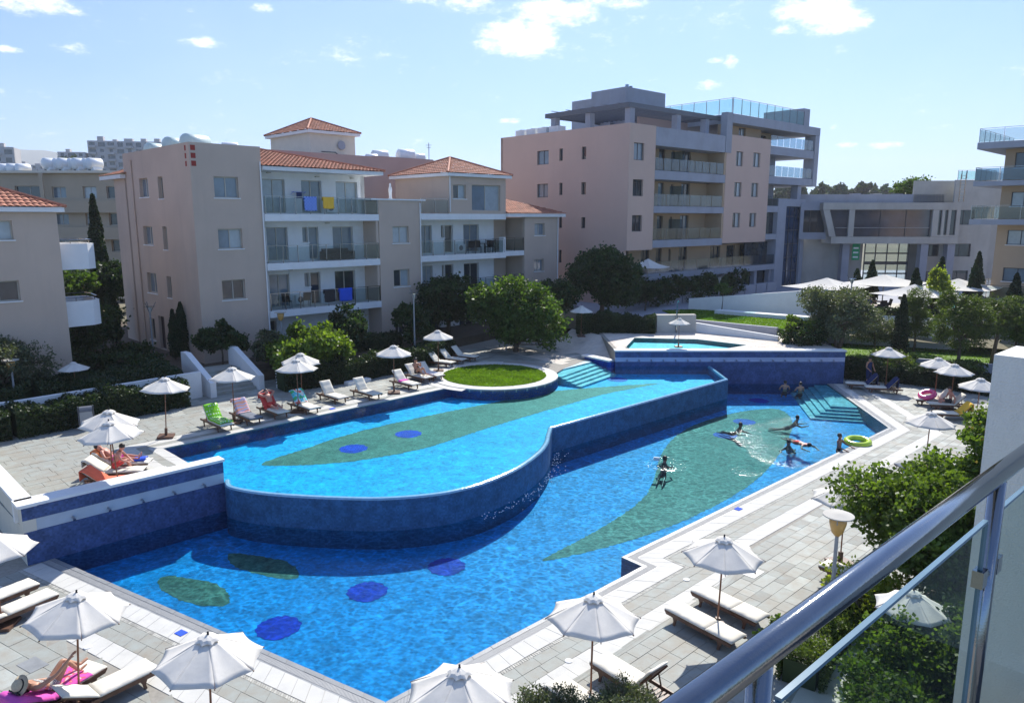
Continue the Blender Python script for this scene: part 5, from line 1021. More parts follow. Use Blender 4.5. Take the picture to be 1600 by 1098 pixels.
# the hill itself and the blue ridge
def hill(name, pts, y0, y1, base, m):
    mb = MB(); n = len(pts); vs = []
    for (x, z) in pts: vs += [(x, y0, base), (x * 1.02, y0 + (y1 - y0) * .35, base + (z - base) * .75), (x * 1.05, (y0 + y1) / 2, z), (x * 1.1, y1, base)]
    fs = [(4 * i + k, 4 * (i + 1) + k, 4 * (i + 1) + k + 1, 4 * i + k + 1) for i in range(n - 1) for k in range(3)]; return struct(mb.add(vs, fs).build(name, m, smooth=True))
M['scrub'] = mat('scrub covered hillside', (.045, .055, .03), .95, .5, .03, .6, .3, coord='G')
hill('hill', [(-520, 4), (-330, 26), (-230, 33), (-190, 30), (-160, 27), (-120, 20), (-80, 13), (-30, 8), (40, 5)], 200, 520, 2, M['scrub'])
M['ridge'] = mat('bare far ridge', (.10, .12, .11), .95, .3, .004, coord='G')
hill('hill', [(-3400, 60), (-2600, 250), (-2000, 272), (-1700, 262), (-1200, 180), (-700, 50), (0, 30), (1000, 20), (3000, 20)], 2400, 3400, -20, M['ridge'])
# ================================================================== PARASOLS
def make_parasol():
    root = thing('parasol', 'x', 'parasol'); n = 8; Rm = .97; rg = random.Random(3)
    # scalloped canvas: 8 gores between the rib ends, sagging slightly between ribs
    mb = MB(); rings = 7; seg = 8
    for g in range(n):
        a0 = 2 * math.pi * (g + .5) / n; a1 = 2 * math.pi * (g + 1.5) / n; vs = []
        for j in range(rings + 1):
            t = .13 + .87 * j / rings
            for i in range(seg + 1):
                f = i / seg; p = Vector((math.cos(a0), math.sin(a0))) * (1 - f) + Vector((math.cos(a1), math.sin(a1))) * f
                sag = math.sin(math.pi * f); r = Rm * t * (1 - .045 * sag * t); z = 2.475 - .47 * t - .022 * sag * t + .005 * math.sin(7 * f + g * 2 + 5 * t)
                vs.append((p.x * r, p.y * r, z))
        fs = [(j * (seg + 1) + i, (j + 1) * (seg + 1) + i, (j + 1) * (seg + 1) + i + 1, j * (seg + 1) + i + 1) for j in range(rings) for i in range(seg)]
        m2 = MB().add(vs, fs); o = m2.build('canvas_gore', M['canvas'], root, smooth=True); md = o.modifiers.new('thick', 'SOLIDIFY'); md.thickness = .004
    vt = MB(); vs = []; k = 16
    for j, (r, z) in enumerate([(.02, 2.50), (.08, 2.487), (.15, 2.46), (.20, 2.415)]):
        for i in range(k): a = 2 * math.pi * (i + .5) / k; rr = r * (1 + (.14 if i % 2 else -.08) * (j / 3)); vs.append((rr * math.cos(a), rr * math.sin(a), z - (.02 * (i % 2) * j / 3)))
    fs = [(j * k + i, j * k + (i + 1) % k, (j + 1) * k + (i + 1) % k, (j + 1) * k + i) for j in range(3) for i in range(k)]
    vt.add(vs, fs).build('wind_vent', M['canvas'], root)
    MB().tube([(0, 0, .02), (0, 0, 2.45)], .021, 10).build('pole', M['pole'], root); MB().lathe([(.012, 2.44), (.024, 2.50), (.018, 2.53), (.022, 2.545), (.01, 2.56)], n=10).build('finial', M['black'], root)
    for g in range(n):
        a = 2 * math.pi * (g + .5) / n; c, s = math.cos(a), math.sin(a); rb = MB().bar((c * .03, s * .03, 2.43), (c * .98, s * .98, 1.985), .018, .022).build('rib', M['wood'], root); MB().bar((c * .04, s * .04, 1.86), (c * .5, s * .5, 2.19), .014).build('strut', M['wood'], rb)
    MB().lathe([(.05, 1.82), (.05, 1.9)], n=10).build('runner', M['wood'], root); MB().box(-.3, .3, -.3, .3, 0.0, .09).box(-.05, .05, -.05, .05, .09, .38).build('base', M['wood'], root)
    return root
PAR = make_parasol()
PZ = [ # x, y, ground, scale, tilt (deg), heading, label
 (5.08, 16.53, 0, 1, (1, 1), 10, 'open parasol over the right hand pair of flat loungers by the pool notch'),
 (1.66, 13.79, 0, 1, (-2, 2), 25, 'open off white parasol with crumpled vent at the bottom right corner of the pool'),
 (-0.89, 11.33, 0, 1, (0, -1), 0, 'open off white parasol cut by the bottom of the picture, in the middle'),
 (-5.57, 12.34, 0, 1, (0, 2), 5, 'open off white parasol in front of the left pool edge near the cream lounger'),
 (-8.88, 13.89, 0, 1, (2, 5), 12, 'tilted off white parasol standing beside the sunbathing woman in the straw hat'),
 (-12.68, 16.8, 0, 1, (0, 0), 8, 'off white parasol cut by the left edge, in front of the cream wall'),
 (-12.83, 22.64, 1.15, 1, (2, -2), 0, 'front one of the two overlapping parasols behind the left fountain wall'),
 (-13.57, 24.03, 1.15, 1, (3, 3), 20, 'rear one of the two overlapping parasols behind the left fountain wall'),
 (-14.06, 29.14, 1.15, 1, (-1, 3), 15, 'parasol over the lounger with the lime green airbed'),
 (-12.13, 31.22, 1.15, 1, (0, 1), 5, 'parasol in front of the white walled garden stairs'),
 (-9.87, 33.06, 1.15, 1, (-1, 0), 0, 'front one of the two parasols over the empty ecru loungers below the leafy bush'),
 (-10.11, 34.6, 1.15, 1, (1, 1), 20, 'rear one of the two parasols over the empty ecru loungers below the leafy bush'),
 (-6.0, 36.76, 1.15, 1, (0, 1), 10, 'parasol over the reading woman left of the round lawn'),
 (-4.3, 42.2, 1.15, .98, (0, 0), 5, 'parasol behind the white loungers at the upper left of the round lawn'),
 (4.75, 50.0, 1.95, .86, (0, 0), 5, 'parasol standing in the shade of the big dark tree'),
 (10.45, 45.55, 2.0, .74, (0, 0), 0, 'small parasol at the edge of the upper childrens pool'),
 (22.23, 42.75, 0, 1.0, (0, 0), 0, 'parasol standing alone above the dark covered loungers right of the fountain wall'),
 (23.32, 39.51, 0, 1, (0, 0), 10, 'rear one of the two overlapping parasols above the pink swim ring'),
 (23.14, 37.72, 0, 1, (0, 0), 0, 'front one of the two overlapping parasols above the pink swim ring'),
 (22.34, 34.28, 0, 1, (0, 0), 15, 'parasol beside the white balcony wall, above the row of white loungers'),
 (16.51, 28.08, 0, 1, (0, 1), 12, 'parasol beside the corner of the pool with the lime swim ring'),
 (9.64, 20.18, 0, 1, (0, 0), 20, 'parasol half hidden behind the large light green tree'),
 (8.55, 14.5, .2, .8, (0, 0), 20, 'parasol seen through the balcony glass among the garden shrubs'),
 (-20.6, 33.9, 1.55, .72, (0, 0), 20, 'shaded parasol at the foot of the left house behind the hedge'),
]
for i, (x, y, z, s_, tl, hd, lb) in enumerate(PZ):
    o = PAR if i == 0 else copy_tree(PAR); tz = 2.5 * s_
    # keep the tip where it stands: tilt about the foot
    o.rotation_euler = (R(tl[0]), R(tl[1]), R(hd)); off = Vector((0, 0, tz)); tip = (Matrix.Rotation(R(hd), 3, 'Z') @ Matrix.Rotation(R(tl[1]), 3, 'Y') @ Matrix.Rotation(R(tl[0]), 3, 'X')) @ off
    o.location = (x - tip.x, y - tip.y, z); o.scale = (s_,) * 3; tag(o, lb, 'parasol', 'off white parasols round the pools')
# restaurant sail parasols
def sail(loc, rz, w, d, h, label):
    t = thing('sail_parasol', label, 'parasol', loc, rz, 'large square parasols over the restaurant'); mb = MB(); vs = [(-w, -d, h), (w, -d, h), (w, d, h), (-w, d, h), (0, 0, h + .75)]; 
    n = 8; c = Vector((0, 0, h + .7)); cs = [Vector(v) for v in vs[:4]]
    for k in range(4):
        a, b = cs[k], cs[(k + 1) % 4]; V = []
        for j in range(n + 1):
            t_ = j / n
            for i in range(n + 1): f = i / n; e = a.lerp(b, f); p = c.lerp(e, t_); p.z -= .12 * math.sin(math.pi * t_) + .08 * math.sin(math.pi * f) * t_; V.append(p)
        mb.add(V, [(j * (n + 1) + i, (j + 1) * (n + 1) + i, (j + 1) * (n + 1) + i + 1, j * (n + 1) + i + 1) for j in range(n) for i in range(n)])
    mb.build('canvas', M['canvas'], t, smooth=True); MB().tube([(0, 0, 0), (0, 0, h + .7)], .05, 8).build('pole', M['lampmetal'], t); MB().box(-.5, .5, -.5, .5, 0, .12).build('base', M['concrete'], t)
    return t
sail((25.9, 60.6, 2.45), 42, 2.6, 2.6, 2.0, 'leftmost square parasol over the restaurant terrace'); sail((31.4, 62.2, 2.45), 42, 2.9, 2.6, 2.15, 'middle square parasol at the back of the restaurant terrace'); sail((31.4, 57.4, 2.45), 42, 2.6, 2.4, 1.75, 'front square parasol over the restaurant terrace'); sail((36.2, 59.8, 2.45), 42, 2.6, 2.6, 2.0, 'rightmost square parasol over the restaurant terrace')
sail((10.5 + 1.0, 62.6, 4.95), 42, 1.4, 1.3, .95, 'cream parasol on the first floor terrace of the tall block')
# ================================================================== LOUNGERS
def lounger(label, back=0, cushion='cushion', group='teak sun loungers round the pools', shelf=True):
    """foot end at the origin, lying along +x; back = backrest angle in degrees"""
    t = thing('sun_lounger', label, 'sun lounger', group=group); L1, w = 1.22, .31
    for s_ in (-1, 1): MB().add([(0, s_ * w, .28), (.06, s_ * w, .21), (1.95, s_ * w, .21), (1.98, s_ * w, .29), (0, s_ * w, .31), (0, s_ * (w - .03), .28), (.06, s_ * (w - .03), .21), (1.95, s_ * (w - .03), .21), (1.98, s_ * (w - .03), .29), (0, s_ * (w - .03), .31)], [(0, 1, 2, 3, 4), (9, 8, 7, 6, 5), (0, 5, 6, 1), (1, 6, 7, 2), (2, 7, 8, 3), (3, 8, 9, 4), (4, 9, 5, 0)]).build('side_rail', M['wood'], t)
    for x in (.30, 1.62):
        for s_ in (-1, 1):   # curved legs
            P = [(x - .05, .21), (x + .10, .21), (x + .055, .12), (x + .03, 0), (x - .035, 0), (x - .01, .12)]; y0, y1 = s_ * (w - .005), s_ * (w - .04); n = len(P)
            MB().add([(p, y0, q) for p, q in P] + [(p, y1, q) for p, q in P], [tuple(range(n)), tuple(range(2 * n - 1, n - 1, -1))] + [(i, i + n, (i + 1) % n + n, (i + 1) % n) for i in range(n)]).build('leg', M['wood'], t)
    for k in range(9): MB().box(.03 + k * .135, .12 + k * .135, -w + .035, w - .035, .27, .295).build('slat', M['wood'], t)
    c, s = math.cos(R(back)), math.sin(R(back))
    def tr(x, z): return (L1 + x * c - z * s, .30 + x * s + z * c)
    br = MB()
    for y in (-.25, .21): a, b = tr(0, -.03), tr(.74, -.03); br.bar((a[0], y + .02, a[1]), (b[0], y + .02, b[1]), .035)
    bf = br.build('back_frame', M['wood'], t)
    for k in range(6): a, b = tr(.02 + k * .125, -.01), tr(.10 + k * .125, -.01); MB().bar((a[0], 0, a[1]), (b[0], 0, b[1]), .52, .02, up=(0, 0, 1) if back < 80 else (1, 0, 0)).build('slat', M['wood'], bf)
    if back > 8:
        a = tr(.42, -.04); MB().bar((a[0], .2, a[1]), (1.62, .2, .23), .025).bar((a[0], -.2, a[1]), (1.62, -.2, .23), .025).build('back_prop', M['wood'], t)
        for k in range(5): MB().box(1.42 + k * .105, 1.48 + k * .105, -w + .035, w - .035, .225, .245).build('slat', M['wood'], t)
    # mattress: two padded pieces
    def pad(x0, x1, f, nm):
        nx, ny = 12, 8; th = .065; V = []
        for j in range(ny + 1):
            for i in range(nx + 1):
                u, v = i / nx, j / ny; x = x0 + (x1 - x0) * u; y = -.3 + .6 * v; e = min(1, min(u, 1 - u) * 9) ** .5 * min(1, min(v, 1 - v) * 9) ** .5
                tuft = -.014 * (math.exp(-((x * 3.2 % 1 - .5) * 6) ** 2)) * e; wr = .004 * math.sin(17 * x + 5 * y + 3 * math.sin(9 * y)); p = f(x, .012 + th * (.45 + .55 * e) + tuft + wr * e); V.append((p[0], y * (1 if e else .985), p[1]))
        m0 = len(V)
        for j in range(ny + 1):
            for i in range(nx + 1): x = x0 + (x1 - x0) * i / nx; p = f(x, .012); V.append((p[0], -.3 + .6 * j / ny, p[1]))
        F = [(j * (nx + 1) + i, j * (nx + 1) + i + 1, (j + 1) * (nx + 1) + i + 1, (j + 1) * (nx + 1) + i) for j in range(ny) for i in range(nx)]; F += [tuple(reversed([q + m0 for q in f_])) for f_ in F[:ny * nx]]
        B = [i for i in range(nx + 1)] + [(j + 1) * (nx + 1) - 1 for j in range(1, ny + 1)] + [ny * (nx + 1) + i for i in range(nx - 1, -1, -1)] + [j * (nx + 1) for j in range(ny - 1, 0, -1)]
        for k in range(len(B)): a, b = B[k], B[(k + 1) % len(B)]; F.append((a, a + m0, b + m0, b))
        return MB().add(V, F).build(nm, M[cushion], t, smooth=True)
    if cushion:
        pad(-.01, L1 - .005, lambda x, z: (x, .295 + z), 'mattress'); pad(.005, .76, lambda x, z: (tr(x, z)), 'head_mattress')
    return t
LPROTO = {}
def place_lounger(x, y, z, head, label, back=0, cushion='cushion', group='teak sun loungers round the pools'):
    """x, y = foot end; head = heading of the head end in degrees"""
    k = (back, cushion)
    if k not in LPROTO: LPROTO[k] = t = lounger(label, back, cushion, group)
    else: t = copy_tree(LPROTO[k])
    t.location = (x, y, z + .004); t.rotation_euler = (0, 0, R(head)); t['label'] = label; t['group'] = group; return t
def onl(t, x, y, z):      # point in a lounger's frame
    a = t.rotation_euler.z; return (t.location.x + x * math.cos(a) - y * math.sin(a), t.location.y + x * math.sin(a) + y * math.cos(a), t.location.z + z)
lg = {}
lg['R1'] = place_lounger(4.95, 18.15, 0, -52, 'flat white lounger behind the parasol pole, rear one of the right hand pair')
lg['R2'] = place_lounger(4.08, 17.25, 0, -52, 'flat white lounger in front of the parasol pole, front one of the right hand pair')
lg['R3'] = place_lounger(1.95, 15.0, 0, -50, 'white lounger with its back raised behind the dark bush at the bottom', 52)
lg['R4'] = place_lounger(.9, 14.15, 0, -50, 'white lounger mostly hidden by the dark bush at the bottom of the picture', 38)
lg['L1'] = place_lounger(-12.95, 18.5, 0, -121, 'empty lounger at the left edge, the one nearer the cream wall')
lg['L2'] = place_lounger(-12.1, 17.95, 0, -121, 'empty lounger at the left edge, the one nearer the camera')
lg['CR'] = place_lounger(-7.95, 14.75, 0, -128, 'ecru lounger with raised head, right of the woman in the straw hat', 28)
lg['WO'] = place_lounger(-9.15, 14.75, 0, -113, 'lounger covered in deep pink towels with the woman in the straw hat on it', 28)
g5 = 'loungers behind the left fountain wall'
lg['T1'] = place_lounger(-12.9, 25.15, 1.15, 190, 'lounger with an orange towel, rear one of three behind the left fountain wall', 38, group=g5)
lg['T2'] = place_lounger(-12.7, 24.3, 1.15, 190, 'lounger with a pale towel, middle one of three behind the left fountain wall', 38, group=g5)
lg['T3'] = place_lounger(-12.2, 23.3, 1.15, 190, 'lounger with a coral towel, front one of three behind the left fountain wall', 38, group=g5)
g6 = 'loungers along the upper left pool edge'
lg['G1'] = place_lounger(-11.9, 29.75, 1.15, 136, 'lounger with the lime green airbed', 52, group=g6)
lg['G2'] = place_lounger(-11.05, 30.8, 1.15, 136, 'lounger with a grey mattress and a pink patterned towel', 52, 'cushion_g', g6)
lg['G3'] = place_lounger(-10.15, 31.75, 1.15, 136, 'lounger on which a man in red shorts lies', 52, group=g6)
lg['G4'] = place_lounger(-8.95, 32.5, 1.15, 136, 'lounger with a turquoise patterned towel over its head end', 52, group=g6)
lg['H1'] = place_lounger(-8.1, 34.45, 1.15, 136, 'empty ecru lounger, left one of the pair below the leafy bush', 52, group=g6)
lg['H2'] = place_lounger(-6.6, 35.2, 1.15, 136, 'empty ecru lounger, right one of the pair below the leafy bush', 52, group=g6)
lg['I1'] = place_lounger(-4.95, 37.35, 1.15, 136, 'ecru lounger with a pink towel left of the reading woman', 45, group=g6)
lg['I2'] = place_lounger(-4.5, 39.0, 1.15, 136, 'white lounger on which a woman sits reading', 45, group=g6)
lg['I3'] = place_lounger(-3.9, 39.5, 1.15, 136, 'white lounger with a pink spotted towel right of the reading woman', 45, group=g6)
lg['J1'] = place_lounger(-3.5, 43.2, 1.15, 150, 'white lounger nearest the round lawn, left one of three in the shade', 45, group=g6)
lg['J2'] = place_lounger(-2.9, 44.2, 1.15, 150, 'white lounger in the shade, middle one of three behind the round lawn', 45, group=g6)
lg['J3'] = place_lounger(-2.2, 45.1, 1.15, 150, 'white lounger in the shade, right one of three behind the round lawn', 45, group=g6)
g7 = 'loungers on the right hand terrace'
lg['B1'] = place_lounger(19.9, 42.9, 0, -14, 'lounger with a dark towel, rear one of two beside the far fountain wall', 50, group=g7)
lg['B2'] = place_lounger(20.6, 41.9, 0, -14, 'lounger with a dark towel, front one of two beside the far fountain wall', 50, group=g7)
lg['P1'] = place_lounger(21.9, 39.0, 0, -10, 'white lounger holding the pink swim ring', 48, group=g7)
lg['P2'] = place_lounger(22.1, 38.0, 0, -10, 'white lounger just in front of the pink swim ring, beside the seated man', 48, group=g7)
lg['Y1'] = place_lounger(21.3, 36.1, 0, -10, 'white lounger with a bright yellow towel over its back', 48, group=g7)
lg['Q1'] = place_lounger(21.9, 33.4, 0, -6, 'white lounger below the yellow towel, rear one of three near the balcony wall', 48, group=g7)
lg['Q2'] = place_lounger(21.7, 31.9, 0, -6, 'white lounger, middle one of three near the balcony wall', 48, group=g7)
lg['Q3'] = place_lounger(21.6, 30.5, 0, -6, 'white lounger, front one of three near the balcony wall', 0, group=g7)
lg['K1'] = place_lounger(15.3, 27.9, 0, 0, 'lounger with a charcoal cover under the parasol by the pool corner', 25, 'cushion_g', g7)
lg['K2'] = place_lounger(14.8, 26.9, 0, 0, 'lounger with a royal blue towel behind the light green tree', 0, group=g7)
lg['N1'] = place_lounger(8.9, 19.6, 0, -50, 'lounger half hidden by the light green tree and the lamp', 38, group=g7)
lg['S1'] = place_lounger(1.6, 52.8, 2.0 - .85, 175, 'shaded lounger left of the buff paving behind the round lawn', 40, group=g7)
lg['S2'] = place_lounger(2.2, 51.4, 2.0 - .85, 175, 'shaded lounger by the buff paving, nearer the round lawn', 40, group=g7)
# ---- towels and airbeds lying on loungers
def drape(t, m, label, x0, x1, cat='towel', w=.66, back=0, name='towel', over=.0, thick=.02, puff=0, ribs=0):
    """a cloth that follows the mattress from x0 (towards the foot) to x1 (towards the head)"""
    c, s = math.cos(R(back)), math.sin(R(back)); n = 22; k = 10; V = []; L1 = 1.22; rg = random.Random(label)
    for i in range(n + 1):
        x = x0 + (x1 - x0) * i / n
        for j in range(k + 1):
            y = -w / 2 + w * j / k; ed = min(j, k - j) / (k / 2); z = .105 + .006 * math.sin(11 * x + 3 * y) + puff * math.sin(math.pi * j / k) ** .5
            if ribs: z += .018 * abs(math.sin(math.pi * x / ribs))
            dz = -.07 if (j in (0, k) and not puff) else 0
            if x <= L1: p = (x, y, .295 + z + dz)
            elif x <= L1 + .76: q = x - L1; p = (L1 + q * c - (z - .0) * s, y, .30 + q * s + (z) * c + dz)
            else: q = .76; e = x - L1 - q; p = (L1 + q * c - z * s + .09 + .02 * math.sin(6 * y), y, .30 + q * s + z * c - e - .02)
            V.append(p)
    ob = MB().add(V, [(i * (k + 1) + j, (i + 1) * (k + 1) + j, (i + 1) * (k + 1) + j + 1, i * (k + 1) + j + 1) for i in range(n) for j in range(k)]).build(name, m if not isinstance(m, str) else M[m], None, smooth=True)
    md = ob.modifiers.new('thick', 'SOLIDIFY'); md.thickness = thick; ob.location = t.location; ob.rotation_euler = t.rotation_euler; return tag(ob, label, cat)
def pattern(name, cols, scale, kind='noise'):
    m = bpy.data.materials.new(name); m.use_nodes = True; n = m.node_tree.nodes; l = m.node_tree.links; b = n['Principled BSDF']; b.inputs['Roughness'].default_value = .9; tcn = n.new('ShaderNodeTexCoord')
    if kind == 'noise': s_ = n.new('ShaderNodeTexNoise'); s_.inputs['Scale'].default_value = scale; s_.inputs['Detail'].default_value = 2; o_ = s_.outputs[0]
    elif kind == 'wave': s_ = n.new('ShaderNodeTexWave'); s_.inputs['Scale'].default_value = scale; s_.inputs['Distortion'].default_value = 6; o_ = s_.outputs['Fac']
    else: s_ = n.new('ShaderNodeTexVoronoi'); s_.inputs['Scale'].default_value = scale; s_.inputs['Randomness'].default_value = .25; o_ = s_.outputs['Distance']
    l.new(tcn.outputs['Object'], s_.inputs['Vector']); r = n.new('ShaderNodeValToRGB'); r.color_ramp.interpolation = 'CONSTANT'; e = r.color_ramp.elements
    while len(e) < len(cols): e.new(.5)
    for i, (p, c) in enumerate(cols): e[i].position = p; e[i].color = (*c, 1)
    l.new(o_, r.inputs[0]); l.new(r.outputs[0], b.inputs['Base Color']); return m
M['airbed'] = pattern('lime airbed vinyl with pale dots', [(0, (.70, .85, .55)), (.34, (.24, .62, .02))], 9, 'vor'); M['airbed'].node_tree.nodes['Principled BSDF'].inputs['Roughness'].default_value = .25
M['pinkpat'] = pattern('pink and white swirl towel', [(0, (.75, .35, .25)), (.42, (.7, .70, .62)), (.5, (.72, .12, .45)), (.6, (.45, .45, .6))], 3.0, 'wave')
M['turqpat'] = pattern('turquoise and coral beach towel', [(0, (.08, .45, .16)), (.42, (.12, .55, .70)), (.52, (.72, .74, .70)), (.62, (.65, .12, .12))], 4.0)
M['spot'] = pattern('pink spotted towel', [(0, (.75, .25, .40)), (.28, (.75, .70, .68))], 14, 'vor')
M['pinkred'] = pattern('crumpled towel of red and pink', [(0, (.66, .09, .42)), (.5, (.72, .10, .14)), (.58, (.70, .45, .50))], 9)
drape(lg['G1'], 'airbed', 'lime green airbed with pale dimples on a lounger', .1, 1.95, 'airbed', .62, 52, 'airbed', thick=.05, puff=.05, ribs=.12)
drape(lg['G2'], 'pinkpat', 'pink and white swirl patterned towel over the back of the grey lounger', 1.05, 2.15, back=52)
drape(lg['G3'], 'red', 'red towel over the lounger under the man in red shorts', 1.0, 2.2, back=52)
drape(lg['G4'], 'turqpat', 'turquoise towel with a coral print over the lounger beside the stairs', 1.18, 2.1, back=52)
drape(lg['T1'], 'orange', 'orange towel hung over the raised back of the rear lounger', 1.55, 2.75, w=.5, back=38); drape(lg['T2'], 'cushion', 'pale cream towel over the head of the middle lounger', .95, 2.25, back=38); drape(lg['T3'], 'coral', 'coral towel spread from the head of the front lounger down to its seat', .55, 2.35, back=38)
drape(lg['T1'], 'blue_t', 'blue bag like towel at the foot of the rear lounger behind the fountain wall', .12, .52, w=.4, puff=.08)
drape(lg['WO'], 'pinkt', 'deep pink towel over the raised back of the lounger with the straw hat woman', 1.1, 2.4, w=.74, back=28); drape(lg['WO'], 'pinkred', 'crumpled red and pink towel under the legs of the straw hat woman', .38, 1.08, w=.74, puff=.03)
drape(lg['I1'], 'pinkt', 'small pink towel on the middle of the lounger left of the reading woman', .95, 1.2, w=.62); drape(lg['I3'], 'spot', 'pink spotted towel on the white lounger beside the reading woman', .3, 1.2)
drape(lg['B1'], 'navy', 'navy towel over the back of the rear lounger at the end of the fountain wall', 1.1, 2.6, w=.7, back=50); drape(lg['B2'], 'navy', 'navy towel over the back of the front lounger at the end of the fountain wall', 1.1, 2.6, w=.7, back=50)
drape(lg['Y1'], 'yellow', 'bright yellow towel over the raised back of a white lounger', 1.1, 2.65, w=.72, back=48); drape(lg['K2'], 'blue_t', 'royal blue towel spread on the lounger behind the light green tree', .2, .9, w=.6); drape(lg['K1'], 'black', 'charcoal towel over the lounger under the parasol by the pool corner', .6, 2.1, w=.7, back=25)
# swim rings
def ring(name, m, loc, r, tilt, label):
    mb = MB(); n, k = 28, 12; V = []
    for i in range(n):
        a = 2 * math.pi * i / n
        for j in range(k): b = 2 * math.pi * j / k; rr = .13 * (1 + .03 * math.sin(8 * a)); V.append(((r + rr * math.cos(b)) * math.cos(a), (r + rr * math.cos(b)) * math.sin(a), rr * math.sin(b)))
    o = mb.add(V, [(i * k + j, ((i + 1) % n) * k + j, ((i + 1) % n) * k + (j + 1) % k, i * k + (j + 1) % k) for i in range(n) for j in range(k)]).build(name, m, None, smooth=True); o.location = loc; o.rotation_euler = (R(tilt[0]), R(tilt[1]), 0); return tag(o, label, 'swim ring')
M['lime'] = mat('lime vinyl', (.45, .62, .03), .2, .15, 3, spec=.8); M['pinkv'] = mat('pink vinyl', (.75, .08, .25), .25, .12, 4, spec=.7)
ring('swim_ring', M['lime'], (15.6, 31.95, .07), .46, (4, -3), 'lime green swim ring floating at the right corner of the lower pool')
ring('swim_ring', M['pinkv'], onl(lg['P1'], .65, 0, .55), .34, (10, -20), 'pink swim ring lying on a white lounger at the right')
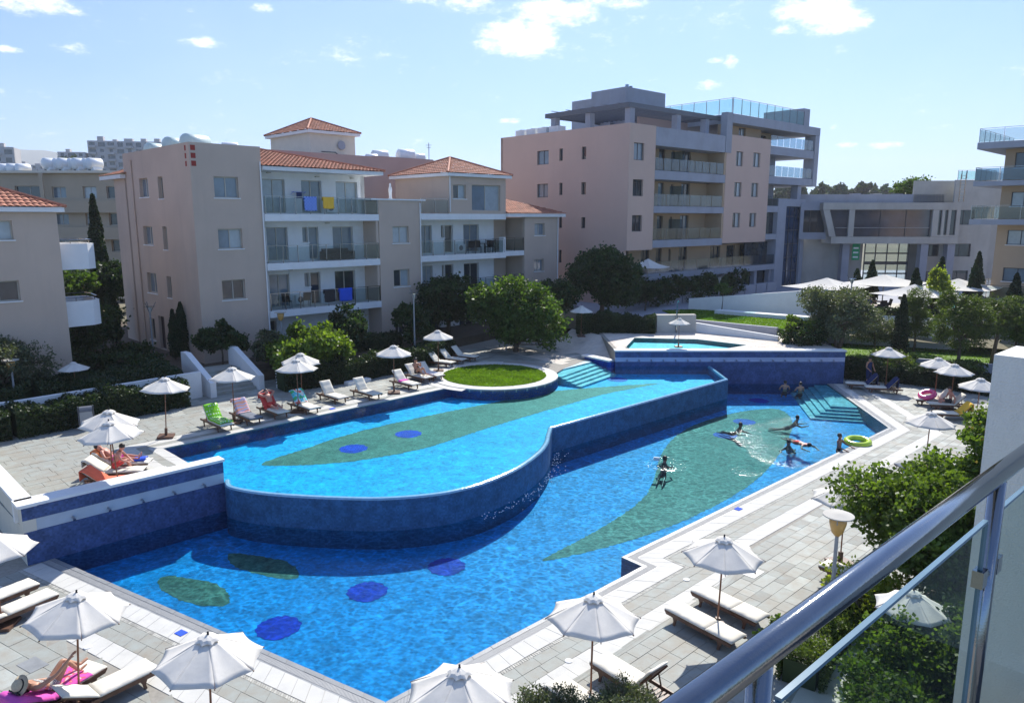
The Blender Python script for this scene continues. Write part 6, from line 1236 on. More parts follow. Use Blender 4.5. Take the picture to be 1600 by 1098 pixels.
# ================================================================== PEOPLE
def person(loc, rz, label, J, skin='skin', wear=(), hair=True, hairm='hair', longhair=False, fingers=True, scale=1.0, submerged=None, pname='person'):
    """J = joint positions in metres (own frame). One continuous skinned body; clothing and hair are children."""
    names = ['pelvis', 'waist', 'chest', 'neck', 'head0', 'head1', 'head2']; V = []; E = []; Rr = []; idx = {}
    def add(nm, p, r, par):
        idx[nm] = len(V); V.append(Vector(p)); Rr.append(r)
        if par: E.append((idx[par], idx[nm]))
    g = {k: Vector(v) for k, v in J.items()}
    add('pelvis', g['pelvis'], (.145, .11), None); add('waist', g['waist'], (.12, .09), 'pelvis'); add('chest', g['chest'], (.15, .105), 'waist'); add('upper', g['chest'].lerp(g['neck'], .6), (.10, .085), 'chest'); add('neck', g['neck'], (.052, .052), 'upper')
    hd = (g['head'] - g['neck']).normalized(); add('skull', g['neck'] + hd * .10, (.082, .088), 'neck'); add('crown', g['neck'] + hd * .20, (.078, .085), 'skull')
    f = Vector(J.get('face', (0, -1, 0))).normalized(); add('nose', g['neck'] + hd * .125 + f * .098, (.014, .016), 'skull'); side = hd.cross(f).normalized()
    for k, s_ in (('l', 1), ('r', -1)):
        add('ear' + k, g['neck'] + hd * .12 + side * .088 * s_, (.014, .022), 'skull')
        add('sh' + k, g['sh' + k], (.062, .06), 'upper'); add('el' + k, g['el' + k], (.042, .042), 'sh' + k); add('wr' + k, g['wr' + k], (.028, .026), 'el' + k)
        d = (g['wr' + k] - g['el' + k]).normalized(); hn = Vector(J.get('hand' + k, tuple(d))).normalized(); pl = g['wr' + k] + hn * .07; add('pa' + k, pl, (.038, .018), 'wr' + k)
        if fingers:
            sd = hn.cross(Vector((0, 0, 1))); sd = (sd if sd.length > .2 else hn.cross(Vector((1, 0, 0)))).normalized(); dn = hn.cross(sd).normalized()
            for q, (o_, ln) in enumerate([(-.033, .062), (-.011, .075), (.011, .07), (.033, .055)]):
                add('f%d%s' % (q, k), pl + hn * .035 + sd * o_, (.010, .010), 'pa' + k); add('g%d%s' % (q, k), pl + hn * (.035 + ln) + sd * o_ * 1.1 + dn * .02, (.008, .008), 'f%d%s' % (q, k))
            add('th' + k, g['wr' + k] + hn * .035 + sd * .045, (.011, .011), 'wr' + k); add('tt' + k, g['wr' + k] + hn * .085 + sd * .065 + dn * .012, (.009, .009), 'th' + k)
        if 'kn' + k in g:
            hp = g['pelvis'] + Vector(J.get('hipdir', tuple(side))) * .09 * s_; add('hp' + k, hp, (.092, .09), 'pelvis'); add('md' + k, hp.lerp(g['kn' + k], .5), (.075, .075), 'hp' + k); add('kn' + k, g['kn' + k], (.052, .054), 'md' + k)
            add('cf' + k, g['kn' + k].lerp(g['an' + k], .3), (.052, .052), 'kn' + k); add('an' + k, g['an' + k], (.033, .035), 'cf' + k); add('ft' + k, g['an' + k] + Vector(J.get('foot' + k, J.get('foot', (0, -1, 0)))).normalized() * .13, (.036, .026), 'an' + k); add('te' + k, g['an' + k] + Vector(J.get('foot' + k, J.get('foot', (0, -1, 0)))).normalized() * .19, (.026, .018), 'ft' + k)
    me = bpy.data.meshes.new(pname); me.from_pydata([tuple(v) for v in V], E, []); o = bpy.data.objects.new(pname, me); COL.objects.link(o)
    sk = o.modifiers.new('skin', 'SKIN'); sk.use_smooth_shade = True
    for i, r in enumerate(Rr): me.skin_vertices[0].data[i].radius = r; me.skin_vertices[0].data[i].use_root = (i == 0)
    ss = o.modifiers.new('sub', 'SUBSURF'); ss.levels = 2; ss.render_levels = 2
    dg = bpy.context.evaluated_depsgraph_get(); nm = bpy.data.meshes.new_from_object(o.evaluated_get(dg)); o.modifiers.clear(); o.data = nm; nm.name = pname; nm.materials.clear(); nm.materials.append(M[skin]); nm.shade_smooth(); bpy.data.meshes.remove(me)
    tag(o, label, 'person'); o.location = loc; o.rotation_euler = (0, 0, R(rz)); o.scale = (scale,) * 3
    seg = lambda p, a, b: (p - (a + (b - a) * max(0, min(1, (p - a).dot(b - a) / max(1e-9, (b - a).length_squared))))).length
    for (nmw, mw, segs, rad, infl) in wear:
        bm = bmesh.new(); bm.from_mesh(nm); bm.faces.ensure_lookup_table(); dele = []
        for fc in bm.faces:
            c = fc.calc_center_median()
            if not any(seg(c, V[idx[a]] if t0 == 0 else V[idx[a]].lerp(V[idx[b]], t0), V[idx[a]].lerp(V[idx[b]], t1)) < rad for (a, b, t0, t1) in segs): dele.append(fc)
        bmesh.ops.delete(bm, geom=dele, context='FACES')
        for v in bm.verts: v.co += v.normal * infl
        if bm.faces:
            mm_ = bpy.data.meshes.new(nmw); bm.to_mesh(mm_); mm_.materials.clear(); mm_.materials.append(M[mw]); mm_.shade_smooth(); w = bpy.data.objects.new(nmw, mm_); COL.objects.link(w); w.parent = o
        bm.free()
    if hair:
        hb = MB(); c = V[idx['crown']] - f * .022 - hd * .018; hb.sph((0, 0, 0), 1, 14, 10); ho = hb.build('hair', M[hairm], o, smooth=True)
        q = hd.to_track_quat('Z', 'Y'); ho.location = c; ho.rotation_mode = 'QUATERNION'; ho.rotation_quaternion = q; ho.scale = (.098, .1, .102)
        if longhair: lb = MB().tube([tuple(c - f * .05), tuple(c - f * .09 - hd * .12), tuple(c - f * .07 - hd * .28)], [.07, .06, .025], 8); lb.build('long_hair', M[hairm], o, smooth=True)
    return o
def lie(back, arms='side', knee=0, cross=False):
    """lying on a lounger of the given back angle; x towards the head; own frame = lounger frame"""
    c, s = math.cos(R(back)), math.sin(R(back)); L1 = 1.2; z0 = .48
    def up(x, y, z): return (L1 + x * c - z * s, y, .40 + x * s + z * c)
    J = dict(pelvis=(L1 - .02, 0, z0), waist=up(.14, 0, .10), chest=up(.34, 0, .11), neck=up(.56, 0, .11), head=up(.78, 0, .13), shl=up(.48, .19, .10), shr=up(.48, -.19, .10), hipdir=(0, 1, 0), face=(-s * .8, 0, c), foot=(-.15, 0, 1))
    kz = .48 + .30 * knee
    J.update(knl=(L1 - .44, .11, kz), knr=(L1 - .44, -.11, .48 + .05), anl=(L1 - .86 + .28 * knee, .1, .45), anr=(L1 - .87, -.1, .45))
    if arms == 'side': J.update(ell=up(.26, .30, .06), wrl=(L1 + .02, .33, .47), elr=up(.26, -.30, .06), wrr=(L1 + .02, -.33, .47))
    elif arms == 'head': J.update(ell=up(.66, .40, .10), wrl=up(.78, .16, .05), elr=up(.66, -.40, .10), wrr=up(.78, -.16, .05))
    return J
def onlounger(t, J, label, **k): return person(tuple(t.location), math.degrees(t.rotation_euler.z), label, J, **k)
SH = [('pelvis', 'hpl', 0, 1), ('pelvis', 'hpr', 0, 1), ('hpl', 'mdl', 0, .9), ('hpr', 'mdr', 0, .9)]
BK = [('pelvis', 'hpl', 0, .8), ('pelvis', 'hpr', 0, .8)]; TP = [('chest', 'chest', 0, 1)]
# the woman with the straw hat
J = lie(28, 'side'); J.update(knl=(.86, .10, .86), anl=(.62, .10, .50), knr=(.80, -.16, .78), anr=(.48, -.06, .52), ell=(1.26, .34, .86), wrl=(1.02, .42, 1.10), elr=(1.40, -.30, .62), wrr=(1.2, -.24, .56), face=(-.75, 0, .66), foot=(-.95, 0, .25))
W1 = onlounger(lg['WO'], {k: ((v[0] - .14, v[1], v[2] - .02) if k[:4] not in ('face', 'foot', 'hipd', 'hand') else v) for k, v in J.items()}, 'woman in a straw hat and black and white bikini lying with bent knees', wear=[('bikini_bottom', 'zebra', BK, .15, .007), ('bikini_top', 'zebra', [('chest', 'chest', 0, 1)], .145, .007)], longhair=True) if 'zebra' in M.setdefault('zebra', pattern('zebra swimwear', [(0, (.02, .02, .02)), (.5, (.7, .7, .68))], 14, 'wave')).name else None
hat = MB(); hat.lathe([(.20, .0), (.205, .012), (.125, .03), (.115, .10), (.08, .135), (.02, .145)], n=24)
ho = hat.build('straw_hat', M['straw'], W1, smooth=True); hdv = (Vector(J['head']) - Vector(J['neck'])).normalized(); ho.location = Vector(J['neck']) + Vector((-.14, 0, -.02)) + hdv * .17; ho.rotation_mode = 'QUATERNION'; ho.rotation_quaternion = hdv.to_track_quat('Z', 'Y')
bwn = MB().lathe([(.13, .03), (.124, .06)], n=24).build('hat_band', M['black'], ho); bow = MB().hexa([(.0, -.13, .02), (.0, -.125, .08), (.12, -.10, .11), (.12, -.13, .0), (.0, -.14, .02), (.0, -.14, .08), (.12, -.14, .11), (.12, -.16, .0)]).hexa([(-.0, -.13, .02), (-.0, -.125, .08), (-.12, -.10, .11), (-.12, -.13, .0), (-.0, -.14, .02), (-.0, -.14, .08), (-.12, -.14, .11), (-.12, -.16, .0)]).build('hat_bow', M['black'], ho)
# men behind the fountain wall
J = lie(38, 'side'); J.update(wrl=(1.05, .2, .6), ell=(1.35, .36, .6)); onlounger(lg['T1'], J, 'person in pink shorts lying on the rear lounger behind the left fountain wall', skin='skin_r', wear=[('swim_shorts', 'pinkt', SH, .13, .008)])
J = dict(pelvis=(.95, -.05, .47), waist=(.92, -.06, .62), chest=(.84, -.08, .80), neck=(.76, -.1, .97), head=(.66, -.12, 1.14), shl=(.78, .1, .90), shr=(.78, -.28, .90), hipdir=(0, 1, 0), face=(-.9, -.1, -.4), ell=(.66, .16, .72), wrl=(.52, .05, .62), elr=(.64, -.36, .70), wrr=(.5, -.25, .62), knl=(.55, .12, .62), knr=(.62, -.38, .58), anl=(.5, .2, .12 + .0), anr=(.6, -.42, .12), foot=(-1, 0, -.1))
J['anl'] = (.48, -.40, .1); J['knl'] = (.62, -.22, .6)
onlounger(lg['T2'], J, 'man in red shorts sitting bent forward on the middle lounger behind the left fountain wall', skin='skin_r', wear=[('swim_shorts', 'red', SH, .13, .008)])
J = lie(52, 'head'); onlounger(lg['G3'], J, 'man in red shorts lying with his arms behind his head on the third lounger', skin='skin_r', wear=[('swim_shorts', 'red', SH, .13, .008)])
J = dict(pelvis=(1.0, 0, .48), waist=(1.1, 0, .62), chest=(1.16, 0, .80), neck=(1.15, 0, 1.0), head=(1.10, 0, 1.2), shl=(1.15, .18, .92), shr=(1.15, -.18, .92), hipdir=(0, 1, 0), face=(-.9, 0, -.4), ell=(.95, .22, .78), wrl=(.82, .1, .95), elr=(.95, -.22, .78), wrr=(.82, -.1, .95), knl=(.66, .12, .80), knr=(.62, -.12, .76), anl=(.42, .1, .44), anr=(.36, -.1, .44), foot=(-1, 0, .1))
onlounger(lg['I2'], J, 'woman sitting up and reading on the white lounger left of the round lawn', wear=[('bikini_bottom', 'black', BK, .15, .007)], longhair=True)
J = dict(pelvis=(1.05, -.42, .47), waist=(1.1, -.42, .62), chest=(1.08, -.42, .82), neck=(1.02, -.42, 1.0), head=(.96, -.44, 1.18), shl=(1.05, -.24, .92), shr=(1.05, -.62, .92), hipdir=(0, 1, 0), face=(-1, -.2, -.2), ell=(.98, -.14, .66), wrl=(.8, -.2, .55), elr=(1.2, -.68, .66), wrr=(1.2, -.62, .44), knl=(.62, -.30, .52), knr=(.62, -.52, .52), anl=(.5, -.32, .10), anr=(.5, -.52, .1), foot=(-1, 0, 0))
onlounger(lg['P2'], {k: ((v[0], v[1] + .4, v[2]) if k not in ('face', 'foot', 'hipdir') else v) for k, v in J.items()}, 'man in dark shorts sitting on the lounger right of the pink swim ring', skin='skin_r', wear=[('swim_shorts', 'black', SH, .13, .008)])
# standing person at the end of the fountain wall
stand = dict(pelvis=(0, 0, .92), waist=(0, 0, 1.08), chest=(0, -.01, 1.28), neck=(0, 0, 1.47), head=(0, -.01, 1.68), shl=(.19, 0, 1.40), shr=(-.19, 0, 1.40), hipdir=(1, 0, 0), face=(0, -1, 0), ell=(.27, -.03, 1.13), wrl=(.2, -.2, 1.0), elr=(-.27, -.03, 1.13), wrr=(-.2, -.2, 1.0), knl=(.1, -.02, .48), knr=(-.1, -.02, .48), anl=(.11, .02, .08), anr=(-.11, .02, .08), foot=(0, -1, -.1))
person((21.6, 43.6, 0.0), 20, 'person wrapped in a blue towel standing behind the dark covered loungers', stand, wear=[('towel_wrap', 'navy', [('chest', 'waist', 0, 1), ('waist', 'pelvis', 0, 1), ('pelvis', 'hpl', 0, 1), ('pelvis', 'hpr', 0, 1), ('hpl', 'knl', 0, .8), ('hpr', 'knr', 0, .8)], .18, .02)])
# swimmers
def swim(x, y, rz, label, depth=-1.52, arms=0, skin='skin_d', **k):
    J = dict(stand)
    if arms == 1: J.update(ell=(.38, -.2, 1.36), wrl=(.34, -.42, 1.56), elr=(-.36, -.2, 1.34), wrr=(-.3, -.42, 1.55))
    else: J.update(ell=(.30, -.12, 1.14), wrl=(.24, -.36, 1.08), elr=(-.30, -.12, 1.14), wrr=(-.24, -.36, 1.08))
    J.update(knl=(.12, -.32, .78), knr=(-.12, -.32, .78), anl=(.12, -.1, .70), anr=(-.12, -.1, .70))
    if depth < -1.3:      # afloat: head out, body trailing just under the surface
        dz = -.06 if arms else -.12
        J = dict(head=(0, -.03, .26), neck=(0, 0, .04), chest=(0, .14, -.10), waist=(0, .32, -.20), pelvis=(0, .48, -.26), shl=(.17, .05, -.04), shr=(-.17, .05, -.04), hipdir=(1, 0, 0), face=(0, -1, -.1), ell=(.33, -.16, -.10), wrl=(.25, -.38, -.06), elr=(-.33, -.16, -.10), wrr=(-.25, -.38, -.06), knl=(.14, .78, -.36), knr=(-.12, .86, -.30), anl=(.12, 1.15, -.34), anr=(-.12, 1.22, -.38), foot=(0, 1, -.2))
        if arms: J.update(ell=(.34, -.18, .06), wrl=(.30, -.34, .30), elr=(-.30, -.2, .04), wrr=(-.2, -.36, .26))
        J = {k: ((v[0], v[1], v[2] + dz + (.08 if k in ('head', 'neck') or arms else -.04)) if k not in ('hipdir', 'face', 'foot') else v) for k, v in J.items()}; depth = 0
    return person((x, y, depth if not arms else -.1), rz, label, J, skin=skin, wear=[('swimwear', 'black', BK, .15, .007)], **k)
swim(6.35, 29.3, 160, 'swimmer holding a camera in the middle of the lower pool')
cm = MB().box(-.12, .12, -.03, .03, -.07, .07).build('camera_housing', M['white']); cm.location = (6.0, 29.25, .16); cm.rotation_euler = (0, 0, R(-20)); tag(cm, 'white square action camera frame raised by the swimmer in the middle of the lower pool', 'camera')
swim(11.05, 34.4, 30, 'swimmer furthest left of the group among the glints in the lower pool'); swim(14.3, 35.7, 80, 'swimmer at the back of the group among the glints in the lower pool'); swim(12.35, 31.6, -30, 'swimmer with only the dark head showing, front of the group in the lower pool')
person((13.0, 32.2, -.22), 200, 'swimmer lying face down on the water near the right pool edge', dict(pelvis=(0, 0, .16), waist=(.0, .16, .18), chest=(0, .36, .18), neck=(0, .56, .2), head=(0, .76, .26), shl=(.18, .48, .17), shr=(-.18, .48, .17), hipdir=(1, 0, 0), face=(0, .3, -1), ell=(.38, .66, .12), wrl=(.3, .9, .1), elr=(-.38, .66, .12), wrr=(-.3, .9, .1), knl=(.12, -.42, .14), knr=(-.12, -.42, .14), anl=(.12, -.82, .12), anr=(-.12, -.82, .12), foot=(0, -1, 0)), skin='skin_r', wear=[('swimwear', 'red', BK, .15, .007)])
person((14.45, 31.25, -1.08), 45, 'man in the water leaning on the right pool edge beside the swim ring', {**stand, 'ell': (.36, -.16, 1.2), 'wrl': (.34, -.42, 1.13), 'elr': (-.36, -.16, 1.2), 'wrr': (-.34, -.42, 1.13), 'knl': (.12, -.2, .6), 'knr': (-.12, -.2, .6), 'anl': (.12, -.1, .45), 'anr': (-.12, -.1, .45)}, skin='skin_d', wear=[('swimwear', 'black', BK, .15, .007)])
swim(16.2, 42.6, 170, 'left one of two bathers standing under the far fountain wall', depth=-1.22, skin='skin'); swim(16.95, 42.2, 190, 'right one of two bathers standing under the far fountain wall', depth=-1.22, skin='skin')
# restaurant guests and furniture
rg = random.Random(11); gn = 0
GL = ['left rear', 'left front', 'centre left', 'middle', 'centre right', 'right front', 'right rear', 'far right', 'near the planter', 'under the front parasol']
for k, (x, y) in enumerate([(22.5, 60.3), (24.4, 58.6), (26.6, 60.4), (28.6, 58.0), (30.2, 60.6), (31.8, 57.2), (34.2, 60.4), (36.6, 58.2)]):
    t = thing('dining_table', 'dark restaurant table, %s on the terrace under the square parasols' % GL[k], 'table', (x, y, 2.45), rg.uniform(0, 90), 'restaurant tables'); MB().box(-.45, .45, -.45, .45, .72, .76).build('table_top', M['wood'], t)
    for a in (-.38, .38):
        for b in (-.38, .38): MB().box(a - .03, a + .03, b - .03, b + .03, 0, .718).build('leg', M['dsteel'], t)
    for q, (a, b, rz) in enumerate([(-.8, 0, 90), (.8, 0, -90), (0, .8, 0), (0, -.8, 180)]): chair('dining_chair', (x + a, y + b, 2.45), rz, 'dark restaurant chair on the %s side of the %s table' % (['left', 'right', 'far', 'near'][q], GL[k]), 'black', 'restaurant chairs')
sit = dict(pelvis=(0, 0, .52), waist=(0, 0, .68), chest=(0, 0, .88), neck=(0, 0, 1.07), head=(0, -.02, 1.28), shl=(.19, 0, 1.0), shr=(-.19, 0, 1.0), hipdir=(1, 0, 0), face=(0, -1, -.1), ell=(.25, -.1, .78), wrl=(.14, -.35, .80), elr=(-.25, -.1, .78), wrr=(-.14, -.35, .8), knl=(.12, -.44, .52), knr=(-.12, -.44, .52), anl=(.12, -.46, .08), anr=(-.12, -.46, .08), foot=(0, -1, 0))
for (x, y, rz, m, lb) in [(23.3, 60.3, -90, 'blue_t', 'guest in a light blue shirt seated at the left edge of the restaurant terrace'), (22.5, 61.0, 0, 'white', 'guest in a white shirt seated at the rear left restaurant table'), (27.4, 60.4, -90, 'black', 'guest in black seated at the centre left restaurant table'), (28.6, 58.8, 0, 'navy', 'guest in navy seated at the middle restaurant table')]:
    person((x, y, 2.46), rz, lb, sit, wear=[('shirt', m, [('pelvis', 'waist', .3, 1), ('waist', 'chest', 0, 1), ('chest', 'upper', 0, .8), ('shl', 'ell', 0, .5), ('shr', 'elr', 0, .5)], .17, .012), ('trousers', 'navy', SH + [('mdl', 'knl', 0, 1), ('mdr', 'knr', 0, 1), ('knl', 'anl', 0, .9), ('knr', 'anr', 0, .9)], .13, .01)], fingers=False)
t = thing('menu_stand', 'yellow box topped stand at the edge of the restaurant terrace', 'stand', (23.4, 56.4, 2.45), 40); MB().box(-.06, .06, -.06, .06, 0, 1.3).build('post', M['concrete'], t); MB().box(-.45, .4, -.2, .2, 1.3, 1.9).build('box', M['yellow'], t)
# ================================================================== STREET FURNITURE
def lamp(loc, h, label, kind='disc', group='garden lamps round the pools'):
    t = thing('garden_lamp', label, 'lamp post', loc, 0, group); MB().tube([(0, 0, 0), (0, 0, h - .55)], [.055, .04], 10).build('post', M['lampmetal'], t); MB().lathe([(.11, 0), (.11, .03)], n=12).build('base_plate', M['lampmetal'], t)
    if kind == 'disc':
        MB().lathe([(.045, h - .6), (.13, h - .5), (.19, h - .28), (.19, h - .14), (.0, h - .14)], n=18).build('lamp_bowl', M['amber'], t, smooth=True); MB().lathe([(.05, h - .14), (.34, h - .10), (.34, h - .075), (.05, h - .04)], n=24).build('lamp_shade', M['lampmetal' if 0 else 'concrete_w'], t)
        for k in range(3): a = 2.1 * k; MB().bar((.05 * math.cos(a), .05 * math.sin(a), h - .6), (.24 * math.cos(a), .24 * math.sin(a), h - .11), .02).build('bracket', M['lampmetal'], t)
    else:
        for k in range(3): a = 2.1 * k + .3; MB().bar((.03 * math.cos(a), .03 * math.sin(a), h - .6), (.34 * math.cos(a), .34 * math.sin(a), h), .03).build('bracket', M['dsteel'], t)
        MB().lathe([(.05, h - .6), (.10, h - .45), (.12, h - .3), (0, h - .3)], n=14).build('lamp_bowl', M['concrete_w'], t); MB().lathe([(.05, h - .29), (.3, h - .26), (.3, h - .24), (.05, h - .2)], n=18).build('lamp_shade', M['rail_glass'], t)
    return t
lamp((-22.35, 32.2, 1.1), 2.75, 'garden lamp with a flat shade in front of the left house'); lamp((-20.7, 41.8, 1.75), 3.5, 'garden lamp with spread brackets beside the cypress by the peach tower', 'vee'); lamp((-13.4, 42.3, 1.75), 2.95, 'garden lamp with an amber bowl above the sunlit leafy bush'); lamp((-6.1, 45.5, 1.75), 3.9, 'garden lamp with spread brackets in front of the stair tower', 'vee'); lamp((-.4, 49.0, 1.15), 4.1, 'garden lamp rising out of the big round tree')
lamp((7.52, 16.0, 0), 3.35, 'near garden lamp with an amber bowl in front of the light green tree'); lamp((24.0, 52.0, 2.4), 3.6, 'thin lamp post in front of the restaurant parasols', 'vee'); lamp((17.6, 62.5, 2.4), 2.9, 'thin lamp post in front of the tall block colonnade', 'vee')
t = thing('litter_bin', 'grey metal litter bin with a domed lid standing against the dark hedge', 'litter bin', (-18.1, 30.3, 1.15), 30); MB().box(-.24, .24, -.2, .2, .22, .78).build('bin_body', M['lampmetal'], t); MB().tube([(-.24, 0, .79), (.24, 0, .79)], .2, 14).build('lid', M['dsteel'], t)
for s_ in (-.3, .26): MB().box(s_, s_ + .04, -.03, .03, 0, 1.0).build('post', M['dsteel'], t)
# stairs with white flanking walls
t = thing('garden_stairs', 'flight of stone steps between two white sloping walls leading up from the left terrace', 'stairs', (-14.2, 36.9, 1.15), 45)
for k in range(6): MB().box(-1.1, 1.1, .36 * k, 3.2, .15 * k - .02, .15 * (k + 1)).build('step', M['slate'], t)
for x0, x1 in ((-1.42, -1.12), (1.12, 1.42)): MB().add([(x0, -.3, 0), (x1, -.3, 0), (x1, 3.2, 0), (x0, 3.2, 0), (x0, -.3, .75), (x1, -.3, .75), (x1, 2.6, 1.9), (x0, 2.6, 1.9), (x1, 3.2, 1.9), (x0, 3.2, 1.9)], [(0, 1, 5, 4), (1, 2, 8, 6, 5), (3, 0, 4, 7, 9), (4, 5, 6, 7), (7, 6, 8, 9), (2, 3, 9, 8)]).build('flank_wall', M['white'], t)
def lowwall(name, pts, z0, z1, label, m='white', th=.22, cat='wall'):
    t = thing(name, label, cat, (*pts[0], 0)); x0, y0 = pts[0]
    A_, B_ = offset(pts, th / 2), offset(pts, -th / 2); mb = MB(); cp = MB()
    for i in range(len(pts) - 1):
        za, zb = (z1[i], z1[i + 1]) if isinstance(z1, (list, tuple)) else (z1, z1); P = [A_[i], A_[i + 1], B_[i + 1], B_[i]]
        if sum(P[j][0] * P[(j + 1) % 4][1] - P[(j + 1) % 4][0] * P[j][1] for j in range(4)) < 0: P = [P[1], P[0], P[3], P[2]]; za, zb = zb, za
        q = [(p[0] - x0, p[1] - y0, z0) for p in P]; mb.hexa(q + [(q[0][0], q[0][1], za), (q[1][0], q[1][1], zb), (q[2][0], q[2][1], zb), (q[3][0], q[3][1], za)])
    mb.build('render', M[m], t); return t
lowwall('garden_wall', [(-30, 24.0), (-20.9, 29.9), (-15.6, 36.0)], 1.0, 2.45, 'white garden wall rising behind the dark hedge at the left')
lowwall('garden_wall', [(-12.4, 37.9), (-9.6, 40.4), (-6.4, 44.0)], 1.0, 1.95, 'white garden wall behind the hedge beyond the empty ecru loungers')
lowwall('garden_wall', [(-8.9, 38.6), (-7.9, 39.7)], 1.1, 1.32, 'short low white block at the foot of the hedge beside the loungers', th=.4)
lowwall('shower_wall', [(10.2, 51.7), (13.0, 51.9)], 1.9, 3.25, 'stone clad white shower wall behind the upper pool', 'concrete_w', th=.5); MB().tube([(0, 0, 0), (0, 0, 2.3), (0, -.3, 2.25)], .05, 8).box(-.16, .16, -.04, 0, 1.5, 1.56).build('shower', M['steel']).location = (11.6, 51.4, 2.0)
for o in COL.objects:
    if o.name == 'shower': tag(o, 'steel outdoor shower post behind the stone clad wall', 'shower')
lowwall('garden_wall', [(13.1, 51.9), (17.6, 48.0)], 1.9, [2.65, 2.3], 'white wall falling along the edge of the buff paving to the lawn')
lowwall('garden_wall', [(12.6, 55.0), (18.3, 50.2)], 1.9, 2.55, 'low grey kerb wall in front of the bright lawn', 'concrete', th=.3)
lowwall('garden_wall', [(14.8, 61.3), (24.3, 56.6)], 2.3, [3.35, 4.6], 'white wall rising to the right behind the bright lawn'); lowwall('garden_wall', [(24.3, 56.4), (33, 52.8)], .3, 2.75, 'pale two step wall below the restaurant terrace', 'white'); lowwall('garden_wall', [(24.5, 55.4), (32, 52.2)], .3, 1.9, 'lower step of the pale wall below the restaurant terrace', 'white')
lowwall('garden_wall', [(16.4, 58.6), (20.6, 55.4), (22.4, 54.3)], 2.3, 2.75, 'low white planter edge at the back of the bright lawn', 'white', th=.9); lowwall('garden_wall', [(23.6, 47.4), (30.6, 43.9)], 0, 1.15, 'grey blue retaining wall behind the right hand hedge', 'concrete'); lowwall('garden_wall', [(27.4, 37.6), (30.5, 34.6)], 0, 1.55, 'pale rendered wall end between the parasols and the balcony wall', 'white')
lowwall('garden_wall', [(33.0, 55.8), (39.5, 52.6), (50, 47)], .3, 1.75, 'white wall in front of the ochre house at the right', 'white')
# small blue pool beyond the lawn
struct(MB().prism([(36.2, 62.6), (38.9, 61.3), (40.5, 64.0), (37.5, 65.6)], 2.3, 2.48).build('small_pool_water', M['m_kids']))
struct(MB().prism([(25, 57.4), (33.5, 53.6), (40, 52.9), (44, 60), (40, 66), (20, 66), (19, 63.5)], .3, 2.44).build('restaurant_terrace', M['concrete_w']))
# cars
def car(loc, rz, m, label):
    t = thing('parked_car', label, 'car', loc, rz); prof = [(-2.0, .35), (-2.05, .75), (-1.5, .88), (-1.0, .93), (-.45, 1.38), (1.0, 1.42), (1.75, .98), (2.05, .85), (2.08, .4)]; V = []; n = len(prof)
    for y, k in ((-.85, 1), (-.72, 1), (.72, 1), (.85, 1)):
        for x, z in prof: V.append((x, y * (1 if z < 1 else .86), z - (.05 if abs(y) > .8 else 0)))
    F = [(j * n + i, j * n + i + 1, (j + 1) * n + i + 1, (j + 1) * n + i) for j in range(3) for i in range(n - 1)] + [tuple(range(n)), tuple(range(4 * n - 1, 3 * n - 1, -1))] + [(n - 1, 0, 3 * n, 4 * n - 1)]
    b = MB().add(V, F).build('body', M[m], t, smooth=False); md = b.modifiers.new('bevel', 'BEVEL'); md.width = .06; md.segments = 2
    for nm, pts in (('windscreen', [(-1.0, -.62, .96), (-1.0, .62, .96), (-.5, .56, 1.35), (-.5, -.56, 1.35)]), ('rear_window', [(1.06, .56, 1.38), (1.06, -.56, 1.38), (1.65, -.62, 1.04), (1.65, .62, 1.04)])):
        q = [Vector(p) + Vector((-.02 if nm[0] == 'w' else .03, 0, .03)) for p in pts]; MB().add(q, [(0, 1, 2, 3)]).build(nm, M['pane_d'], t)
    for s_ in (-1, 1):
        MB().add([(-.85, s_ * .83, .97), (1.5, s_ * .83, 1.0), (.95, s_ * .755, 1.34), (-.4, s_ * .755, 1.32)], [(0, 1, 2, 3)]).build('side_window', M['pane_d'], t); MB().box(-2.07, -1.98, s_ * .5, s_ * .78, .6, .74).build('headlight', M['tank'], t)
        for x in (-1.3, 1.3): w = MB().tube([(x, s_ * .66, .32), (x, s_ * .87, .32)], .32, 16).build('wheel', M['black'], t); MB().tube([(x, s_ * .86, .32), (x, s_ * .885, .32)], .18, 12).build('rim', M['steel'], w)
    return t
M['carwhite'] = mat('white car paint', (.72, .73, .74), .2, .03, 2, spec=.8); M['carred'] = mat('red car paint', (.45, .03, .02), .25, .03, 2, spec=.8)
car((-36.3, 70.2, 2.2), -70, 'carwhite', 'white parked car beside the peach tower behind the cypress'); car((-40.3, 70.5, 2.2), -60, 'carred', 'red parked car left of the cypress behind the peach tower')
# ================================================================== OUR OWN BALCONY
th = 42.1; bal = thing('balcony_railing', 'brushed steel handrail on posts with glass panels at the lower right', 'railing', (.477, 1.14, 8.2), th)
MB().tube([(-1.6, 0, 1.12), (2.55, 0, 1.12)], .0255, 28).build('handrail', M['steel'], bal, smooth=True)
M['gedge'] = mat('pale blue polished glass edge', (.13, .22, .28), .2, .1, 8)
for u in (-1.35, -.11, 1.13):
    pst = MB().tube([(u, 0, -.05), (u, 0, 1.10)], .021, 18).build('post', M['steel'], bal, smooth=True)
    MB().lathe([(.05, -.05), (.05, -.035), (.03, -.03)], c=(u, 0, 0), n=18).build('flange', M['steel'], pst)
    for z in (.28, .84):
        for s_ in (-1, 1): MB().tube([(u + s_ * .018, 0, z), (u + s_ * .05, 0, z)], .013, 10).box(u + s_ * .045, u + s_ * .085, -.014, .014, z - .024, z + .024).build('glass_clamp', M['steel'], pst, smooth=False)
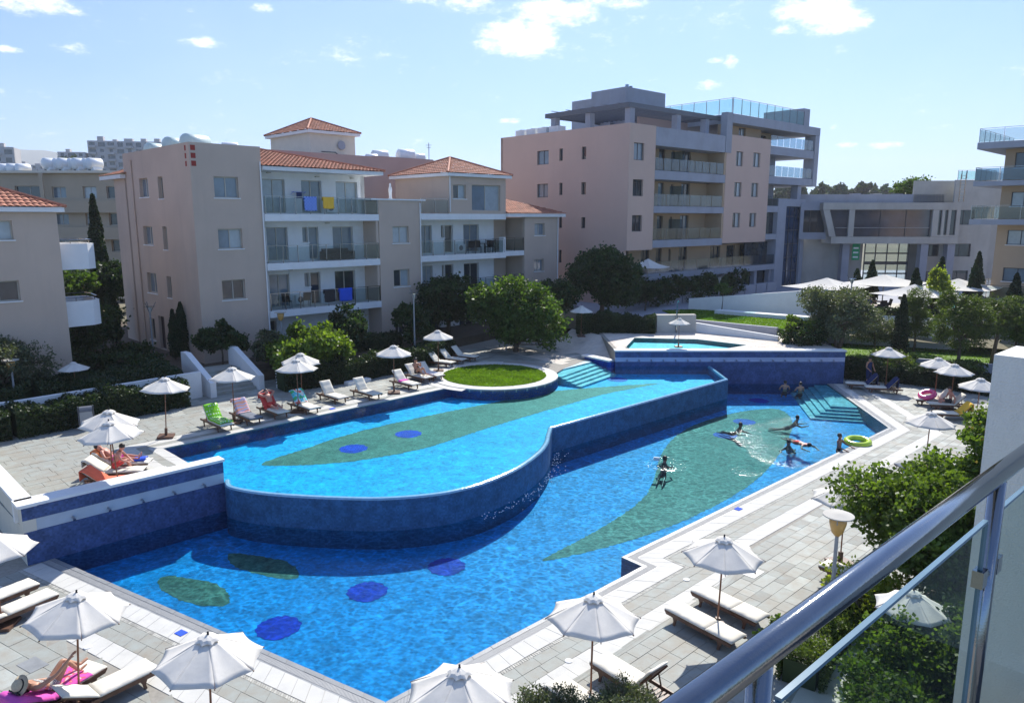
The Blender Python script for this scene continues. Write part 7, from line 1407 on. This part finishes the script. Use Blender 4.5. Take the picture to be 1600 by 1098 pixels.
for a, b in ((-1.28, -.18), (-.04, 1.06), (1.20, 2.16)):
    gp = MB().add([(a, 0, .1), (b, 0, .1), (b, 0, 1.0), (a, 0, 1.0)], [(0, 1, 2, 3)]).build('glass_panel', M['near_glass'], bal); MB().box(a, b, -.006, .006, 1.0, 1.008).box(a - .004, a, -.006, .006, .1, 1.0).box(b, b + .004, -.006, .006, .1, 1.0).build('polished_edge', M['gedge'], gp)
ed = thing('balcony_wall', 'white rendered end wall of the balcony at the right edge of the picture', 'wall', (.477, 1.14, 8.2), th)
M['oldwhite'] = mat('weathered cream white render', (.80, .78, .70), .9, .05, 2.2, .5, 120, stain=((.52, .49, .41), 2.2, .45, (1, 1, .3)))
MB().box(2.2, 2.5, -3.0, .315, -9, 1.27).build('render', M['oldwhite'], ed)
MB().box(-3, 2.2, -3.0, -.0 - .06, -.2, -.0).build('balcony_floor', mat('grey balcony tiles', (.16, .16, .155), .6, .1, 4), ed)
# ================================================================== PLANTS
def leaves(pts, nrm, size, rs, droop=.0, narrow=.45):
    """one folded leaf quad per point"""
    n = len(pts); a = rs.normal(size=(n, 3)); a /= np.linalg.norm(a, axis=1)[:, None]; d = a + nrm * .8 + np.array([0, 0, -droop]); d /= np.linalg.norm(d, axis=1)[:, None]
    b = np.cross(d, rs.normal(size=(n, 3))); b /= np.linalg.norm(b, axis=1)[:, None] + 1e-9; s = size * (.6 + .8 * rs.rand(n, 1)); V = np.zeros((n, 4, 3))
    V[:, 0] = pts - d * s * .5; V[:, 1] = pts + b * s * narrow + np.cross(d, b) * s * .06; V[:, 2] = pts + d * s * .6; V[:, 3] = pts - b * s * narrow + np.cross(d, b) * s * .06
    return V.reshape(-1, 3)
def quads_obj(name, V, m, parent=None, extra=None):
    n = len(V) // 4; me = bpy.data.meshes.new(name); me.vertices.add(len(V)); me.vertices.foreach_set('co', V.astype(np.float32).ravel()); me.loops.add(n * 4); me.loops.foreach_set('vertex_index', np.arange(n * 4, dtype=np.int32)); me.polygons.add(n)
    me.polygons.foreach_set('loop_start', np.arange(0, n * 4, 4, dtype=np.int32)); me.polygons.foreach_set('loop_total', np.full(n, 4, dtype=np.int32)); me.materials.append(m); me.update(calc_edges=True); me.validate()
    o = bpy.data.objects.new(name, me); COL.objects.link(o); o.parent = parent; return o
def crown_points(blobs, n, rs, clumps=26, spread=.16, shell=.55):
    vol = np.array([b[3] * b[4] * b[5] for b in blobs]) ** .67; cnt = (vol / vol.sum() * n).astype(int); P = []; Nn = []
    for (x, y, z, rx, ry, rz), c in zip(blobs, cnt):
        k = max(6, int(clumps * (1 + rx))); d = rs.normal(size=(k, 3)); d /= np.linalg.norm(d, axis=1)[:, None]; rad = shell + (1.06 - shell) * rs.rand(k, 1) ** .7; cc = d * rad; w = rs.rand(k) ** 1.2; w /= w.sum(); ii = rs.choice(k, c, p=w)
        q = cc[ii] + rs.normal(size=(c, 3)) * spread; P.append(q * [rx, ry, rz] + [x, y, z]); nn = q / (np.linalg.norm(q, axis=1)[:, None] + 1e-9); Nn.append(nn)
    return np.vstack(P), np.vstack(Nn)
def tree(name, label, loc, h, blobs, m, n, size, trunk=.12, seed=1, cat='tree', group=None, narrow=.45, clumps=26, spread=.16, droop=0, multi=1, flowers=None, lean=(0, 0), shell=.55):
    t = thing(name, label, cat, loc, 0, group); rs = np.random.RandomState(seed); rg = random.Random(seed); mb = MB()
    for q in range(multi):
        ox_, oy_ = (rg.uniform(-.25, .25), rg.uniform(-.25, .25)) if multi > 1 else (0, 0); zt = max(.15, min(b[2] - b[5] * .2 for b in blobs)); top = (lean[0] + ox_ * 2, lean[1] + oy_ * 2, zt)
        mb.tube([(ox_ * .5, oy_ * .5, -.1), (ox_ * .9 + lean[0] * .4 + .05, oy_ * .9 + lean[1] * .4, zt * .5), top], [trunk, trunk * .8, trunk * .6], 8)
        for b in blobs:
            if rg.random() < (1 if multi == 1 else .6): e = (b[0] + rg.uniform(-.2, .2) * b[3], b[1] + rg.uniform(-.2, .2) * b[4], b[2] + b[5] * .3); mid = tuple((p + r_) / 2 + rg.uniform(-.12, .12) for p, r_ in zip(top, e)); mb.tube([top, mid, e], [trunk * .5, trunk * .34, trunk * .12], 6)
            for _ in range(3):
                a = rg.uniform(0, 6.28); e2 = (b[0] + math.cos(a) * b[3] * .8, b[1] + math.sin(a) * b[4] * .8, b[2] + rg.uniform(-.3, .7) * b[5]); mb.tube([(b[0], b[1], b[2]), e2], [trunk * .22, trunk * .07], 5)
    mb.build('trunk', M['bark'], t, smooth=True); P, Nn = crown_points(blobs, n, rs, clumps, spread, shell); V = leaves(P, Nn, size, rs, droop, narrow); o = quads_obj('crown', V, LF[m] if isinstance(m, str) else m, t)
    if flowers: ii = rs.choice(len(P), flowers[1]); quads_obj('flowers', leaves(P[ii] + Nn[ii] * .06, Nn[ii], flowers[2], rs), M[flowers[0]], t)
    return t
def cypress(label, loc, h, r, seed=1, group=None, n=5200, size=.16):
    t = thing('cypress_tree', label, 'tree', loc, 0, group); rs = np.random.RandomState(seed); MB().tube([(0, 0, -.1), (0, 0, h * .9)], [r * .2, .02], 7).build('trunk', M['bark'], t); z = rs.rand(n) ** .85; prof = np.minimum(1, (z + .02) * 9) ** .5 * np.minimum(1, (1.02 - z) * 1.7) ** .75
    a = rs.rand(n) * 6.283; bump = 1 + .17 * np.sin(a * 3 + z * 17 + seed) + .12 * np.sin(a * 7 - z * 31 + seed); rr = r * prof * bump * (.45 + .6 * rs.rand(n) ** .5); P = np.c_[rr * np.cos(a), rr * np.sin(a), .12 + z * h * .98]; Nn = np.c_[np.cos(a) * .35, np.sin(a) * .35, np.full(n, 1.6)]
    quads_obj('crown', leaves(P, Nn, size, rs, 0, .35), LF['cypress'], t); core = MB(); core.tube([(0, 0, .2), (0, 0, h * .15), (0, 0, h * .5), (0, 0, h * .8), (0, 0, h * .93)], [r * .3, r * .62, r * .6, r * .35, .03], 9).build('inner_foliage', LF['cypress'], t); return t
def hedge(label, path, w, h, z, n, m='hedge', size=.11, seed=1, name='hedge'):
    """clipped hedge along a path: leafy skin over a dark twiggy core"""
    t = thing(name, label, 'hedge', (*path[0], z)); rs = np.random.RandomState(seed); x0, y0 = path[0]; core = MB(); L_ = [math.dist(a, b) for a, b in zip(path[:-1], path[1:])]; P = []; Nn = []
    for (a, b), ln in zip(zip(path[:-1], path[1:]), L_):
        k = int(n * ln / sum(L_)); d = np.array([b[0] - a[0], b[1] - a[1]]) / ln; nv = np.array([-d[1], d[0]]); u = rs.rand(k) * ln; f = rs.rand(k); side = (f * (2 * h + w)); hh = h * (1 + .10 * np.sin(u * 1.3 + seed) + .07 * np.sin(u * 3.7) + .05 * np.sin(u * 9.1)); lo = side < h; hi = side > h + w
        v = np.where(lo, -w / 2, np.where(hi, w / 2, side - h - w / 2)) * (1 + .06 * np.sin(u * 5)); zz = np.where(lo, side, np.where(hi, 2 * h + w - side, h)) / h * hh; rd = rs.normal(size=k) * .05; nx = np.where(lo, -1, np.where(hi, 1, 0)) + rs.normal(size=k) * .3; nzz = np.where(lo | hi, .3, 1.)
        pv = v + nx * abs(rd); P.append(np.c_[a[0] - x0 + d[0] * u + nv[0] * pv, a[1] - y0 + d[1] * u + nv[1] * pv, zz + nzz * rd * 1.4]); Nn.append(np.c_[nv[0] * nx, nv[1] * nx, nzz])
        core.bar((a[0] - x0, a[1] - y0, h * .45), (b[0] - x0, b[1] - y0, h * .45), w * .86, h * .86)
    core.build('inner_foliage', LF['hedge'], t); quads_obj('foliage', leaves(np.vstack(P), np.vstack(Nn), size, rs), LF[m], t); return t
B6 = lambda *a: list(a)
rb = random.Random(5)
def blobs(k, R_, z0, z1, r0, r1, seed=1, flat=.8):
    g = random.Random(seed); o = []
    for i in range(k):
        a = 6.283 * i / k + g.uniform(-.5, .5); q = R_ * g.uniform(.25, 1); r = g.uniform(r0, r1); o.append((q * math.cos(a), q * math.sin(a), g.uniform(z0, z1), r, r, r * flat))
    return o
tree('round_tree', 'large sunlit round green tree between the apartment houses', (.25, 48.6, 1.15), 5.3, blobs(14, 2.0, 1.4, 3.4, 1.15, 1.55, 3) + [(0, 0, 3.9, 1.5, 1.5, 1.0)], 'mid', 40000, .17, .2, 3, clumps=34)
tree('carob_tree', 'big dark glossy tree in front of the tall block', (7.0, 57.2, 2.3), 6, blobs(11, 2.0, 2.0, 4.2, 1.1, 1.6, 8) + [(0, 0, 4.3, 1.5, 1.4, 1.1)], 'dark', 24000, .19, .22, 8, clumps=34)
tree('carob_tree', 'dark tree in the shade left of the large round tree', (-4.6, 52.5, 1.75), 5, blobs(7, 1.8, 1.5, 3.3, 1.0, 1.4, 4), 'dark', 9000, .19, .18, 4)
tree('carob_tree', 'dark tree between the round tree and the tall block', (2.9, 55.0, 1.75), 5, blobs(6, 1.5, 1.4, 2.9, 1.0, 1.3, 14), 'dark', 8000, .19, .16, 14)
tree('fig_bush', 'sunlit leafy bush with light green tips behind the empty loungers', (-11.2, 39.9, 1.2), 3.3, blobs(12, 2.0, 1.0, 2.3, .5, .85, 6) + [(-.6, 0, 2.7, .45, .45, .5), (.9, .2, 2.5, .5, .5, .5), (.2, -.3, 2.2, .8, .8, .7)], 'light', 12500, .17, .09, 6, cat='bush', multi=4, narrow=.55, clumps=20, spread=.24)
tree('dark_bush', 'dark bush beneath the balconies of the peach house', (-9.9, 43.7, 1.75), 3, blobs(6, 1.0, 1.2, 2.8, .7, .9, 15), 'dark', 6000, .17, .1, 15, cat='bush')
tree('small_tree', 'small dark tree with a flat crown in front of the peach tower', (-16.2, 40.4, 1.75), 2.6, [(-.9, 0, 1.5, .55, .5, .6), (-.2, 0, 1.55, .7, .6, .6), (.5, 0, 1.6, .7, .6, .55), (.1, 0, 2.2, .4, .4, .45), (1.0, 0, 1.5, .5, .5, .5)], 'dark', 6500, .14, .06, 5)
tree('shrub', 'grey green shrub left of the leafy bush by the tower corner', (-13.7, 40.6, 1.75), 2.2, blobs(5, .6, .8, 1.7, .5, .6, 9), 'olive', 3200, .12, .06, 9, cat='bush')
tree('shrub', 'dark shrub beside the stair tower of the peach house', (-6.5, 47.4, 1.75), 3, blobs(6, .9, 1.0, 2.3, .6, .8, 12), 'dark', 5000, .15, .08, 12, cat='bush')
cypress('pointed cypress with two tips beside the peach tower', (-19.5, 43.0, 1.75), 3.3, .42, 2, n=4200, size=.12); cypress('lower twin tip of the cypress beside the peach tower', (-19.9, 42.8, 1.75), 2.9, .3, 4, n=2500, size=.12)
cypress('thin dark cypress in front of the white parked car', (-26.5, 48.5, 1.75), 4.3, .42, 5); cypress('tall dark cypress left of the peach tower', (-36.0, 64.5, 2.0), 10.0, .72, 6, n=7000, size=.25); cypress('slender cypress rising behind the left house', (-41.5, 62.5, 2.0), 9.6, .62, 7, n=5000, size=.25)
tree('broad_tree', 'sunlit broad tree behind the left house and the tall cypress', (-38.0, 60.0, 2.0), 5.5, blobs(9, 2.4, 1.6, 3.6, 1.2, 1.7, 21), 'mid', 13000, .24, .16, 21); tree('broad_tree', 'reddish dark tree right of the tall cypress', (-33.2, 63.5, 2.0), 5.5, blobs(6, 1.4, 1.6, 3.6, .9, 1.2, 22), 'dark', 6000, .22, .12, 22)
tree('olive_tree', 'grey olive tree in front of the left house', (-23.6, 33.0, 1.75), 3.2, blobs(9, 1.5, 1.5, 2.7, .7, 1.0, 23), 'olive', 12000, .12, .1, 23, narrow=.28, multi=2)
tree('dark_bush', 'dark shrubbery between the left house and the peach tower', (-27.0, 42.5, 1.75), 3.2, blobs(10, 3.2, .7, 2.2, 1.1, 1.6, 24), 'dark', 14000, .17, .1, 24, cat='bush', multi=3); tree('dark_bush', 'dark low shrubs on the slope below the peach tower', (-22.2, 39.6, 1.6), 1.6, blobs(9, 2.6, .3, .9, .8, 1.2, 25, .6), 'dark', 9000, .14, .06, 25, cat='bush', multi=3)
hedge('long dark clipped hedge along the upper left terrace', [(-30, 23.5), (-20.6, 29.3), (-17.9, 32.4), (-15.9, 34.6)], 1.5, 1.15, 1.15, 26000, seed=3); hedge('low dark hedge on the garden slope behind the white wall', [(-32, 29.5), (-22, 33.0), (-17.5, 37.2)], 3.4, .75, 1.7, 22000, seed=7)
hedge('dark hedge running from the stairs behind the empty loungers', [(-12.0, 37.3), (-9.2, 39.6), (-6.2, 42.9), (-4.2, 46.6)], 1.1, 1.1, 1.15, 20000, seed=4); hedge('dark hedge in front of the stone clad shower wall', [(4.6, 52.2), (10.1, 51.6)], 1.3, 1.25, 1.9, 12000, seed=5); hedge('dark planting along the foot of the peach house', [(-14.5, 42.6), (-7.5, 47.6)], 1.6, .8, 1.75, 9000, seed=8)
hedge('dark hedge beside the loungers at the end of the fountain wall', [(20.9, 46.2), (24.9, 44.3), (28.0, 41.0), (29.5, 37.5)], 1.6, 1.0, 0, 20000, seed=6)
for k, (x, y, r, c, lb) in enumerate([(24.6, 46.2, 1.3, 'pine', 'olive green mounded shrub behind the dark hedge, left of the overlapping parasols'), (27.2, 43.4, 1.2, 'pine', 'olive green mounded shrub behind the dark hedge, above the pink swim ring'), (29.6, 40.4, 1.1, 'olive', 'greyish mounded shrub behind the dark hedge near the balcony wall')]):
    tree('shrub', lb, (x, y, .1), 1.4, blobs(6, r, .6, 1.15, .6, .9, 30 + k, .6), c, 6000, .11, .05, 30 + k, cat='bush', multi=3)
# trees in front of the clubhouse
tree('olive_tree', 'large grey green olive tree between the lawns in front of the clubhouse', (21.2, 47.6, .4), 5.7, blobs(12, 2.1, 2.2, 4.6, .9, 1.4, 41), 'olive', 22000, .13, .16, 41, narrow=.3, multi=3); tree('round_tree', 'dark glossy low tree with a bright green tip at the corner of the buff paving', (18.9, 47.0, 1.6), 3, blobs(8, 1.1, .6, 1.6, .6, .9, 42), 'dark', 9000, .13, .08, 42, cat='tree', multi=2); tree('shrub', 'bright green new growth over the dark low tree', (18.5, 47.2, 2.7), 1.2, blobs(5, .9, .3, .8, .3, .5, 43), 'light', 2200, .12, .04, 43, cat='bush')
tree('olive_tree', 'smaller olive tree right of the large olive, on the second lawn', (25.2, 50.5, .5), 3.6, blobs(8, 1.2, 1.6, 2.9, .7, .95, 44), 'olive', 9000, .12, .1, 44, narrow=.3)
cypress('narrow cypress at the edge of the second lawn', (26.2, 49.0, .5), 4.4, .48, 45, n=4500, size=.13)
tree('pine_tree', 'young pine with a pointed crown right of the narrow cypress', (28.6, 51.6, .5), 5, [(0, 0, 4.0, .7, .7, .9), (-.3, 0, 3.1, .9, .9, .8), (.4, 0, 2.3, .9, .9, .7), (.0, 0, 1.6, .8, .8, .5)], 'pine', 9000, .17, .1, 46, narrow=.12)
tree('pine_tree', 'bushy umbrella shaped pine on the second lawn', (28.0, 45.4, .5), 5.2, [(-.6, 0, 4.3, .8, .8, .8), (.6, 0, 3.9, 1.0, 1.0, .7), (-.7, 0, 3.0, 1.1, 1.1, .8), (.9, 0, 2.9, 1.2, 1.2, .8), (.2, 0, 2.1, 1.3, 1.3, .7), (2.0, 0, 2.8, .9, .9, .5)], 'pine', 15000, .19, .13, 47, narrow=.12); tree('pine_tree', 'leaning pine with a bare trunk beside the balcony wall', (30.9, 46.6, .5), 5, [(.3, 0, 4.0, 1.1, 1.0, .6), (-.7, 0, 3.6, .9, .9, .5), (1.2, 0, 3.3, .9, .9, .5)], 'pine', 7500, .19, .14, 48, narrow=.12, lean=(.3, 0))
tree('young_tree', 'slim young tree with sparse leaves by the balcony wall', (31.0, 42.5, .4), 4, [(0, 0, 3.2, .5, .5, .9), (.2, 0, 2.0, .6, .6, .8), (0, 0, 1.0, .5, .5, .5)], 'mid', 3800, .13, .06, 49); tree('round_tree', 'bright green leafy tree against the ochre house', (34.0, 49.0, .5), 4, blobs(7, 1.4, 1.5, 2.8, .8, 1.1, 50), 'mid', 7000, .16, .1, 50)
tree('yellow_tree', 'pale yellow green tree behind the pines', (33.4, 57.5, 1.5), 4.5, [(0, 0, 3.6, .7, .7, 1.0), (.2, 0, 2.4, .9, .9, .9)], 'yellow', 4200, .17, .1, 51)
for k, (x, y, h, lb) in enumerate([(31.9, 58.2, 4.0, 'dark cypress left of the yellow green tree'), (35.0, 60.2, 4.8, 'dark cypress right of the yellow green tree'), (36.4, 58.0, 4.2, 'dark cypress in the middle of the group by the ochre house'), (38.2, 60.6, 5.2, 'tallest dark cypress of the group by the ochre house'), (38.0, 55.5, 3.8, 'dark cypress nearest the ochre house balcony'), (29.7, 63.5, 3.6, 'cypress tip rising between the square parasols'), (31.2, 64.0, 4.3, 'cypress leaning up beside the clubhouse pillar')]): cypress(lb, (x, y, 2.0), h, .55, 60 + k, n=3600, size=.18, group=None)
tree('dark_bush', 'dark planting below the first floor terrace of the tall block', (15.5, 66.2, 2.5), 2.5, [(i * 1.25 - 6, i * 1.12 - 5.4, 1.2 + .3 * math.sin(i * 2), 1.0, .9, 1.0) for i in range(11)], 'dark', 13000, .18, .08, 71, cat='bush', multi=3); tree('small_tree', 'small bare branched tree on the bright lawn', (17.2, 60.0, 2.45), 2.3, [(0, 0, 1.9, .6, .6, .4)], 'mid', 900, .12, .05, 72); tree('small_tree', 'small dark tree beside the planter boxes', (11.0, 60.5, 2.4), 2.6, blobs(5, .5, 1.5, 2.3, .5, .6, 73), 'dark', 3500, .15, .07, 73); tree('small_tree', 'roof garden tree behind the clubhouse roof', (50.5, 95, 9.5), 4, blobs(7, 1.5, 2.2, 4.2, 1.0, 1.5, 74), 'mid', 5500, .26, .12, 74)
hedge('dark clipped hedge on top of the pale wall in front of the restaurant tables', [(24.6, 57.0), (33.0, 53.5)], .8, .75, 2.44, 9000, seed=13)
for k, (x, y, lb) in enumerate([(25.6, 62.8, 'left'), (28.4, 62.9, 'middle'), (33.6, 62.6, 'right')]): tree('dark_bush', 'dark potted bush under the restaurant parasols, the %s one' % lb, (x, y, 2.44), 1.7, blobs(4, .4, .7, 1.4, .45, .6, 120 + k), 'dark', 2500, .15, .06, 120 + k, cat='bush')
# big tree at the right of the terrace and shrubs under our balcony
tree('broad_tree', 'large light green tree in front of the balcony handrail', (11.15, 17.7, 0), 4.2, blobs(18, 1.95, 1.3, 2.9, .75, 1.1, 81) + [(-1.2, -.8, 2.1, .8, .8, .6), (1.0, .6, 3.0, .9, .9, .7), (.0, 0, 2.9, 1.0, 1.0, .7)], 'lightm', 60000, .10, .12, 81, clumps=60, spread=.12, multi=2, shell=.4)
tree('broad_tree', 'light green tree with yellow flowers against the white balcony wall', (12.75, 18.6, 0), 5.0, blobs(12, .6, 1.8, 4.1, .45, .7, 82), 'lightm', 20000, .11, .1, 82, flowers=('yellow', 160, .12), clumps=40, spread=.14)
tree('broad_tree', 'yellow flowered shrub half hidden by the white balcony wall', (18.0, 25.4, 0), 3.5, blobs(8, 1.1, 1.2, 2.8, .6, .9, 83), 'light', 10000, .12, .08, 83, flowers=('yellow', 120, .13), cat='bush')
tree('shrub', 'dark rosemary bush at the bottom of the picture in front of the loungers', (.8, 12.1, 0), 1.8, blobs(12, .8, .35, 1.05, .3, .45, 84) , 'olive', 26000, .05, .04, 84, cat='bush', narrow=.25, multi=5, clumps=50); tree('shrub', 'dark rosemary bush with upright twigs in front of the raised lounger', (1.95, 12.2, 0), 1.7, blobs(10, .6, .35, 1.15, .3, .45, 85), 'olive', 20000, .05, .04, 85, cat='bush', narrow=.25, multi=5, clumps=50)
tree('shrub', 'light green plant at the head of the front flat lounger', (5.75, 15.0, 0), 1.3, [(0, 0, .9, .16, .16, .35), (-.14, .1, .6, .17, .17, .25), (.08, -.1, 1.2, .10, .10, .2), (.12, 0, .5, .18, .18, .3)], 'lightm', 1300, .075, .02, 86, cat='bush')
hedge('olive green rosemary hedge below the handrail', [(6.2, 14.4), (7.2, 15.8), (8.6, 17.2)], .8, .65, 0, 24000, 'pine', .05, 9)
for k, (x, y, h, c, n, sz, lb) in enumerate([(8.0, 13.6, 2.1, 'lightm', 18000, .08, 'round green shrub behind the glass panel, left of the others'), (7.3, 12.2, 1.8, 'mid', 15000, .08, 'dark shrub behind the middle of the glass panel'), (9.35, 12.6, 2.5, 'lightm', 22000, .08, 'green shrub behind the glass panel in front of the post'), (7.3, 10.5, 1.7, 'olive', 15000, .06, 'grey green shrub at the bottom of the glass panel'), (8.2, 9.9, 2.3, 'lightm', 22000, .08, 'large green shrub at the bottom right behind the glass'), (10.3, 14.2, 2.6, 'dark', 16000, .09, 'dark tree like shrub beside the parasol behind the glass'), (10.3, 9.9, 2.8, 'dark', 16000, .09, 'dark shrub behind the balcony post'), (12.6, 12.9, 3.0, 'lightm', 16000, .09, 'green shrub right of the balcony post behind the glass'), (9.0, 17.0, 1.5, 'yellow', 5000, .08, 'yellow green small shrub just above the glass edge')]):
    tree('shrub', lb, (x, y, -.05), h, blobs(9, .95, h * .3, h * .72, .45, .7, 90 + k, .9), c, n, sz, .05, 90 + k, cat='bush', multi=4, clumps=36)
struct(MB().prism([(5.9, 9.6), (7.0, 13.0), (8.3, 13.4), (9.6, 15.6), (10.0, 17.6), (14.0, 20.4), (17.5, 24.5), (26, 27), (30, 6), (6, 5)], -.1, .05).build('planting_bed', M['soil']))
struct(MB().prism([(5.0, 11.5), (6.25, 12.6), (8.9, 16.2), (8.3, 16.9), (6.1, 14.2), (4.7, 12.3)], -.1, .022).build('path', M['white_stone']))
# distant woods
def wood(label, x0, x1, y0, y1, z, n, hmin, hmax, seed, size=1.1):
    rs = np.random.RandomState(seed); P = []; Nn = []; 
    for k in range(n):
        x, y = rs.uniform(x0, x1), rs.uniform(y0, y1); h = rs.uniform(hmin, hmax); c = 130; q = rs.normal(size=(c, 3)); q /= np.linalg.norm(q, axis=1)[:, None]; q *= rs.rand(c, 1) ** .4; wz = rs.uniform(.25, .6); zz = z(x, y) if callable(z) else z
        P.append(q * [h * wz * (.6 + .0), h * wz * .6, h * .5] * (1 - .35 * (q[:, 2:3] > 0)) + [x, y, zz + h * .5]); Nn.append(q)
    o = quads_obj('wood', leaves(np.vstack(P), np.vstack(Nn), size, rs), LF['far']); return tag(o, label, 'wood', None, 'stuff')
hill('hill', [(20, 9), (60, 18), (110, 19), (170, 19.5), (240, 20), (330, 16)], 230, 420, 5, M['scrub'])
wood('dark line of pines along the horizon behind the clubhouse', 70, 260, 270, 330, 14.5, 330, 5, 10, 101, 1.5); wood('scrubby dark trees on the hillside below the hilltop flats', -320, -95, 215, 300, lambda x, y: 6 + (min(24, max(0, (-x - 60) * .11)) * .62) + (y - 215) * .06, 420, 5, 9, 102, 1.5)
wood('dark trees between the long beige house and the hill', -130, -20, 120, 190, 3.5, 120, 6, 10, 103, 1.2)
tree('broad_tree', 'round dark tree on the hill in front of the hilltop flats', (hx(128, 300), 300, 21), 12, [(0, 0, 7, 6, 6, 4.5), (3, 0, 5, 4, 4, 3)], 'far', 2600, 1.3, .5, 104)
# ================================================================== THE AIR
hz = MB().box(-3900, 3900, -60, 3700, -4, 285).build('haze', bpy.data.materials.new('warm summer haze')); hz['kind'] = 'stuff'; hz.name = 'haze'
_m = hz.data.materials[0]; _m.use_nodes = True; _n = _m.node_tree.nodes; _n.remove(_n['Principled BSDF']); _v = _n.new('ShaderNodeVolumePrincipled'); _v.inputs['Density'].default_value = .00024; _v.inputs['Color'].default_value = (.93, .96, 1, 1); _v.inputs['Anisotropy'].default_value = .2
_m.node_tree.links.new(_v.outputs[0], _n['Material Output'].inputs['Volume'])
S.cycles.volume_max_steps = 64
